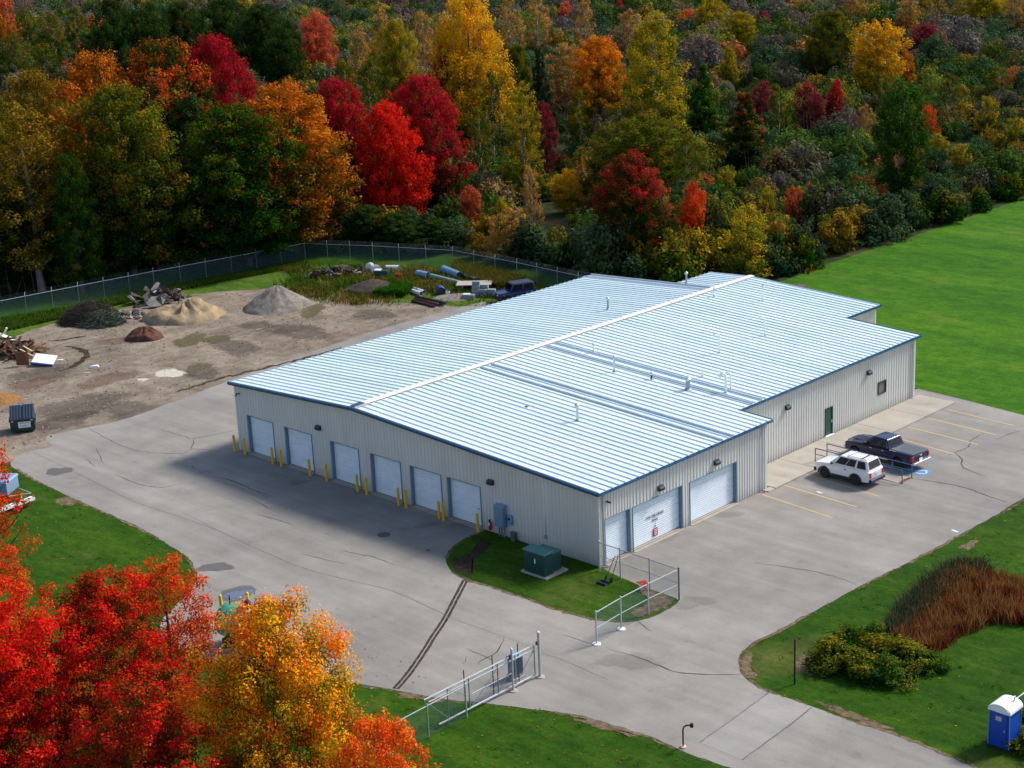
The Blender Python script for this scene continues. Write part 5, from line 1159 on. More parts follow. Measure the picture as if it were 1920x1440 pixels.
# concrete block stack
q = (-54.738, 44.372)
bs = thing('block_stack', 'stack of grey concrete blocks left of the dark blue vehicle', 'blocks', q, R(35))
bmsh = MB().box((0, 0, 0), (0.78, 0.5, 0.38)).mesh('concrete_block', M['blockgrey'], bevel=0.02)
for (x, y_, z) in [(-0.8, 0, 0), (0, 0, 0), (0.8, 0, 0), (-0.8, 0.52, 0), (0, 0.52, 0), (0.8, 0.52, 0), (-0.8, 0, 1), (0, 0, 1), (0.8, 0, 1), (-0.8, 0.52, 1), (0, 0.52, 1), (-0.8, 0.1, 2), (-0.75, 0.5, 2), (0.05, 0.4, 2), (-0.78, 0.3, 3)]:
    part('concrete_block', bmsh, bs, (x + RND.uniform(-.04, .04), y_ + RND.uniform(-.03, .03), 0.2 + z * 0.385), R(RND.uniform(-5, 5)))
q = (-57.450, 45.756); t = thing('pale_sheet', 'large pale flat sheet lying on stores left of the dark blue vehicle', 'panel', (q[0], q[1], 0.75), R(40))
MB().box((0, 0, 0), (3.6, 1.9, 0.07)).build('sheet', M['concrete'], t); 
for sx in (-1, 1): MB().box((sx * 1.2, 0, -0.4), (0.25, 1.5, 0.7)).build('support', M['blockgrey'], t)
q = (-55.385, 42.892); t = thing('scrap_box', 'small grey box with white lid in front of the block stack', 'box', q, R(35))
MB().box((0, 0, 0.22), (1.2, 0.7, 0.44)).build('body', M['galvdark'], t, bevel=0.02); MB().box((-0.2, 0, 0.48), (0.7, 0.6, 0.06)).build('lid', M['white'], t)

# things under the red maple at the left edge
q = (-42.224, -17.434)
tr = thing('utility_trailer', 'blue grey covered trailer half hidden by red leaves at the left edge', 'trailer', q, R(35))
MB().box((0, 0, 1.05), (3.2, 1.9, 0.9)).build('box_body', M['elecgrey'], tr, bevel=0.03)
MB().hexa([(-1.65, -1.0, 1.5), (1.65, -1.0, 1.5), (1.65, 1.0, 1.5), (-1.65, 1.0, 1.5), (-1.55, -0.9, 1.62), (1.55, -0.9, 1.62), (1.55, 0.9, 1.62), (-1.55, 0.9, 1.62)]).build('cover', M['bluepipe'], tr)
for sy in (-1, 1):
    MB().lathe([(0.15, -0.1), (0.36, -0.1), (0.36, 0.1), (0.15, 0.1)], 16, (0, sy * 1.05, 0.36), axis='y').build('wheel', M['tyre'], tr)
    MB().tube([(1.6, sy * 0.8, 0.5), (2.9, 0, 0.45)], 0.05, 6).build('drawbar', M['galv'], tr)
a, b = (-38.443, -19.682), (-38.722, -16.333)
bm_ = thing('boat_trailer', 'slim white trailer frame lying on the grass under the red maple', 'trailer', a, math.atan2(b[1] - a[1], b[0] - a[0]))
Lb = (Vector(b) - Vector(a)).length
for sy in (-1, 1): MB().box((Lb / 2, sy * 0.22, 0.5), (Lb, 0.10, 0.14)).build('beam', M['white'], bm_)
for k in range(5): MB().box((0.3 + k * (Lb - 0.6) / 4, 0, 0.5), (0.12, 0.36, 0.08)).build('cross_member', M['white'], bm_)
for sy in (-1, 1): MB().lathe([(0.1, -0.08), (0.26, -0.08), (0.26, 0.08), (0.1, 0.08)], 14, (Lb * 0.55, sy * 0.42, 0.26), axis='y').build('wheel', M['tyre'], bm_)
MB().tube([(Lb * 0.75, 0, 0.5), (Lb * 0.75, 0, 1.1)], 0.04, 6).build('winch_post', M['white'], bm_)
MB().box((Lb * 0.98, 0, 0.52), (0.3, 0.5, 0.16)).build('coupler', M['white'], bm_)

def stones(name, poly, n, smin, smax, seed, cols):
    rng = np.random.default_rng(seed); pl = np.array(poly); lo, hi = pl.min(0), pl.max(0)
    P = rng.uniform(lo, hi, (n * 3, 2)); x, y = P[:, 0], P[:, 1]; c = np.zeros(len(P), bool)
    for i in range(len(poly)):
        x1, y1 = poly[i]; x2, y2 = poly[(i + 1) % len(poly)]
        c ^= ((y1 > y) != (y2 > y)) & (x < (x2 - x1) * (y - y1) / ((y2 - y1) or 1e-9) + x1)
    P = P[c][:n]; m = len(P); s = rng.uniform(smin, smax, m) ** 1.0
    base = np.array([(1, 0, 0), (-1, 0, 0), (0, 1, 0), (0, -1, 0), (0, 0, 1.0)]); a = rng.uniform(0, 6.28, m)
    Rm = np.stack([np.stack([np.cos(a), -np.sin(a), 0 * a], 1), np.stack([np.sin(a), np.cos(a), 0 * a], 1), np.stack([0 * a, 0 * a, 0.6 + 0 * a], 1)], 1)
    V = np.einsum('mij,kj->mki', Rm, base) * s[:, None, None] * rng.uniform(0.6, 1.2, (m, 5, 1)); V[:, :, 0] += P[:, 0:1]; V[:, :, 1] += P[:, 1:2]; V[:, :, 2] += 0.012
    F = (np.arange(m)[:, None, None] * 5 + np.array([[0, 2, 4], [2, 1, 4], [1, 3, 4], [3, 0, 4]])[None]).reshape(-1, 3)
    me = bpy.data.meshes.new(name); me.from_pydata(V.reshape(-1, 3).tolist(), [], F.tolist()); me.materials.append(cols); o = part(name, me, None); o['kind'] = 'stuff'
stones('scattered_stones', [(-79.800, 4.374), (-82.725, 12.204), (-82.004, 20.783), (-78.427, 30.963), (-66.842, 36.531), (-53.310, 40.196), (-53.553, 19.510), (-51.253, 4.529), (-51.661, -5.436), (-49.859, -12.599)], 1100, 0.03, 0.12, 3, M['rubble'])
stones('scattered_clods', [(-79.800, 4.374), (-82.725, 12.204), (-82.004, 20.783), (-78.427, 30.963), (-66.842, 36.531), (-53.310, 40.196), (-53.553, 19.510), (-51.253, 4.529), (-51.661, -5.436), (-49.859, -12.599)], 800, 0.04, 0.15, 4, M['darkrubble'])

# ---------------------------------------------------------------- vehicles (local +x = front)
def arch(cx, r, z0, n=9):
    return [(cx + r * math.cos(math.pi * k / n), z0 + r * math.sin(math.pi * k / n)) for k in range(n + 1)]
def body_mesh(name, prof, hw, mat, taper=lambda x, z: 1.0, bevel=0.03):
    """closed side outline (x,z), three width stations so that the flanks curve"""
    n = len(prof); V = []; F = []
    st = (-1.0, -0.86, 0.86, 1.0)
    for s in st:
        inset = 0.0 if abs(s) < 0.9 else 1.0
        cx = sum(p_[0] for p_ in prof) / n; cz = sum(p_[1] for p_ in prof) / n
        for x, z in prof:
            k = 1 - 0.018 * inset
            V.append((cx + (x - cx) * k, s * hw * taper(x, z), cz + (z - cz) * (1 - 0.03 * inset)))
    for j in range(3):
        for i in range(n):
            i2 = (i + 1) % n; F.append((j * n + i, j * n + i2, (j + 1) * n + i2, (j + 1) * n + i))
    F += [tuple(range(n)), tuple(range(3 * n, 4 * n))[::-1]]
    me = MB().add(V, F).mesh(name, M[mat])
    bm = bmesh.new(); bm.from_mesh(me); bmesh.ops.triangulate(bm, faces=[f for f in bm.faces if len(f.verts) > 4], ngon_method='EAR_CLIP'); bm.to_mesh(me); bm.free()
    me.polygons.foreach_set('use_smooth', [True] * len(me.polygons)); me.set_sharp_from_angle(angle=R(38))
    return me
def wheel(parent, x, y, r, w=0.23):
    t = thing('wheel', None, None, (x, y, r)); t.parent = parent
    MB().lathe([(r * 0.62, -w / 2), (r * 0.94, -w / 2), (r, -w * 0.35), (r, w * 0.35), (r * 0.94, w / 2), (r * 0.62, w / 2)], 22, axis='y').build('tyre', M['tyre'], t)
    s = 1 if y > 0 else -1
    rm = MB().lathe([(r * 0.60, -w * 0.3), (r * 0.63, s * w * 0.40), (r * 0.50, s * w * 0.46), (r * 0.42, s * w * 0.30), (r * 0.14, s * w * 0.36)], 18, axis='y')
    for k in range(5):
        a = 2 * math.pi * k / 5
        rm.box((r * 0.34 * math.cos(a), s * w * 0.42, r * 0.34 * math.sin(a)), (r * 0.42, 0.03, r * 0.15), tilt=Matrix.Rotation(-a, 3, 'Y'))
    rm.build('rim', M['rim'], t)
def cabin(name, base, top, zb, zt, mat, parent):
    """base/top = (xr, xf, hw_r, hw_f)"""
    P = [(base[0], -base[2], zb), (base[1], -base[3], zb), (base[1], base[3], zb), (base[0], base[2], zb), (top[0], -top[2], zt), (top[1], -top[3], zt), (top[1], top[3], zt), (top[0], top[2], zt)]
    me = MB().hexa(P).mesh(name, M[mat]); bm = bmesh.new(); bm.from_mesh(me)
    bmesh.ops.bevel(bm, geom=list(bm.edges), offset=0.10, segments=4, affect='EDGES', clamp_overlap=True, profile=0.6); bm.to_mesh(me); bm.free()
    me.polygons.foreach_set('use_smooth', [True] * len(me.polygons)); me.set_sharp_from_angle(angle=R(40))
    return part(name, me, parent), [Vector(q) for q in P]
def pane(name, quad, u0, u1, v0, v1, parent, mat='glass', off=0.012, lean=(0.0, 0.0)):
    a, b, c, d = quad   # bottom-left, bottom-right, top-right, top-left
    def pt(u, v): return (a * (1 - u) + b * u) * (1 - v) + (d * (1 - u) + c * u) * v
    n = (b - a).cross(d - a).normalized()
    Q = [pt(u0, v0), pt(u1, v0), pt(u1 + lean[1], v1), pt(u0 + lean[0], v1)]
    V = [q + n * off for q in Q] + [q - n * 0.02 for q in Q]
    return MB().add(V, [(0, 1, 2, 3), (7, 6, 5, 4), (0, 4, 5, 1), (1, 5, 6, 2), (2, 6, 7, 3), (3, 7, 4, 0)]).build(name, M[mat], parent)

def make_suv():
    t = thing('sport_utility_vehicle', 'white boxy sport utility vehicle with dark lower trim parked at the kerb', 'car', (3.30, 22.08, 0.016), R(180)); t.scale = (0.95, 0.98, 1.0)
    xf, xr_ = 1.48, -1.15; R_ = 0.39
    prof = [(2.28, 0.44), (2.34, 0.64), (2.32, 0.88), (2.20, 1.04), (1.60, 1.13), (1.02, 1.19), (-2.20, 1.20), (-2.33, 1.12), (-2.36, 0.62), (-2.28, 0.42)] + \
           arch(xr_, 0.46, 0.36)[::-1] + arch(xf, 0.46, 0.36)[::-1]
    tp = lambda x, z: (1.0 - 0.10 * max(0, x - 1.4) ** 1.5) * (1.0 - 0.02 * abs(z - 0.75))
    part('body', body_mesh('body', prof, 0.89, 'carwhite', tp), t)
    MB().box((0, 0, 0.42), (4.0, 1.36, 0.30)).build('chassis', M['seal'], t)
    cb, P = cabin('cabin', (-2.26, 1.10, 0.85, 0.80), (-2.0, 0.24, 0.70, 0.69), 1.17, 1.84, 'carwhite', t)
    L = (P[1], P[0], P[4], P[5]); Rr = (P[3], P[2], P[6], P[7]); Fr = (P[2], P[1], P[5], P[6]); Bk = (P[0], P[3], P[7], P[4])
    for sd_, fl in ((Rr, False), (L, True)):
        g = (lambda u: 1 - u) if fl else (lambda u: u)
        a_, b_ = (0.06, 0.33), (0.40, 0.80)
        for (u0, u1), nm, ln in (((0.07, 0.31), 'rear_side_window', (0.0, 0.0)), ((0.37, 0.60), 'side_window', (0.0, 0.0)), ((0.62, 0.88), 'side_window', (0.0, 0.06))):
            U0, U1 = sorted((g(u0), g(u1)))
            ln2 = ln if not fl else (-ln[1], -ln[0])
            pane(nm, sd_, U0, U1, 0.14, 0.88, t, lean=ln2)
    pane('windscreen', Fr, 0.06, 0.94, 0.10, 0.92, t); pane('rear_window', Bk, 0.08, 0.92, 0.16, 0.88, t)
    for s in (-1, 1):
        for x in (xf, xr_):
            wheel(t, x, s * 0.76, R_)
            V = []
            A0 = arch(x, 0.455, 0.36, 10); A1 = arch(x, 0.56, 0.33, 10)
            for (q0, q1) in zip(A0, A1):
                V += [(q0[0], s * 0.86, q0[1]), (q1[0], s * 0.86, q1[1]), (q0[0], s * 0.925, q0[1]), (q1[0], s * 0.915, q1[1])]
            F = []
            for k in range(10):
                b = 4 * k; F += [(b + 2, b + 3, b + 7, b + 6), (b + 1, b + 5, b + 7, b + 3), (b, b + 2, b + 6, b + 4)]
            MB().add(V, F).build('wheel_flare', M['cladding'], t)
        MB().box((0.16, s * 0.885, 0.42), (1.75, 0.06, 0.16)).build('rocker_trim', M['cladding'], t, bevel=0.01)
        MB().box((2.26, s * 0.62, 0.90), (0.16, 0.36, 0.17)).build('headlight', M['headlight'], t, bevel=0.015)
        MB().box((-2.33, s * 0.76, 0.90), (0.10, 0.16, 0.36)).build('tail_light', M['taillight'], t, bevel=0.01)
        MB().box((0.80, s * 0.98, 1.27), (0.12, 0.20, 0.16)).build('mirror', M['cladding'], t, bevel=0.02)
        MB().box((-0.30, s * 0.90, 0.98), (0.18, 0.03, 0.05)).build('door_handle', M['cladding'], t)
        MB().tube([(-0.35, s * 0.55, 1.83), (-0.30, s * 0.55, 1.90), (-1.75, s * 0.55, 1.90), (-1.85, s * 0.55, 1.83)], 0.022, 6).build('roof_rail', M['cladding'], t)
    for x in (-0.35, -1.45): MB().box((x, 0, 1.905), (0.06, 1.12, 0.04)).build('roof_bar', M['cladding'] if x < -1 else M['carwhite'], t)
    MB().box((2.32, 0, 0.50), (0.22, 1.72, 0.26)).build('front_bumper', M['cladding'], t, bevel=0.04)
    MB().box((-2.40, 0, 0.52), (0.24, 1.78, 0.26)).build('rear_bumper', M['cladding'], t, bevel=0.04)
    MB().box((2.33, 0, 0.84), (0.08, 0.80, 0.15)).build('grille', M['cladding'], t)
    MB().box((-2.375, 0, 0.92), (0.02, 0.34, 0.16)).build('number_plate', M['whiteline'], t)
    return t
make_suv()
def make_pickup():
    t = thing('pickup_truck', 'midnight blue pickup truck with grey bed cover parked beside the ramp', 'pickup', (3.30, 26.75, 0.016), R(176))
    xf, xr_ = 1.95, -1.75; R_ = 0.41
    prof = [(2.80, 0.50), (2.88, 0.72), (2.86, 1.02), (2.72, 1.14), (2.0, 1.22), (1.25, 1.26), (-2.86, 1.28), (-2.92, 1.20), (-2.92, 0.62), (-2.82, 0.52)] + \
           arch(xr_, 0.52, 0.42)[::-1] + arch(xf, 0.52, 0.42)[::-1]
    tp = lambda x, z: (1.0 - 0.07 * max(0, x - 1.9) ** 1.6) * (1.0 - 0.03 * abs(z - 0.85))
    part('body', body_mesh('body', prof, 1.0, 'carnavy', tp), t)
    MB().box((0, 0, 0.50), (5.0, 1.5, 0.30)).build('chassis', M['seal'], t)
    cb, P = cabin('cabin', (-0.95, 1.38, 0.94, 0.92), (-0.66, 0.52, 0.76, 0.74), 1.25, 1.88, 'carnavy', t)
    L = (P[1], P[0], P[4], P[5]); Rr = (P[3], P[2], P[6], P[7]); Fr = (P[2], P[1], P[5], P[6]); Bk = (P[0], P[3], P[7], P[4])
    for sd_, fl in ((Rr, False), (L, True)):
        g = (lambda u: 1 - u) if fl else (lambda u: u)
        for (u0, u1), ln in (((0.10, 0.42), (0.02, 0.0)), ((0.46, 0.82), (0.0, 0.06))):
            U0, U1 = sorted((g(u0), g(u1))); ln2 = ln if not fl else (-ln[1], -ln[0])
            pane('side_window', sd_, U0, U1, 0.12, 0.86, t, lean=ln2)
    pane('windscreen', Fr, 0.06, 0.94, 0.08, 0.92, t); pane('rear_window', Bk, 0.10, 0.90, 0.18, 0.86, t)
    MB().box((-1.92, 0, 1.275), (1.86, 1.74, 0.05)).build('bed_cover', M['tonneau'], t, bevel=0.015)
    MB().box((2.0, 0, 1.225), (1.3, 0.85, 0.05)).build('bonnet_bulge', M['carnavy'], t, bevel=0.02)
    for s in (-1, 1):
        for x in (xf, xr_): wheel(t, x, s * 0.86, R_, 0.27)
        MB().box((-2.86, s * 0.90, 1.0), (0.18, 0.20, 0.34)).build('tail_light', M['taillight'], t, bevel=0.012)
        MB().box((2.76, s * 0.76, 0.98), (0.20, 0.34, 0.22)).build('headlight', M['headlight'], t, bevel=0.02)
        MB().box((1.0, s * 1.12, 1.36), (0.12, 0.24, 0.24)).build('mirror', M['black'], t, bevel=0.02)
        for x in (-0.45, 0.55): MB().box((x, s * 1.005, 1.10), (0.20, 0.035, 0.05)).build('door_handle', M['chrome'], t)
        MB().tube([(-0.9, s * 1.0, 0.52), (1.2, s * 1.0, 0.52)], 0.05, 8).build('side_step', M['chrome'], t)
    MB().box((-3.0, 0, 0.62), (0.22, 1.94, 0.20)).build('rear_bumper', M['chrome'], t, bevel=0.03)
    MB().box((2.92, 0, 0.62), (0.20, 1.86, 0.26)).build('front_bumper', M['chrome'], t, bevel=0.03)
    MB().box((2.88, 0, 0.95), (0.08, 1.0, 0.30)).build('grille', M['frame'], t, bevel=0.01)
    MB().box((-2.945, 0.0, 0.80), (0.03, 0.36, 0.18)).build('number_plate', M['white'], t)
    MB().box((-2.94, 0, 1.08), (0.02, 0.22, 0.12)).build('tailgate_emblem', M['chrome'], t)
    return t
make_pickup()
def make_jeep():
    t = thing('boxy_off_roader', 'dark blue boxy off-road vehicle parked behind the warehouse roof edge', 'car', (-50.9, 44.9, 0.0), R(-112))
    xf, xr_ = 1.25, -1.2; R_ = 0.38
    prof = [(1.98, 0.50), (2.02, 0.80), (1.98, 1.08), (0.72, 1.16), (-1.95, 1.18), (-2.0, 1.1), (-2.0, 0.5)] + arch(xr_, 0.46, 0.48)[::-1] + arch(xf, 0.46, 0.48)[::-1]
    part('body', body_mesh('body', prof, 0.80, 'carblue', lambda x, z: 1.0 - 0.12 * max(0, x - 0.9)), t)
    cb, P = cabin('cabin', (-1.97, 0.72, 0.78, 0.76), (-1.85, 0.42, 0.70, 0.70), 1.17, 1.86, 'carblue', t)
    L = (P[1], P[0], P[4], P[5]); Rr = (P[3], P[2], P[6], P[7]); Fr = (P[2], P[1], P[5], P[6]); Bk = (P[0], P[3], P[7], P[4])
    for sd_ in (L, Rr):
        for u0, u1 in ((0.06, 0.46), (0.54, 0.94)): pane('side_window', sd_, u0, u1, 0.15, 0.85, t)
    pane('windscreen', Fr, 0.08, 0.92, 0.12, 0.88, t); pane('rear_window', Bk, 0.1, 0.9, 0.15, 0.85, t)
    MB().box((-0.7, 0, 1.88), (2.2, 1.36, 0.05)).build('roof_panel', M['cladding'], t, bevel=0.015)
    for s in (-1, 1):
        for x in (xf, xr_):
            wheel(t, x, s * 0.74, R_)
            MB().box((x, s * 0.84, 0.98), (1.0, 0.22, 0.05)).build('fender', M['carblue'], t, bevel=0.012)
        MB().lathe([(0.10, 0.0), (0.10, 0.05), (0.05, 0.07)], 12, (1.99, s * 0.42, 0.92), axis='x').build('headlight', M['headlight'], t)
    MB().box((2.05, 0, 0.56), (0.16, 1.5, 0.18)).build('front_bumper', M['black'], t); MB().box((2.0, 0, 0.90), (0.06, 0.55, 0.3)).build('grille', M['black'], t)
make_jeep()

# ---------------------------------------------------------------- foliage
def m_leaf(name, low, high, acc, t0=0.35, w=0.35, accp=0.15, var=0.24, jit=0.42):
    """leaf colour: lower / inner leaves -> upper / outer leaves by leaf turning and a light gradient painted into the colour"""
    t = NT(name)
    at = t.n('ShaderNodeAttribute'); at.attribute_name = 'leaf'
    s = t.n('ShaderNodeSeparateColor'); t.l(at.outputs['Color'], s.inputs[0])
    rr, gg, bb = s.outputs[0], s.outputs[1], s.outputs[2]
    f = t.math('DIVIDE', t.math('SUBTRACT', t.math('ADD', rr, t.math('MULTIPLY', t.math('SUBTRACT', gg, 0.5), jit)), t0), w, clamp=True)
    k = t.mix(low, high, f)  # low colours are darker: crown shading painted in along with the autumn turning
    k = t.mix(k, acc, t.math('LESS_THAN', t.math('FRACT', t.math('ADD', t.math('MULTIPLY', gg, 7.31), t.math('MULTIPLY', bb, 0.22))), accp))
    oi = t.n('ShaderNodeObjectInfo').outputs['Random']
    val = t.math('ADD', 1.0 - var, t.math('MULTIPLY', t.math('ADD', t.math('MULTIPLY', bb, 0.75), t.math('MULTIPLY', oi, 0.25)), 2 * var))
    h = t.n('ShaderNodeHueSaturation'); t.l(k, h.inputs['Color']); t.l(val, h.inputs['Value'])
    t.l(t.math('ADD', 0.487, t.math('MULTIPLY', t.math('FRACT', t.math('MULTIPLY', bb, 5.7)), 0.026)), h.inputs['Hue'])
    d = t.n('ShaderNodeBsdfDiffuse'); tr_ = t.n('ShaderNodeBsdfTranslucent'); mx = t.n('ShaderNodeMixShader'); mx.inputs[0].default_value = 0.30
    t.l(h.outputs[0], d.inputs[0]); t.l(h.outputs[0], tr_.inputs[0]); t.l(d.outputs[0], mx.inputs[1]); t.l(tr_.outputs[0], mx.inputs[2]); t.l(mx.outputs[0], t.out.inputs[0])
    return t.m
LEAF = {
    'red': m_leaf('bright_red_leaves', (0.36, 0.010, 0.003), (0.70, 0.018, 0.005), (0.76, 0.07, 0.010), 0.3, 0.4, 0.10, var=0.34),
    'redlow': m_leaf('red_leaves_over_dark_green', (0.045, 0.050, 0.008), (0.62, 0.012, 0.005), (0.50, 0.09, 0.010), 0.50, 0.26, 0.10, jit=0.6),
    'orangered': m_leaf('orange_red_leaves', (0.36, 0.07, 0.010), (0.66, 0.095, 0.014), (0.72, 0.035, 0.012), 0.3, 0.5, 0.22),
    'gold': m_leaf('gold_leaves_over_green', (0.130, 0.150, 0.008), (0.88, 0.40, 0.012), (0.84, 0.15, 0.012), 0.43, 0.34, 0.22, jit=0.6),
    'flame': m_leaf('flame_leaves', (0.62, 0.16, 0.012), (0.78, 0.06, 0.014), (0.75, 0.26, 0.012), 0.45, 0.5, 0.25),
    'orange': m_leaf('orange_leaves', (0.085, 0.060, 0.008), (0.60, 0.15, 0.010), (0.46, 0.20, 0.015), 0.42, 0.34, 0.16),
    'rust': m_leaf('rust_olive_leaves', (0.075, 0.070, 0.008), (0.27, 0.145, 0.012), (0.30, 0.19, 0.02), 0.35, 0.45, 0.2),
    'olive': m_leaf('olive_leaves', (0.022, 0.060, 0.006), (0.150, 0.155, 0.010), (0.24, 0.12, 0.012), 0.40, 0.5, 0.15),
    'greentip': m_leaf('green_leaves_with_orange_tips', (0.014, 0.058, 0.004), (0.075, 0.125, 0.008), (0.26, 0.10, 0.012), 0.52, 0.35, 0.07),
    'dgreen': m_leaf('dark_green_leaves', (0.010, 0.032, 0.007), (0.040, 0.082, 0.016), (0.10, 0.10, 0.015), 0.4, 0.5, 0.10),
    'bluegreen': m_leaf('blue_green_leaves', (0.012, 0.035, 0.017), (0.042, 0.080, 0.034), (0.08, 0.095, 0.03), 0.4, 0.5, 0.12),
    'crimson': m_leaf('crimson_leaves', (0.045, 0.020, 0.008), (0.42, 0.008, 0.020), (0.30, 0.05, 0.015), 0.36, 0.3, 0.10),
    'redtip': m_leaf('dark_green_leaves_with_red_tips', (0.018, 0.040, 0.006), (0.46, 0.018, 0.020), (0.12, 0.09, 0.015), 0.56, 0.26, 0.14),
    'orangetop': m_leaf('green_leaves_with_orange_red_top', (0.022, 0.050, 0.006), (0.54, 0.07, 0.012), (0.20, 0.12, 0.012), 0.62, 0.25, 0.14),
    'yellow': m_leaf('yellow_leaves', (0.20, 0.16, 0.010), (0.72, 0.36, 0.012), (0.56, 0.33, 0.02), 0.28, 0.4, 0.2),
    'yellowgreen': m_leaf('yellow_green_leaves', (0.075, 0.105, 0.010), (0.40, 0.30, 0.014), (0.50, 0.30, 0.015), 0.38, 0.5, 0.22),
    'tan': m_leaf('tan_leaves', (0.16, 0.10, 0.035), (0.50, 0.28, 0.07), (0.45, 0.20, 0.03), 0.3, 0.5, 0.2),
    'coral': m_leaf('coral_leaves', (0.24, 0.05, 0.02), (0.62, 0.10, 0.05), (0.60, 0.20, 0.06), 0.3, 0.5, 0.2),
    'purple': m_leaf('purple_red_leaves', (0.070, 0.022, 0.022), (0.30, 0.026, 0.045), (0.20, 0.05, 0.035), 0.3, 0.5, 0.2),
    'amber': m_leaf('amber_leaves', (0.11, 0.105, 0.010), (0.74, 0.24, 0.010), (0.66, 0.15, 0.012), 0.36, 0.4, 0.16),
    'bed': m_leaf('bed_shrub_leaves', (0.024, 0.055, 0.006), (0.15, 0.16, 0.014), (0.30, 0.24, 0.02), 0.40, 0.5, 0.14),
    'green': m_leaf('fresh_green_leaves', (0.020, 0.070, 0.008), (0.065, 0.135, 0.014), (0.16, 0.15, 0.015), 0.42, 0.5, 0.12),
}
def leaf_mesh(name, C, Nn, a, b, R_, G_, B_, rng, mat=None, rgb=None):
    n = len(C)
    Nn = Nn / np.maximum(np.linalg.norm(Nn, axis=1, keepdims=True), 1e-6)
    h = rng.normal(size=(n, 3)); T = np.cross(Nn, h); T /= np.maximum(np.linalg.norm(T, axis=1, keepdims=True), 1e-6); B = np.cross(Nn, T)
    a = a[:, None]; b = b[:, None]
    V = np.stack([C - T * a, C - B * b + T * a * 0.15, C + T * a, C + B * b + T * a * 0.15], 1).reshape(-1, 3)
    me = bpy.data.meshes.new(name); me.vertices.add(4 * n); me.vertices.foreach_set('co', V.astype(np.float32).ravel())
    me.loops.add(4 * n); me.loops.foreach_set('vertex_index', np.arange(4 * n, dtype=np.int32))
    me.polygons.add(n); me.polygons.foreach_set('loop_start', np.arange(0, 4 * n, 4, dtype=np.int32))
    me.update(calc_edges=True)
    at = me.attributes.new('leaf', 'FLOAT_COLOR', 'POINT')
    colr = np.stack([R_, G_, B_, np.ones(n)], 1) if rgb is None else np.concatenate([rgb, np.ones((n, 1))], 1)
    at.data.foreach_set('color', np.repeat(colr, 4, 0).astype(np.float32).ravel())
    if mat: me.materials.append(mat)
    return me
SHAPES = {
    'round': lambda t: np.sqrt(np.clip(1 - (2 * t - 0.9) ** 2 / 1.21, 0, 1)),
    'oval': lambda t: np.sqrt(np.clip(1 - (2 * t - 0.8) ** 2 / 1.44, 0, 1)) * (1 - 0.15 * t),
    'cone': lambda t: np.clip(1.05 - t, 0, 1) ** 0.75 * np.clip(t * 8 + 0.4, 0, 1),
    'vase': lambda t: np.clip(0.25 + 1.3 * t, 0, 1) * np.sqrt(np.clip(1.02 - t ** 3, 0, 1)),
    'egg': lambda t: np.sqrt(np.clip(1 - t ** 1.5, 0, 1)) * np.clip(0.55 + 2 * t, 0, 1),
    'dome': lambda t: np.sqrt(np.clip(1 - t ** 2, 0, 1)),
}
def crown_data(seed, H, Wd, cb, nclump, nleaf, lsize, shape, crad=0.17, flat=0.65, fill=0.55, wisp=0.14, stretch=1.7, up=0.35):
    """H total height, Wd crown width, cb crown base fraction"""
    rng = np.random.default_rng(seed)
    z0 = H * cb; ch = H - z0; Rm = Wd / 2
    t = rng.uniform(0.02, 0.97, nclump); rad = SHAPES[shape](t)
    keep = rng.uniform(0, 1, nclump) < (0.25 + 0.75 * rad); t = t[keep]; rad = rad[keep]; m = len(t)
    ang = rng.uniform(0, 2 * np.pi, m); lob = 1 + 0.18 * np.sin(2 * ang + rng.uniform(0, 6) + 2 * t) + 0.17 * np.sin(3 * ang + rng.uniform(0, 6) + 5 * t)
    rho = rng.uniform(0, 1, m) ** fill * rad * lob * (1 - crad * 0.8)
    cc = np.stack([rho * np.cos(ang) * Rm, rho * np.sin(ang) * Rm, z0 + t * ch], 1)
    cr = Rm * crad * rng.uniform(0.65, 1.35, m) * (1.1 - 0.35 * t)
    cg = rng.uniform(0, 1, m)
    wgt = cr ** 2; idx = rng.choice(m, nleaf, p=wgt / wgt.sum())
    d = rng.normal(size=(nleaf, 3)); d /= np.linalg.norm(d, axis=1, keepdims=True)
    r_ = rng.uniform(0.35, 1.0, nleaf) ** 0.5 * (1 + np.abs(rng.normal(0, wisp, nleaf)))
    ax = cc - np.array([0, 0, z0 + 0.15 * ch]); ax /= np.maximum(np.linalg.norm(ax, axis=1, keepdims=True), 1e-6); ax = ax + np.array([0, 0, up]) + rng.normal(0, 0.25, ax.shape); ax /= np.linalg.norm(ax, axis=1, keepdims=True)
    dd = d * np.array([1, 1, flat]); al = np.sum(dd * ax[idx], 1, keepdims=True)
    dd = dd + ax[idx] * al * (stretch - 1.0)
    C = cc[idx] + dd * (cr[idx] * r_)[:, None] + rng.normal(0, 0.012 * Wd, (nleaf, 3))
    # droop towards outside, lift of twigs
    Nn = d * 1.0 + np.array([0, 0, 0.45]) + rng.normal(0, 0.36, (nleaf, 3))
    tn = np.clip((C[:, 2] - z0) / ch, 0, 1); out = np.clip(np.hypot(C[:, 0], C[:, 1]) / Rm, 0, 1)
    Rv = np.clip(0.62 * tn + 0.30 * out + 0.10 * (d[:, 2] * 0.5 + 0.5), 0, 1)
    sz = lsize * rng.uniform(0.6, 1.3, nleaf)
    return rng, C, Nn, sz * 0.62, sz * 0.40, Rv, cg[idx], rng.uniform(0, 1, nleaf), cc, cr
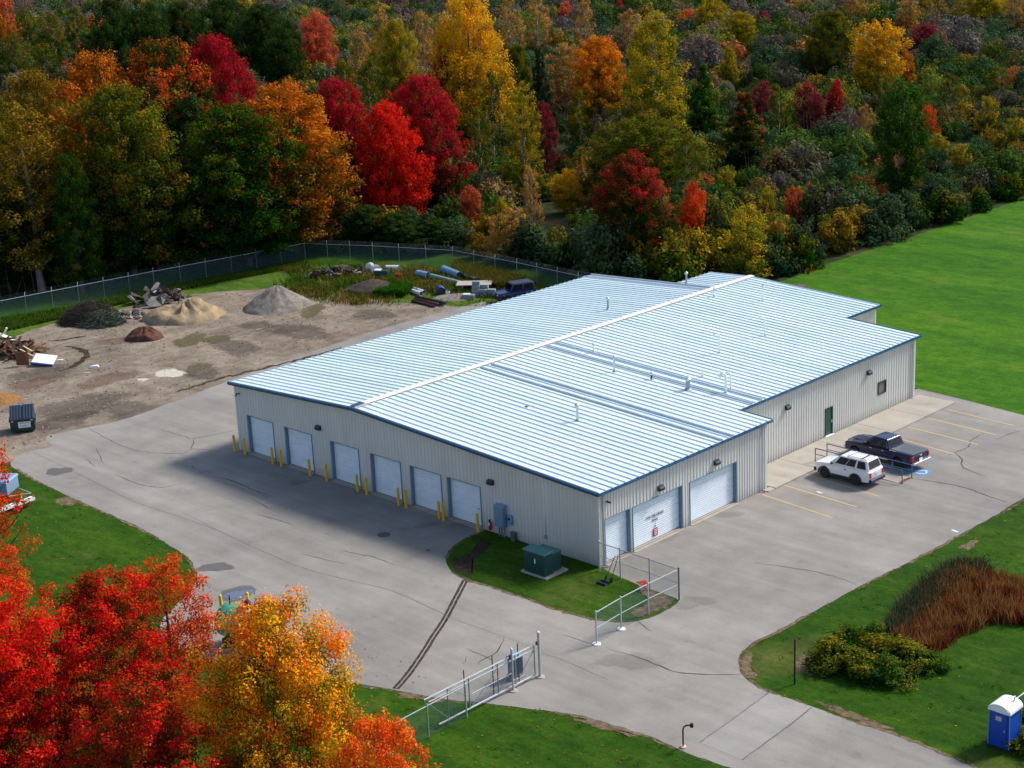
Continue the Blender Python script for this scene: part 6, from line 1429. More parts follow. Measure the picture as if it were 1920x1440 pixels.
def trunk_mesh(seed, H, cc, r0, mat, nlimb=14, cbz=None, lean=0.02):
    rnd = random.Random(seed); mb = MB()
    P = []; x = y = 0.0
    n = 7
    for i in range(n + 1):
        P.append((x, y, H * 0.9 * i / n - (0.1 if i == 0 else 0))); x += rnd.uniform(-lean, lean) * H / 3; y += rnd.uniform(-lean, lean) * H / 3
    mb.tube(P, [r0 * (1.25 if i == 0 else 1.0) * (1 - 0.88 * i / n) for i in range(n + 1)], 7)
    order = list(range(len(cc))); rnd.shuffle(order)
    for i in order[:nlimb]:
        c = Vector(cc[i]); hd = math.hypot(c.x, c.y); zs = max(H * 0.12, c.z - hd * rnd.uniform(0.7, 1.1)); k = min(0.88, zs / (H * 0.9)) * n
        a = Vector(P[int(k)]).lerp(Vector(P[min(n, int(k) + 1)]), k - int(k))
        mid = a.lerp(c, 0.5) + Vector((rnd.uniform(-.3, .3), rnd.uniform(-.3, .3), -0.08 * hd))
        rb = r0 * (1 - 0.88 * k / n) * 0.5
        mb.tube([a, mid, c], [rb, rb * 0.6, rb * 0.15], 5, cap=False)
    return mb.mesh('trunk', M[mat], fix=False)
class Proto: pass
def proto(seed, H, Wd, cb, nclump, nleaf, lsize, shape, bark='bark', r0=None, nlimb=14, **kw):
    p_ = Proto(); rng, C, Nn, a, b, Rv, Gv, Bv, cc, cr = crown_data(seed, H, Wd, cb, nclump, nleaf, lsize, shape, **kw)
    p_.crown = leaf_mesh('crown', C, Nn, a, b, Rv, Gv, Bv, rng); p_.crown.materials.append(None)
    p_.trunk = trunk_mesh(seed, H, cc, r0 or H * 0.017, bark, nlimb); p_.H, p_.W = H, Wd
    return p_
PR = {
    'mapleA': [proto(s, 16, 11, 0.08, 640, 48000, 0.20, 'round', crad=0.105) for s in (1, 2, 3)],
    'tallA': [proto(s, 19, 9.5, 0.10, 600, 43000, 0.20, 'oval', crad=0.12) for s in (11, 12, 13)],
    'airy': [proto(s, 19, 9, 0.14, 360, 18000, 0.215, 'oval', crad=0.11, wisp=0.25, bark='palebark', nlimb=26) for s in (21, 22)],
    'coneA': [proto(s, 12, 6.0, 0.05, 330, 19000, 0.20, 'cone', crad=0.13) for s in (31, 32)],
    'vaseA': [proto(s, 14, 8.0, 0.08, 300, 16000, 0.22, 'vase', crad=0.12, stretch=2.4, up=0.8, bark='palebark', nlimb=26) for s in (41,)],
    'small': [proto(s, 7, 5.0, 0.06, 180, 9500, 0.18, 'round', crad=0.16, wisp=0.2, nlimb=12) for s in (51, 52, 53)],
    'sparse': [proto(s, 14, 7.0, 0.18, 150, 4600, 0.24, 'oval', crad=0.12, wisp=0.35, bark='palebark', nlimb=40) for s in (61, 62)],
}
def leafed(me, pal, _c={}):
    k = (me.name, pal)
    if k not in _c:
        m2 = me.copy(); m2.materials.clear(); m2.materials.append(LEAF[pal]); _c[k] = m2
    return _c[k]
TRND = random.Random(5)
def plant(name, label, cat, pos, h, w, kind, pal, group=None, k=None, yaw=None):
    pr = PR[kind][TRND.randrange(len(PR[kind])) if k is None else k]
    t = thing(name, label, cat, (pos[0], pos[1], 0), TRND.uniform(0, 6.28) if yaw is None else yaw, group)
    t.scale = (w / pr.W, w / pr.W * TRND.uniform(0.92, 1.08), h / pr.H)
    part('trunk', pr.trunk, t)
    c = part('crown', pr.crown, t); c.material_slots[0].link = 'OBJECT'; c.material_slots[0].material = LEAF[pal]
    return t
def T(name, label, d, kind, pal, **kw): return plant(name, label, 'tree', (d[0], d[1]), d[2], d[3], kind, pal, **kw)
# trees along the back fence, left to right
T('birch_tree', 'tall rust coloured birch with pale trunk at the left behind the fence', (-96.934, 19.191, 20.442, 10.926), 'airy', 'rust')
T('poplar_tree', 'narrow yellow green tree right of the rust coloured birch', (-92.439, 21.341, 15.063, 5.986), 'tallA', 'green')
T('maple_tree', 'broad olive green maple below the orange maple behind the fence', (-93.165, 28.348, 21.370, 14.078), 'mapleA', 'olive', k=0)
T('maple_tree', 'bright orange maple top rising behind the olive green maple', (-105.211, 33.652, 23.881, 12.472), 'mapleA', 'orange')
T('maple_tree', 'rust orange maple left of the bright orange one', (-114.456, 31.096, 21.603, 10.844), 'mapleA', 'rust')
T('maple_tree', 'green olive tree at the far left edge behind the fence', (-106.778, 19.999, 21.948, 9.565), 'tallA', 'olive')
T('maple_tree', 'dark green maple with orange red top left of the crimson one', (-103.340, 41.586, 24.574, 15.595), 'mapleA', 'orangetop')
T('maple_tree', 'crimson topped maple right of the orange red topped one', (-103.090, 48.793, 24.236, 9.771), 'mapleA', 'crimson')
T('maple_tree', 'large dark green maple with orange tips beside the rust orange maple', (-87.134, 39.558, 18.215, 14.641), 'mapleA', 'greentip', k=1)
T('maple_tree', 'large orange maple right of the dark green one behind the fence', (-87.662, 46.858, 20.045, 14.743), 'mapleA', 'orange', k=2)
T('maple_tree', 'rust tree between the orange maple and the bright red maple', (-88.728, 52.538, 14.447, 6.287), 'tallA', 'rust')
T('maple_tree', 'brilliant red maple near the fence corner, brightest tree of the wood edge', (-87.376, 61.463, 15.541, 8.899), 'mapleA', 'red', k=1)
T('maple_tree', 'crimson maple with dark green base behind the brilliant red one', (-88.992, 68.624, 17.890, 10.285), 'mapleA', 'crimson')
T('maple_tree', 'dark red topped tree left of the brilliant red maple', (-93.038, 58.676, 18.590, 8.463), 'mapleA', 'crimson')
T('maple_tree', 'tall dark tree filling the gap above the fence corner', (-95.459, 39.907, 18.987, 9.242), 'tallA', 'dgreen')
# middle of the wood
T('maple_tree', 'tall golden yellow maple at the top centre', (-115.207, 102.656, 24.165, 13.070), 'mapleA', 'yellow', k=0)
T('ash_tree', 'smaller gold tree hugging the left side of the tall golden maple', (-138.327, 119.028, 17.404, 5.259), 'tallA', 'yellow')
T('ash_tree', 'round yellow green tree left of the tall golden maple', (-150.187, 119.360, 18.340, 8.573), 'mapleA', 'yellowgreen')
T('maple_tree', 'dark crimson tree below the tall golden maple', (-118.119, 101.055, 17.089, 6.360), 'mapleA', 'crimson')
T('maple_tree', 'orange gold maple right of the pale tan tree', (-117.159, 133.015, 15.260, 10.763), 'mapleA', 'amber')
T('aspen_tree', 'pale tan leaved tree left of the orange gold maple', (-128.175, 137.020, 13.382, 8.931), 'airy', 'tan')
T('cottonwood_tree', 'very tall yellow green cottonwood in the centre of the wood', (-82.880, 105.895, 22.331, 10.951), 'airy', 'yellowgreen', k=0)
T('cottonwood_tree', 'upper gold crown of the tree beside the tall cottonwood', (-92.293, 115.255, 19.669, 8.471), 'tallA', 'yellowgreen')
T('willow_tree', 'broad rounded olive tree below the tall cottonwood', (-67.662, 85.403, 12.074, 13.404), 'mapleA', 'olive', k=2)
T('maple_tree', 'dark green maple with red tips standing above the warehouse roof', (-49.699, 61.786, 12.490, 9.324), 'mapleA', 'redtip', k=1)
T('aspen_tree', 'sparse yellow green tree left of the small purple red one', (-84.279, 81.272, 15.868, 6.465), 'airy', 'yellowgreen', k=1)
T('cherry_tree', 'small purple red tree beside the sparse yellow green one', (-93.755, 95.067, 11.051, 4.016), 'tallA', 'purple')
T('cedar_tree', 'dark green conical tree right of the tall cottonwood', (-92.405, 128.443, 12.402, 5.989), 'coneA', 'green')
T('maple_tree', 'conical dark green tree with orange flecks in the right wood', (-74.931, 115.077, 10.781, 6.960), 'coneA', 'orangetop')
T('oak_tree', 'round olive green tree left of the gold tree at the upper right', (-117.019, 197.799, 13.418, 11.488), 'mapleA', 'olive')
T('maple_tree', 'gold yellow spreading tree at the upper right', (-92.394, 174.750, 14.276, 12.113), 'vaseA', 'yellow')
T('maple_tree', 'orange small tree right of the gold spreading tree', (-91.392, 182.271, 8.813, 4.100), 'small', 'orange')
T('poplar_tree', 'vase shaped fresh green poplar cluster with pale stems at the right', (-42.440, 102.532, 15.721, 8.911), 'vaseA', 'green')
T('sumac_tree', 'small orange tree tucked right of the vase shaped green poplars', (-65.175, 145.638, 5.806, 3.108), 'small', 'orangered')
T('maple_tree', 'pink crimson round tree, widest of the three in the right wood', (-82.065, 141.144, 8.535, 5.624), 'small', 'purple')
T('maple_tree', 'pink crimson tree directly right of the conical flecked tree', (-93.592, 145.076, 7.720, 4.601), 'small', 'purple')
T('maple_tree', 'small bright crimson tree right of the widest pink crimson one', (-82.323, 147.898, 8.282, 3.683), 'small', 'crimson')
T('maple_tree', 'small orange tree left of the olive bushes above the roof', (-49.931, 72.220, 7.600, 3.527), 'small', 'orangered')
T('sumac_tree', 'slim coral red shrub tree in the right wood', (-46.829, 86.638, 5.195, 2.570), 'small', 'coral')
T('aspen_tree', 'small bright yellow tree in the centre of the wood', (-76.043, 80.326, 5.461, 4.098), 'small', 'yellow')
T('sumac_tree', 'small tan orange tree right above the back fence', (-63.303, 57.440, 5.816, 4.971), 'small', 'tan')
T('sumac_tree', 'small coral tree behind the back fence', (-80.823, 68.057, 5.018, 3.225), 'small', 'coral')
T('ash_tree', 'yellow green bushy tree above the far end of the roof', (-36.842, 64.567, 7.554, 5.708), 'small', 'yellowgreen')
T('aspen_tree', 'tiny yellow tree left of the bushy yellow green one', (-47.208, 69.334, 2.641, 1.612), 'small', 'yellow')
T('maple_tree', 'salmon coloured tree at the top left of the wood', (-200.848, 143.721, 16.355, 9.563), 'mapleA', 'coral')
T('aspen_tree', 'slim pale yellow poplar in the upper right wood', (-125.228, 177.969, 8.648, 3.702), 'tallA', 'yellowgreen')
T('maple_tree', 'yellow green tree at the top right of centre', (-169.052, 229.327, 12.094, 8.830), 'mapleA', 'yellowgreen')
T('maple_tree', 'green gold tree below the yellow green one at top right of centre', (-157.156, 223.205, 10.051, 7.972), 'mapleA', 'yellowgreen')
T('cherry_tree', 'dark purple red slim tree at the top right of centre', (-167.946, 246.567, 7.959, 4.362), 'tallA', 'purple')
T('maple_tree', 'orange tree at the top beside the tall cottonwood', (-188.756, 245.210, 7.618, 5.640), 'small', 'orangered')
T('cottonwood_tree', 'green gold tree at the top right corner', (-127.371, 272.127, 12.091, 12.976), 'mapleA', 'yellowgreen')
T('maple_tree', 'coral red tree at the top left corner', (-338.776, 153.477, 17.501, 8.267), 'small', 'coral')
T('maple_tree', 'orange tree below the coral one at the top left corner', (-303.099, 132.913, 14.190, 5.031), 'small', 'orange')
T('maple_tree', 'small red tree at the top centre right', (-221.704, 259.938, 7.958, 4.336), 'small', 'crimson')
T('maple_tree', 'dull red tree at the top left of the small red one', (-227.134, 244.799, 8.883, 5.070), 'small', 'coral')
T('cedar_tree', 'dark blue green tree between gold maple and pale tan tree', (-112.711, 114.817, 15.633, 4.877), 'coneA', 'bluegreen')
T('oak_tree', 'brown purple round tree at the upper right', (-111.203, 221.995, 8.673, 7.786), 'mapleA', 'purple')
T('oak_tree', 'dark olive tree in the middle of the wood', (-127.175, 124.777, 14.496, 6.054), 'mapleA', 'olive')
# groups of look-alikes filling the wood
def fill(pts, name, label, kind, pal, group):
    for d in pts: T(name, label, d, kind, pal, group=group)
fill([(-223.438, 112.440, 21.441, 11.485), (-224.639, 120.088, 20.279, 12.755), (-224.761, 128.531, 19.050, 11.893), (-223.178, 138.035, 19.330, 13.177), (-211.716, 138.799, 17.900, 13.978), (-196.829, 133.066, 16.194, 9.281), (-252.502, 124.894, 12.262, 9.061)], 'oak_tree', 'dark green round tree in the row at the top left of the wood', 'mapleA', 'dgreen', 'dark green trees at the top left')
fill([(-296.635, 135.614, 15.917, 7.499), (-270.079, 126.565, 16.114, 8.216), (-305.777, 154.261, 14.107, 7.854), (-244.450, 102.450, 14.710, 9.608), (-230.848, 100.912, 13.269, 8.282)], 'ash_tree', 'dull olive tree in the hazy top left corner of the wood', 'airy', 'olive', 'dull trees at the far top left')
fill([(-121.398, 84.009, 16.651, 5.359), (-129.221, 94.950, 15.915, 5.639), (-102.759, 94.599, 15.551, 5.239), (-93.018, 82.275, 11.884, 4.208), (-94.952, 103.820, 11.204, 4.508), (-88.180, 102.883, 9.524, 4.410), (-59.344, 83.102, 10.745, 3.787), (-78.466, 127.953, 10.664, 4.222), (-93.366, 167.455, 7.002, 5.302), (-141.325, 219.325, 8.619, 7.677), (-79.088, 155.478, 9.018, 4.966), (-67.153, 155.718, 9.541, 4.816), (-74.437, 183.289, 6.943, 5.263), (-145.203, 284.249, 6.698, 7.461), (-56.319, 120.988, 6.353, 3.528), (-94.841, 153.695, 5.115, 3.859)], 'ash_tree', 'grey green thinly leaved tree deep in the thicket', 'sparse', 'olive', 'thin grey green trees of the thicket')
fill([(-177.187, 134.432, 15.596, 5.953), (-197.943, 158.188, 15.977, 6.523), (-176.880, 150.440, 16.093, 6.154), (-178.510, 175.673, 16.946, 6.498), (-186.039, 191.542, 15.511, 6.798), (-177.026, 274.136, 8.830, 7.739), (-164.510, 278.114, 9.940, 7.630), (-134.407, 252.888, 11.281, 6.922), (-113.332, 260.455, 12.088, 6.749), (-89.823, 71.978, 11.428, 3.363), (-65.094, 62.556, 10.255, 2.998), (-51.237, 68.273, 8.811, 2.911), (-70.356, 137.550, 6.909, 3.083), (-169.757, 188.623, 14.964, 6.006), (-167.290, 199.172, 13.040, 6.655)], 'ash_tree', 'half bare greyish brown tree among the far thicket', 'sparse', 'tan', 'half bare trees of the far thicket')
fill([(-59.909, 153.857, 6.235, 3.525), (-48.014, 125.707, 4.201, 2.791), (-47.942, 139.642, 5.812, 3.273), (-54.455, 131.259, 4.347, 2.532), (-51.349, 88.023, 4.419, 2.498), (-63.448, 95.709, 4.033, 2.667), (-59.329, 119.277, 3.556, 2.833), (-74.301, 66.771, 4.453, 2.513), (-115.124, 124.992, 5.022, 2.939), (-119.129, 228.106, 4.212, 3.204), (-63.584, 116.859, 2.864, 2.849)], 'sapling', 'small yellowish sapling scattered in the right thicket', 'small', 'yellowgreen', 'yellowish saplings of the thicket')
fill([(-94.486, 32.618, 11.160, 7.182), (-93.728, 37.168, 11.717, 7.279), (-92.642, 40.100, 10.153, 6.716), (-87.001, 51.257, 8.287, 6.845), (-91.126, 46.630, 8.649, 7.455), (-82.286, 52.916, 5.058, 6.773), (-78.201, 54.202, 4.457, 7.317), (-74.604, 55.847, 3.816, 6.056), (-100.034, 17.125, 12.522, 6.928), (-97.837, 24.385, 11.569, 6.469)], 'maple_tree', 'shaded dark green understorey tree close behind the fence', 'mapleA', 'dgreen', 'dark understorey trees behind the fence')

# ---------------------------------------------------------------- foreground maples
def hero(label, d, seed, pal, cb, nclump, nleaf, lsize, shape='round', name='maple_tree', **kw):
    pr = proto(seed, d[2], d[3], cb, nclump, nleaf, lsize, shape, r0=d[2] * 0.016, nlimb=40, **kw)
    t = thing(name, label, 'tree', (d[0], d[1], 0), 0.0)
    part('trunk', pr.trunk, t); pr.crown.materials[0] = LEAF[pal]; part('crown', pr.crown, t)
    return t
hero('big scarlet maple filling the lower left corner', (1.709, -41.703, 14.584, 8.680), 201, 'red', 0.10, 620, 110000, 0.105, crad=0.095, flat=0.45, stretch=2.0, up=0.15)
hero('scarlet maple with dark green inside, second from the left in front', (3.011, -36.136, 12.837, 7.554), 202, 'redlow', 0.12, 520, 84000, 0.105, crad=0.10, flat=0.5, stretch=2.0, up=0.3)
hero('thin orange red maple behind the scarlet one near the tank', (-1.690, -29.893, 10.385, 5.875), 203, 'orangered', 0.16, 250, 26000, 0.105, crad=0.12, wisp=0.22)
hero('golden maple with green inside standing in front of the tank', (11.648, -33.303, 13.049, 10.408), 204, 'gold', 0.10, 760, 120000, 0.105, 'egg', crad=0.082, stretch=2.4, up=0.9)
hero('orange red maple at the left edge below the dumpster', (-8.887, -35.826, 12.775, 6.204), 205, 'orangered', 0.16, 250, 34000, 0.105, crad=0.12)
hero('low flame coloured maple at the bottom right of the golden one', (17.234, -32.629, 8.869, 5.962), 206, 'flame', 0.1, 280, 38000, 0.105, crad=0.12, stretch=2.2, up=0.8)
hero('sparse orange red branches of a maple at the left edge beside the dumpster', (-18.455, -30.402, 14.146, 6.337), 207, 'orangered', 0.30, 170, 12000, 0.115, crad=0.11, wisp=0.35)
hero('scarlet young maple filling the bottom between the scarlet and golden maples', (9.774, -38.977, 11.104, 7.365), 208, 'redlow', 0.1, 360, 54000, 0.105, crad=0.12, flat=0.5, stretch=2.0)
# ---------------------------------------------------------------- undergrowth masses
M['under'] = None
def m_vertexleaf():
    t = NT('undergrowth_leaves'); at = t.n('ShaderNodeAttribute'); at.attribute_name = 'leaf'
    d = t.n('ShaderNodeBsdfDiffuse'); tr_ = t.n('ShaderNodeBsdfTranslucent'); mx = t.n('ShaderNodeMixShader'); mx.inputs[0].default_value = 0.25
    t.l(at.outputs['Color'], d.inputs[0]); t.l(at.outputs['Color'], tr_.inputs[0]); t.l(d.outputs[0], mx.inputs[1]); t.l(tr_.outputs[0], mx.inputs[2]); t.l(mx.outputs[0], t.out.inputs[0])
    return t.m
M['under'] = m_vertexleaf()
def inside(x, y, poly):
    c = np.zeros(len(x), bool); n = len(poly)
    for i in range(n):
        x1, y1 = poly[i]; x2, y2 = poly[(i + 1) % n]
        k = ((y1 > y) != (y2 > y)); xi = (x2 - x1) * (y - y1) / ((y2 - y1) if abs(y2 - y1) > 1e-9 else 1e-9) + x1
        c ^= k & (x < xi)
    return c
def m_bush():
    t = NT('thicket_leaves'); at = t.n('ShaderNodeAttribute'); at.attribute_name = 'leaf'; s_ = t.n('ShaderNodeSeparateColor'); t.l(at.outputs['Color'], s_.inputs[0])
    bc = t.n('ShaderNodeAttribute'); bc.attribute_type = 'INSTANCER'; bc.attribute_name = 'bcol'
    h = t.n('ShaderNodeHueSaturation'); t.l(bc.outputs['Color'], h.inputs['Color'])
    t.l(t.math('ADD', 0.62, t.math('ADD', t.math('MULTIPLY', s_.outputs[2], 0.35), t.math('MULTIPLY', s_.outputs[1], 0.45))), h.inputs['Value'])
    t.l(t.math('ADD', 0.475, t.math('MULTIPLY', s_.outputs[1], 0.05)), h.inputs['Hue'])
    d = t.n('ShaderNodeBsdfDiffuse'); tr_ = t.n('ShaderNodeBsdfTranslucent'); mx = t.n('ShaderNodeMixShader'); mx.inputs[0].default_value = 0.25
    t.l(h.outputs[0], d.inputs[0]); t.l(h.outputs[0], tr_.inputs[0]); t.l(d.outputs[0], mx.inputs[1]); t.l(tr_.outputs[0], mx.inputs[2]); t.l(mx.outputs[0], t.out.inputs[0])
    return t.m
M['bush'] = m_bush()
BSRC = []
for sd_ in range(6):
    rng0, C_, N_, a_, b_, R0, G0, B0, _cc, _cr = crown_data(300 + sd_, 1.0, 2.0, 0.0, 75, 3400, 0.085, ['dome', 'round', 'dome', 'oval', 'dome', 'dome'][sd_], crad=0.20, flat=0.8, wisp=0.2, stretch=1.4)
    bo = bpy.data.objects.new('bush_source', leaf_mesh('bush_source', C_, N_, a_, b_, R0, G0, B0, rng0, M['bush'])); BSRC.append(bo)
def bushes(name, pos, rad, hgt, cols, seed):
    """one mass of shrubs: points carry size, turn and leaf colour, geometry nodes set a leafy mound on each"""
    rng = np.random.default_rng(seed); m = len(pos); me = bpy.data.meshes.new(name)
    me.from_pydata(np.concatenate([pos, np.zeros((m, 1))], 1).tolist(), [], [])
    me.attributes.new('scl', 'FLOAT_VECTOR', 'POINT').data.foreach_set('vector', np.stack([rad * rng.uniform(0.85, 1.2, m), rad, hgt], 1).astype(np.float32).ravel())
    me.attributes.new('rot', 'FLOAT_VECTOR', 'POINT').data.foreach_set('vector', np.stack([rng.normal(0, 0.08, m), rng.normal(0, 0.08, m), rng.uniform(0, 6.28, m)], 1).astype(np.float32).ravel())
    me.attributes.new('pick', 'INT', 'POINT').data.foreach_set('value', rng.integers(0, len(BSRC), m).astype(np.int32))
    me.attributes.new('bcol', 'FLOAT_COLOR', 'POINT').data.foreach_set('color', np.concatenate([cols, np.ones((m, 1))], 1).astype(np.float32).ravel())
    o = part(name, me, None); o['kind'] = 'stuff'
    g = bpy.data.node_groups.new(name + '_nodes', 'GeometryNodeTree')
    g.interface.new_socket('Geometry', in_out='INPUT', socket_type='NodeSocketGeometry'); g.interface.new_socket('Geometry', in_out='OUTPUT', socket_type='NodeSocketGeometry')
    gi, go, ip, jn = g.nodes.new('NodeGroupInput'), g.nodes.new('NodeGroupOutput'), g.nodes.new('GeometryNodeInstanceOnPoints'), g.nodes.new('GeometryNodeJoinGeometry')
    for b_o in reversed(BSRC):
        oi = g.nodes.new('GeometryNodeObjectInfo'); oi.inputs['Object'].default_value = b_o; oi.inputs['As Instance'].default_value = True; g.links.new(oi.outputs['Geometry'], jn.inputs[0])
    def na(nm, ty):
        q = g.nodes.new('GeometryNodeInputNamedAttribute'); q.data_type = ty; q.inputs['Name'].default_value = nm; return [x for x in q.outputs if x.name == 'Attribute' and x.enabled][0]
    e2r = g.nodes.new('FunctionNodeEulerToRotation'); g.links.new(na('rot', 'FLOAT_VECTOR'), e2r.inputs[0])
    g.links.new(gi.outputs[0], ip.inputs['Points']); g.links.new(jn.outputs[0], ip.inputs['Instance']); ip.inputs['Pick Instance'].default_value = True
    g.links.new(na('pick', 'INT'), ip.inputs['Instance Index']); g.links.new(e2r.outputs[0], ip.inputs['Rotation']); g.links.new(na('scl', 'FLOAT_VECTOR'), ip.inputs['Scale'])
    g.links.new(ip.outputs[0], go.inputs[0])
    md = o.modifiers.new('bushes', 'NODES'); md.node_group = g
    return o
WOOD = [(-97.832, 2.580), (-94.409, 12.656), (-92.071, 30.257), (-88.669, 48.859), (-71.302, 56.036), (-61.105, 55.841), (-51.238, 54.805), (-40.892, 56.513), (-42.936, 62.498), (-35.177, 67.590), (-35.540, 77.739), (-35.295, 92.123), (-35.389, 103.864), (-35.546, 119.390), (-35.905, 146.260)] + [(-60, 420), (-320, 640), (-760, 420), (-420, 60)]
rng = np.random.default_rng(77)
CP = np.array([64.3, -71.2]); CF = np.array([-0.707, 0.707]); CR_ = np.array([0.707, 0.707])
def scatter(n, dmin, dmax, half=0.36, poly=WOOD):
    d = np.sqrt(rng.uniform(dmin ** 2, dmax ** 2, n)); s = rng.uniform(-half, half, n) * d
    P = CP + CF * d[:, None] + CR_ * s[:, None]
    k = inside(P[:, 0], P[:, 1], poly); return P[k], d[k]
PALU = np.array([(0.036, 0.075, 0.014), (0.056, 0.100, 0.018), (0.034, 0.072, 0.030), (0.050, 0.085, 0.036), (0.110, 0.120, 0.018), (0.20, 0.145, 0.020), (0.15, 0.110, 0.040), (0.100, 0.078, 0.066), (0.095, 0.090, 0.080), (0.26, 0.10, 0.03), (0.085, 0.085, 0.055)])
P1, d1 = scatter(3000, 160, 330)
_hero = np.array([o.location[:2] for o in COL.objects if o.parent is None and o.get('category') == 'tree' and (not o.get('group') or 'sapling' in o.get('group'))])
_u = CP - _hero; _u /= np.linalg.norm(_u, axis=1, keepdims=True)
_rel = P1[:, None, :] - _hero[None]; _al = np.sum(_rel * _u[None], 2); _pe = np.abs(_rel[:, :, 0] * _u[None, :, 1] - _rel[:, :, 1] * _u[None, :, 0])
_hit = ((_al > -2) & (_al < 12) & (_pe < 3.6)).any(1); P1 = P1[~_hit | (rng.uniform(0, 1, len(P1)) < 0.15)]   # clearings in front of the trees that stand free
w = rng.choice(len(PALU), len(P1), p=[.17, .18, .15, .13, .14, .07, .06, .03, .02, .02, .03])
big = rng.uniform(0, 1, len(P1)) ** 2.2
bushes('undergrowth', P1, 1.3 + 3.0 * big, 1.2 + 3.6 * big + rng.uniform(0, 0.9, len(P1)), PALU[w] * np.array([1.12, 1.04, 0.95]) * rng.uniform(0.95, 1.6, (len(P1), 1)), 5)
P2, d2 = scatter(7000, 320, 700, 0.38)
w = rng.choice(len(PALU), len(P2), p=[.10, .10, .13, .14, .08, .04, .06, .14, .13, .02, .06])
big = rng.uniform(0, 1, len(P2)) ** 1.8
bushes('far_thicket', P2, 2.0 + 4.0 * big, 2.0 + 5.5 * big, PALU[w] * np.array([1.12, 1.04, 1.0]) * rng.uniform(1.0, 1.6, (len(P2), 1)), 6)
# bare stems standing in the thicket
def stems(name, P, h, seed, mat, n_each=3):
    rng_ = np.random.default_rng(seed); idx = np.repeat(np.arange(len(P)), n_each); n = len(idx)
    b = np.concatenate([P[idx] + rng_.normal(0, 0.9, (n, 2)), np.zeros((n, 1))], 1); tip = b + np.stack([rng_.normal(0, 0.8, n), rng_.normal(0, 0.8, n), h[idx] * rng_.uniform(0.5, 1.2, n)], 1)
    a = rng_.uniform(0, 6.28, n); wv = np.stack([np.cos(a), np.sin(a), np.zeros(n)], 1) * 0.05; w2 = np.stack([-np.sin(a), np.cos(a), np.zeros(n)], 1) * 0.05
    V = np.stack([b + wv, b - 0.5 * wv + w2, b - 0.5 * wv - w2, tip], 1).reshape(-1, 3)
    F = (np.arange(n)[:, None, None] * 4 + np.array([[0, 1, 3], [1, 2, 3], [2, 0, 3]])[None]).reshape(-1, 3)
    me = bpy.data.meshes.new(name); me.from_pydata(V.tolist(), [], F.tolist()); me.materials.append(mat)
    o = part(name, me, None); o['kind'] = 'stuff'
P3_, d3_ = scatter(700, 165, 420)
M['greystem'] = paint('grey_stems', (0.095, 0.08, 0.075), 0.9, var=0.3)
stems('bare_stems', P3_, rng.uniform(3.5, 8.0, len(P3_)), 8, M['greystem'])

# individual shrubs at the wood edge and in the planting bed
def shrub_proto(seed, nleaf, lsize, W=3.0, H=2.4): return proto(seed, H, W, 0.0, 34, nleaf, lsize, 'dome', r0=0.05, nlimb=10, crad=0.30, flat=0.8, wisp=0.25)
PR['shrub'] = [shrub_proto(s, 2600, 0.22) for s in (71, 72, 73, 74)]
SHR = random.Random(12)
edge = [(-90.316, 49.155), (-84.555, 50.812), (-79.804, 53.181), (-74.721, 55.127), (-68.200, 55.516), (-61.599, 55.521), (-54.646, 54.815), (-49.452, 54.876), (-44.748, 55.277), (-40.892, 56.513), (-42.185, 62.433), (-37.797, 64.763), (-35.810, 66.621), (-35.357, 69.709), (-35.540, 74.770), (-35.446, 79.613), (-35.155, 85.388), (-34.851, 91.405), (-34.836, 98.183), (-34.819, 105.298), (-34.802, 112.775), (-35.601, 120.163)]
for k, q in enumerate(edge):
    for j in range(2):
        pal = SHR.choice(['bluegreen', 'olive', 'dgreen', 'bluegreen', 'rust', 'greentip', 'yellowgreen'])
        lab = {'bluegreen': 'blue green shrub at the edge of the wood', 'olive': 'olive shrub at the edge of the wood', 'dgreen': 'dark green shrub at the edge of the wood', 'rust': 'rusty brown shrub at the edge of the wood', 'greentip': 'green shrub with orange tips at the edge of the wood', 'yellowgreen': 'yellow green shrub at the edge of the wood'}[pal]
        s = SHR.uniform(2.6, 5.5)
        plant('shrub', lab, 'shrub', (q[0] - 1.5 * j + SHR.uniform(-1.5, 1.0), q[1] + 2.8 * j + SHR.uniform(0.5, 2.5)), s * SHR.uniform(0.65, 1.0), s, 'shrub', pal, group=lab + 's')
# bed on the right: yellow-green bushes and red-brown ornamental grass
PR['bedshrub'] = [proto(s, 1.6, 2.6, 0.0, 40, 5200, 0.12, 'dome', r0=0.04, nlimb=10, crad=0.28, flat=0.8, wisp=0.25) for s in (81, 82)]
for (q, s, pal, lab) in (((18.220, -2.057), 2.6, 'bed', 'yellow green shrub at the left end of the planting bed'), ((19.885, -2.064), 2.4, 'bed', 'yellow green shrub at the lower left of the planting bed'), ((21.381, -1.867), 2.3, 'green', 'low green shrub at the bottom of the planting bed'),
                         ((18.390, -0.288), 2.6, 'greentip', 'green shrub with orange tips in the planting bed'), ((20.222, -0.036), 2.6, 'olive', 'olive shrub in the middle of the planting bed'), ((21.743, 0.390), 2.2, 'bed', 'yellow green shrub right of the olive one in the bed'),
                         ((18.564, 1.523), 2.0, 'green', 'green shrub behind the olive one in the bed'), ((22.548, 0.643), 1.6, 'green', 'small green shrub at the lower right of the yellow bushes'), 
                         
                         ((30.628, -3.578), 1.9, 'bed', 'yellowish shrub close beside the portable toilet'), ((29.578, -1.749), 2.2, 'bed', 'yellow green shrub behind the portable toilet')):
    plant('bed_shrub', lab, 'shrub', q, s * 0.50, s * 1.25, 'bedshrub', pal, group='shrubs of the planting bed')
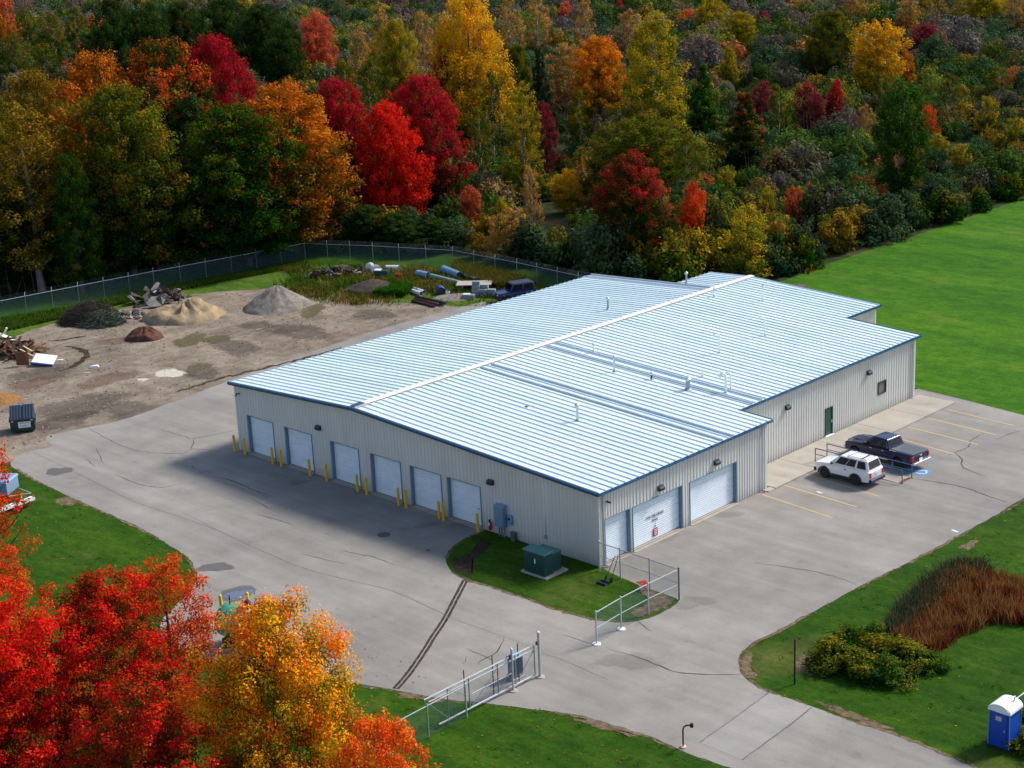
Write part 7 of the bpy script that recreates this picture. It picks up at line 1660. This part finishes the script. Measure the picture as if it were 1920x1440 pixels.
def blades(name, poly, n, h, wdt, cols, seed, lean=0.35, z0=0.0, tri=False, pts=False):
    rng_ = np.random.default_rng(seed); pl = np.array(poly); lo, hi = pl.min(0), pl.max(0)
    P = rng_.uniform(lo, hi, (int(n * 3), 2)) if not pts else pl
    P = P[inside(P[:, 0], P[:, 1], poly)][:n] if not pts else P
    m = len(P)
    b = np.concatenate([P, np.full((m, 1), z0)], 1); hh = h * rng_.uniform(0.5, 1.25, m)
    tip = b + np.stack([rng_.normal(0, lean, m) * hh, rng_.normal(0, lean, m) * hh, hh], 1)
    a = rng_.uniform(0, 6.28, m); wv = np.stack([np.cos(a), np.sin(a), np.zeros(m)], 1) * wdt; mid = (b + tip) / 2 + np.array([0, 0, 0.08]) * hh[:, None]
    V = np.stack([b - wv, b + wv, tip] if tri else [b - wv, b + wv, mid + wv * 0.8, tip, mid - wv * 0.8], 1).reshape(-1, 3); q_ = 3 if tri else 5
    me = bpy.data.meshes.new(name); me.vertices.add(q_ * m); me.vertices.foreach_set('co', V.astype(np.float32).ravel())
    me.loops.add(q_ * m); me.loops.foreach_set('vertex_index', np.arange(q_ * m, dtype=np.int32)); me.polygons.add(m); me.polygons.foreach_set('loop_start', np.arange(0, q_ * m, q_, dtype=np.int32)); me.update(calc_edges=True)
    cl = np.array(cols)[rng_.integers(0, len(cols), m)] * rng_.uniform(0.7, 1.3, (m, 1))
    at = me.attributes.new('leaf', 'FLOAT_COLOR', 'POINT'); at.data.foreach_set('color', np.repeat(np.concatenate([cl, np.ones((m, 1))], 1), q_, 0).astype(np.float32).ravel())
    me.materials.append(M['under']); o = part(name, me, None); o['kind'] = 'stuff'; return o
OG = [(19.496, 0.850), (19.147, 3.272), (19.034, 5.103), (18.178, 8.810), (17.339, 12.026), (18.869, 13.030), (21.214, 13.118), (23.556, 13.070), (24.910, 9.183), (22.211, 7.639), (21.678, 5.128), (21.997, 2.371), (21.157, 0.557)]
_r = np.random.default_rng(40); _pl = np.array(OG); _c = _r.uniform(_pl.min(0), _pl.max(0), (1500, 2)); _c = _c[inside(_c[:, 0], _c[:, 1], OG)]
for k_, cl_ in enumerate(([(0.24, 0.058, 0.020), (0.18, 0.042, 0.016)], [(0.13, 0.036, 0.018), (0.20, 0.07, 0.03)], [(0.30, 0.14, 0.05), (0.24, 0.12, 0.04)], [(0.10, 0.09, 0.03), (0.14, 0.08, 0.03)])):
    P_ = np.concatenate([_r.normal(0, 0.16, (26 if k_ < 3 else 14, 2)) + q_ for i_, q_ in enumerate(_c) if i_ % 4 == k_])
    blades('ornamental_grass', P_, 0, [0.75, 0.6, 0.95, 0.5][k_], 0.022, cl_, 40 + k_, 0.26, 0.0, pts=True)
blades('tall_weeds', [(18.291, 3.018), (17.300, 6.249), (16.806, 9.639), (16.408, 12.703), (17.842, 14.235), (19.224, 13.014), (18.052, 11.402), (18.673, 8.265), (19.293, 4.956), (19.449, 1.981)], 4200, 0.85, 0.03, [(0.045, 0.085, 0.045), (0.06, 0.09, 0.04), (0.10, 0.10, 0.05), (0.14, 0.08, 0.05), (0.035, 0.06, 0.03)], 13, 0.35)
GR = [(0.028, 0.086, 0.002), (0.034, 0.094, 0.002), (0.024, 0.078, 0.002), (0.052, 0.112, 0.005)]
FL = [(0.478, -19.698), (2.273, -19.020), (5.255, -17.970), (6.805, -17.157), (9.428, -15.906), (11.823, -14.895), (14.352, -14.530), (16.226, -14.306), (18.307, -14.408), (19.849, -14.313), (22.473, -14.483), (17.276, -24.170), (5.765, -30.244), (-3.005, -21.251)]
RL = [(29.476, -6.918), (25.575, -6.609), (22.635, -6.750), (20.131, -6.792), (17.492, -6.788), (15.287, -6.026), (14.317, -4.967), (13.525, -3.286), (13.512, -0.808), (13.671, 3.088), (13.722, 6.816), (14.049, 12.087), (14.264, 17.956), (14.347, 21.791), (14.476, 26.092), (19.356, 22.010), (34.823, -6.019)]
LL = [(-46.942, -13.368), (-39.444, -13.843), (-32.914, -14.052), (-28.657, -14.211), (-24.262, -14.774), (-21.330, -15.385), (-19.115, -16.435), (-17.422, -17.886), (-14.492, -22.313), (-17.213, -31.106), (-37.493, -22.008)]
FD = [(-34.008, 67.805), (-34.147, 75.671), (-33.832, 89.750), (-33.864, 101.226), (-33.671, 116.538), (6.081, 41.862), (0.198, 42.696), (-3.938, 43.007), (-17.543, 58.781)]
def fallen(name, poly, n, size, cols, seed, z):
    rng_ = np.random.default_rng(seed); pl = np.array(poly); P = rng_.uniform(pl.min(0), pl.max(0), (n * 3, 2)); P = P[inside(P[:, 0], P[:, 1], poly)][:n]; m = len(P)
    C = np.concatenate([P, np.full((m, 1), z)], 1); Nn = np.array([0, 0, 1.0]) + rng_.normal(0, 0.25, (m, 3)); sz = size * rng_.uniform(0.5, 1.3, m)
    cl = np.array(cols)[rng_.integers(0, len(cols), m)] * rng_.uniform(0.7, 1.2, (m, 1))
    o = part(name, leaf_mesh(name, C, Nn, sz * 0.6, sz * 0.45, None, None, None, rng_, M['under'], rgb=cl), None); o['kind'] = 'stuff'
FC = [(0.32, 0.13, 0.03), (0.40, 0.06, 0.02), (0.42, 0.26, 0.05), (0.20, 0.13, 0.06)]
fallen('fallen_leaves', LL, 260, 0.09, FC, 21, 0.05); fallen('fallen_leaves', FL, 260, 0.09, FC, 22, 0.05); fallen('fallen_leaves', RL, 180, 0.09, FC, 23, 0.05); fallen('fallen_leaves', isl, 50, 0.09, FC, 24, 0.06)
fallen('fallen_leaves', [(-17.964, -16.779), (-3.316, -15.611), (5.965, -16.324), (0.831, -19.253), (-6.570, -22.501), (-14.183, -22.525)], 160, 0.09, FC, 25, 0.04)
for q_, sd_, n_ in ((RL, 31, 260), (FL, 32, 160), (LL, 33, 120)):
    r2 = np.random.default_rng(sd_); pl_ = np.array(q_); c_ = r2.uniform(pl_.min(0), pl_.max(0), (n_, 2)); c_ = c_[inside(c_[:, 0], c_[:, 1], q_)]
    blades('grass_tufts', np.concatenate([r2.normal(0, 0.12, (14, 2)) + u_ for u_ in c_]), 0, 0.09, 0.02, [(0.035, 0.085, 0.003), (0.05, 0.095, 0.006)], sd_, 0.8, 0.004, True, pts=True)
# weeds in the yard and along the back fence
WD = [(-82.921, 41.675), (-73.674, 46.172), (-65.594, 50.547), (-56.794, 50.583), (-49.307, 49.056), (-54.117, 43.224), (-57.538, 43.554), (-61.969, 42.476), (-60.124, 37.117), (-64.380, 33.731), (-72.623, 33.471)]
_r = np.random.default_rng(90); _pl = np.array(WD); _c = _r.uniform(_pl.min(0), _pl.max(0), (420, 2)); _c = _c[inside(_c[:, 0], _c[:, 1], WD)]
WCOL = [[(0.06, 0.12, 0.012), (0.09, 0.14, 0.015)], [(0.16, 0.14, 0.02), (0.12, 0.13, 0.02)], [(0.28, 0.16, 0.04), (0.22, 0.13, 0.04)], [(0.04, 0.09, 0.01), (0.06, 0.11, 0.012)]]
for k_ in range(4):
    pts = [q_ for i_, q_ in enumerate(_c) if i_ % 4 == k_]
    P_ = np.concatenate([_r.normal(0, 1, (70, 2)) * _r.uniform(0.3, 1.0) + q_ for q_ in pts])
    blades('weeds', P_, 0, 0.5, 0.045, WCOL[k_], 90 + k_, 0.5, 0.0, pts=True)
blades('lawn_blades', [(-82.921, 41.675), (-82.897, 44.167), (-65.961, 50.899), (-53.938, 50.810), (-47.810, 49.012), (-48.135, 44.700), (-53.016, 40.647), (-60.849, 39.225), (-68.320, 34.211), (-72.623, 33.471)], 9000, 0.10, 0.05, [(0.05, 0.11, 0.004), (0.08, 0.12, 0.01), (0.13, 0.12, 0.02)], 14, 0.7, 0.01, True)
blades('weeds', [(-66.699, 51.609), (-57.126, 50.924), (-52.985, 49.806), (-54.967, 47.140), (-62.951, 48.791)], 9000, 1.0, 0.06, [(0.06, 0.11, 0.012), (0.13, 0.13, 0.02), (0.20, 0.12, 0.03)], 10, 0.4, 0.0)
blades('weeds', [(-67.054, 41.847), (-62.676, 42.005), (-61.182, 39.528), (-64.317, 37.956), (-64.048, 40.279)], 4000, 0.6, 0.05, [(0.03, 0.12, 0.008), (0.05, 0.15, 0.01)], 11, 0.5, 0.25)
blades('weeds', [(-89.236, 9.723), (-87.038, 17.640), (-86.266, 26.295), (-82.897, 44.167), (-81.203, 42.791), (-83.419, 31.863), (-84.129, 25.506), (-84.062, 15.781), (-84.376, 6.968)], 16000, 0.35, 0.05, [(0.03, 0.10, 0.008), (0.05, 0.12, 0.01), (0.12, 0.12, 0.02)], 12, 0.5, 0.0)

# ---------------------------------------------------------------- labels: tell look-alikes apart by their nearest landmark
_ci = cam.matrix_world.inverted()
def _px(o):
    h_ = o.scale[2] * 6; v = _ci @ Vector((o.location.x, o.location.y, h_)); return (960 + 3168.9 * v.x / -v.z, 720 - 3168.9 * v.y / -v.z)
LMK = {'tall golden yellow maple at the top centre': 'tall golden maple', 'brilliant red maple near the fence corner, brightest tree of the wood edge': 'brilliant red maple', 'very tall yellow green cottonwood in the centre of the wood': 'tall cottonwood',
       'orange gold maple right of the pale tan tree': 'orange gold maple', 'dark green maple with red tips standing above the warehouse roof': 'red tipped maple', 'conical dark green tree with orange flecks in the right wood': 'orange flecked conical tree',
       'vase shaped fresh green poplar cluster with pale stems at the right': 'vase shaped green poplar', 'gold yellow spreading tree at the upper right': 'gold spreading tree', 'slim coral red shrub tree in the right wood': 'slim coral red tree',
       'small bright yellow tree in the centre of the wood': 'small bright yellow tree', 'yellow green bushy tree above the far end of the roof': 'bushy yellow green tree', 'salmon coloured tree at the top left of the wood': 'salmon coloured tree',
       'round olive green tree left of the gold tree at the upper right': 'round olive tree', 'small orange tree left of the olive bushes above the roof': 'small orange tree', 'crimson topped maple right of the orange red topped one': 'crimson topped maple',
       'large orange maple right of the dark green one behind the fence': 'large orange maple', 'tall rust coloured birch with pale trunk at the left behind the fence': 'rust coloured birch', 'green gold tree at the top right corner': 'green gold corner tree',
       'pink crimson round tree, widest of the three in the right wood': 'wide pink crimson tree', 'small tan orange tree right above the back fence': 'tan orange tree'}
_tops = [o for o in COL.objects if o.parent is None and o.get('category') in ('tree', 'shrub')]
_marks = [(_px(o), LMK[o['label']]) for o in _tops if o['label'] in LMK]
_cnt = {}
for o in _tops: _cnt[o['label']] = _cnt.get(o['label'], 0) + 1
SHORT = {'grey green thinly leaved tree deep in the thicket': 'thinly leaved grey green tree', 'half bare greyish brown tree among the far thicket': 'half bare brownish tree', 'small yellowish sapling scattered in the right thicket': 'small yellowish sapling',
         'shaded dark green understorey tree close behind the fence': 'shaded dark green tree', 'dark green round tree in the row at the top left of the wood': 'dark green round tree', 'dull olive tree in the hazy top left corner of the wood': 'dull olive tree'}
_used = set(o['label'] for o in _tops)
for o in _tops:
    lab = o['label']
    if _cnt[lab] < 2: continue
    base = SHORT.get(lab, lab.replace(' at the edge of the wood', '')); x, y_ = _px(o)
    for (mx, my), nm in sorted(_marks, key=lambda q: math.hypot(q[0][0] - x, q[0][1] - y_)):
        dx, dy = x - mx, y_ - my; far = ' well' if math.hypot(dx, dy) > 130 else (' just' if math.hypot(dx, dy) < 60 else '')
        w_ = 'left of' if dx < 0 else 'right of'
        if abs(dy) > abs(dx): w_ = 'below' if dy > 0 else 'above'
        elif abs(dy) > 0.4 * abs(dx): w_ = ('below ' if dy > 0 else 'above ') + w_
        new = base + far + ' ' + w_ + ' the ' + nm
        if new not in _used: break
    _used.add(new); o['label'] = new
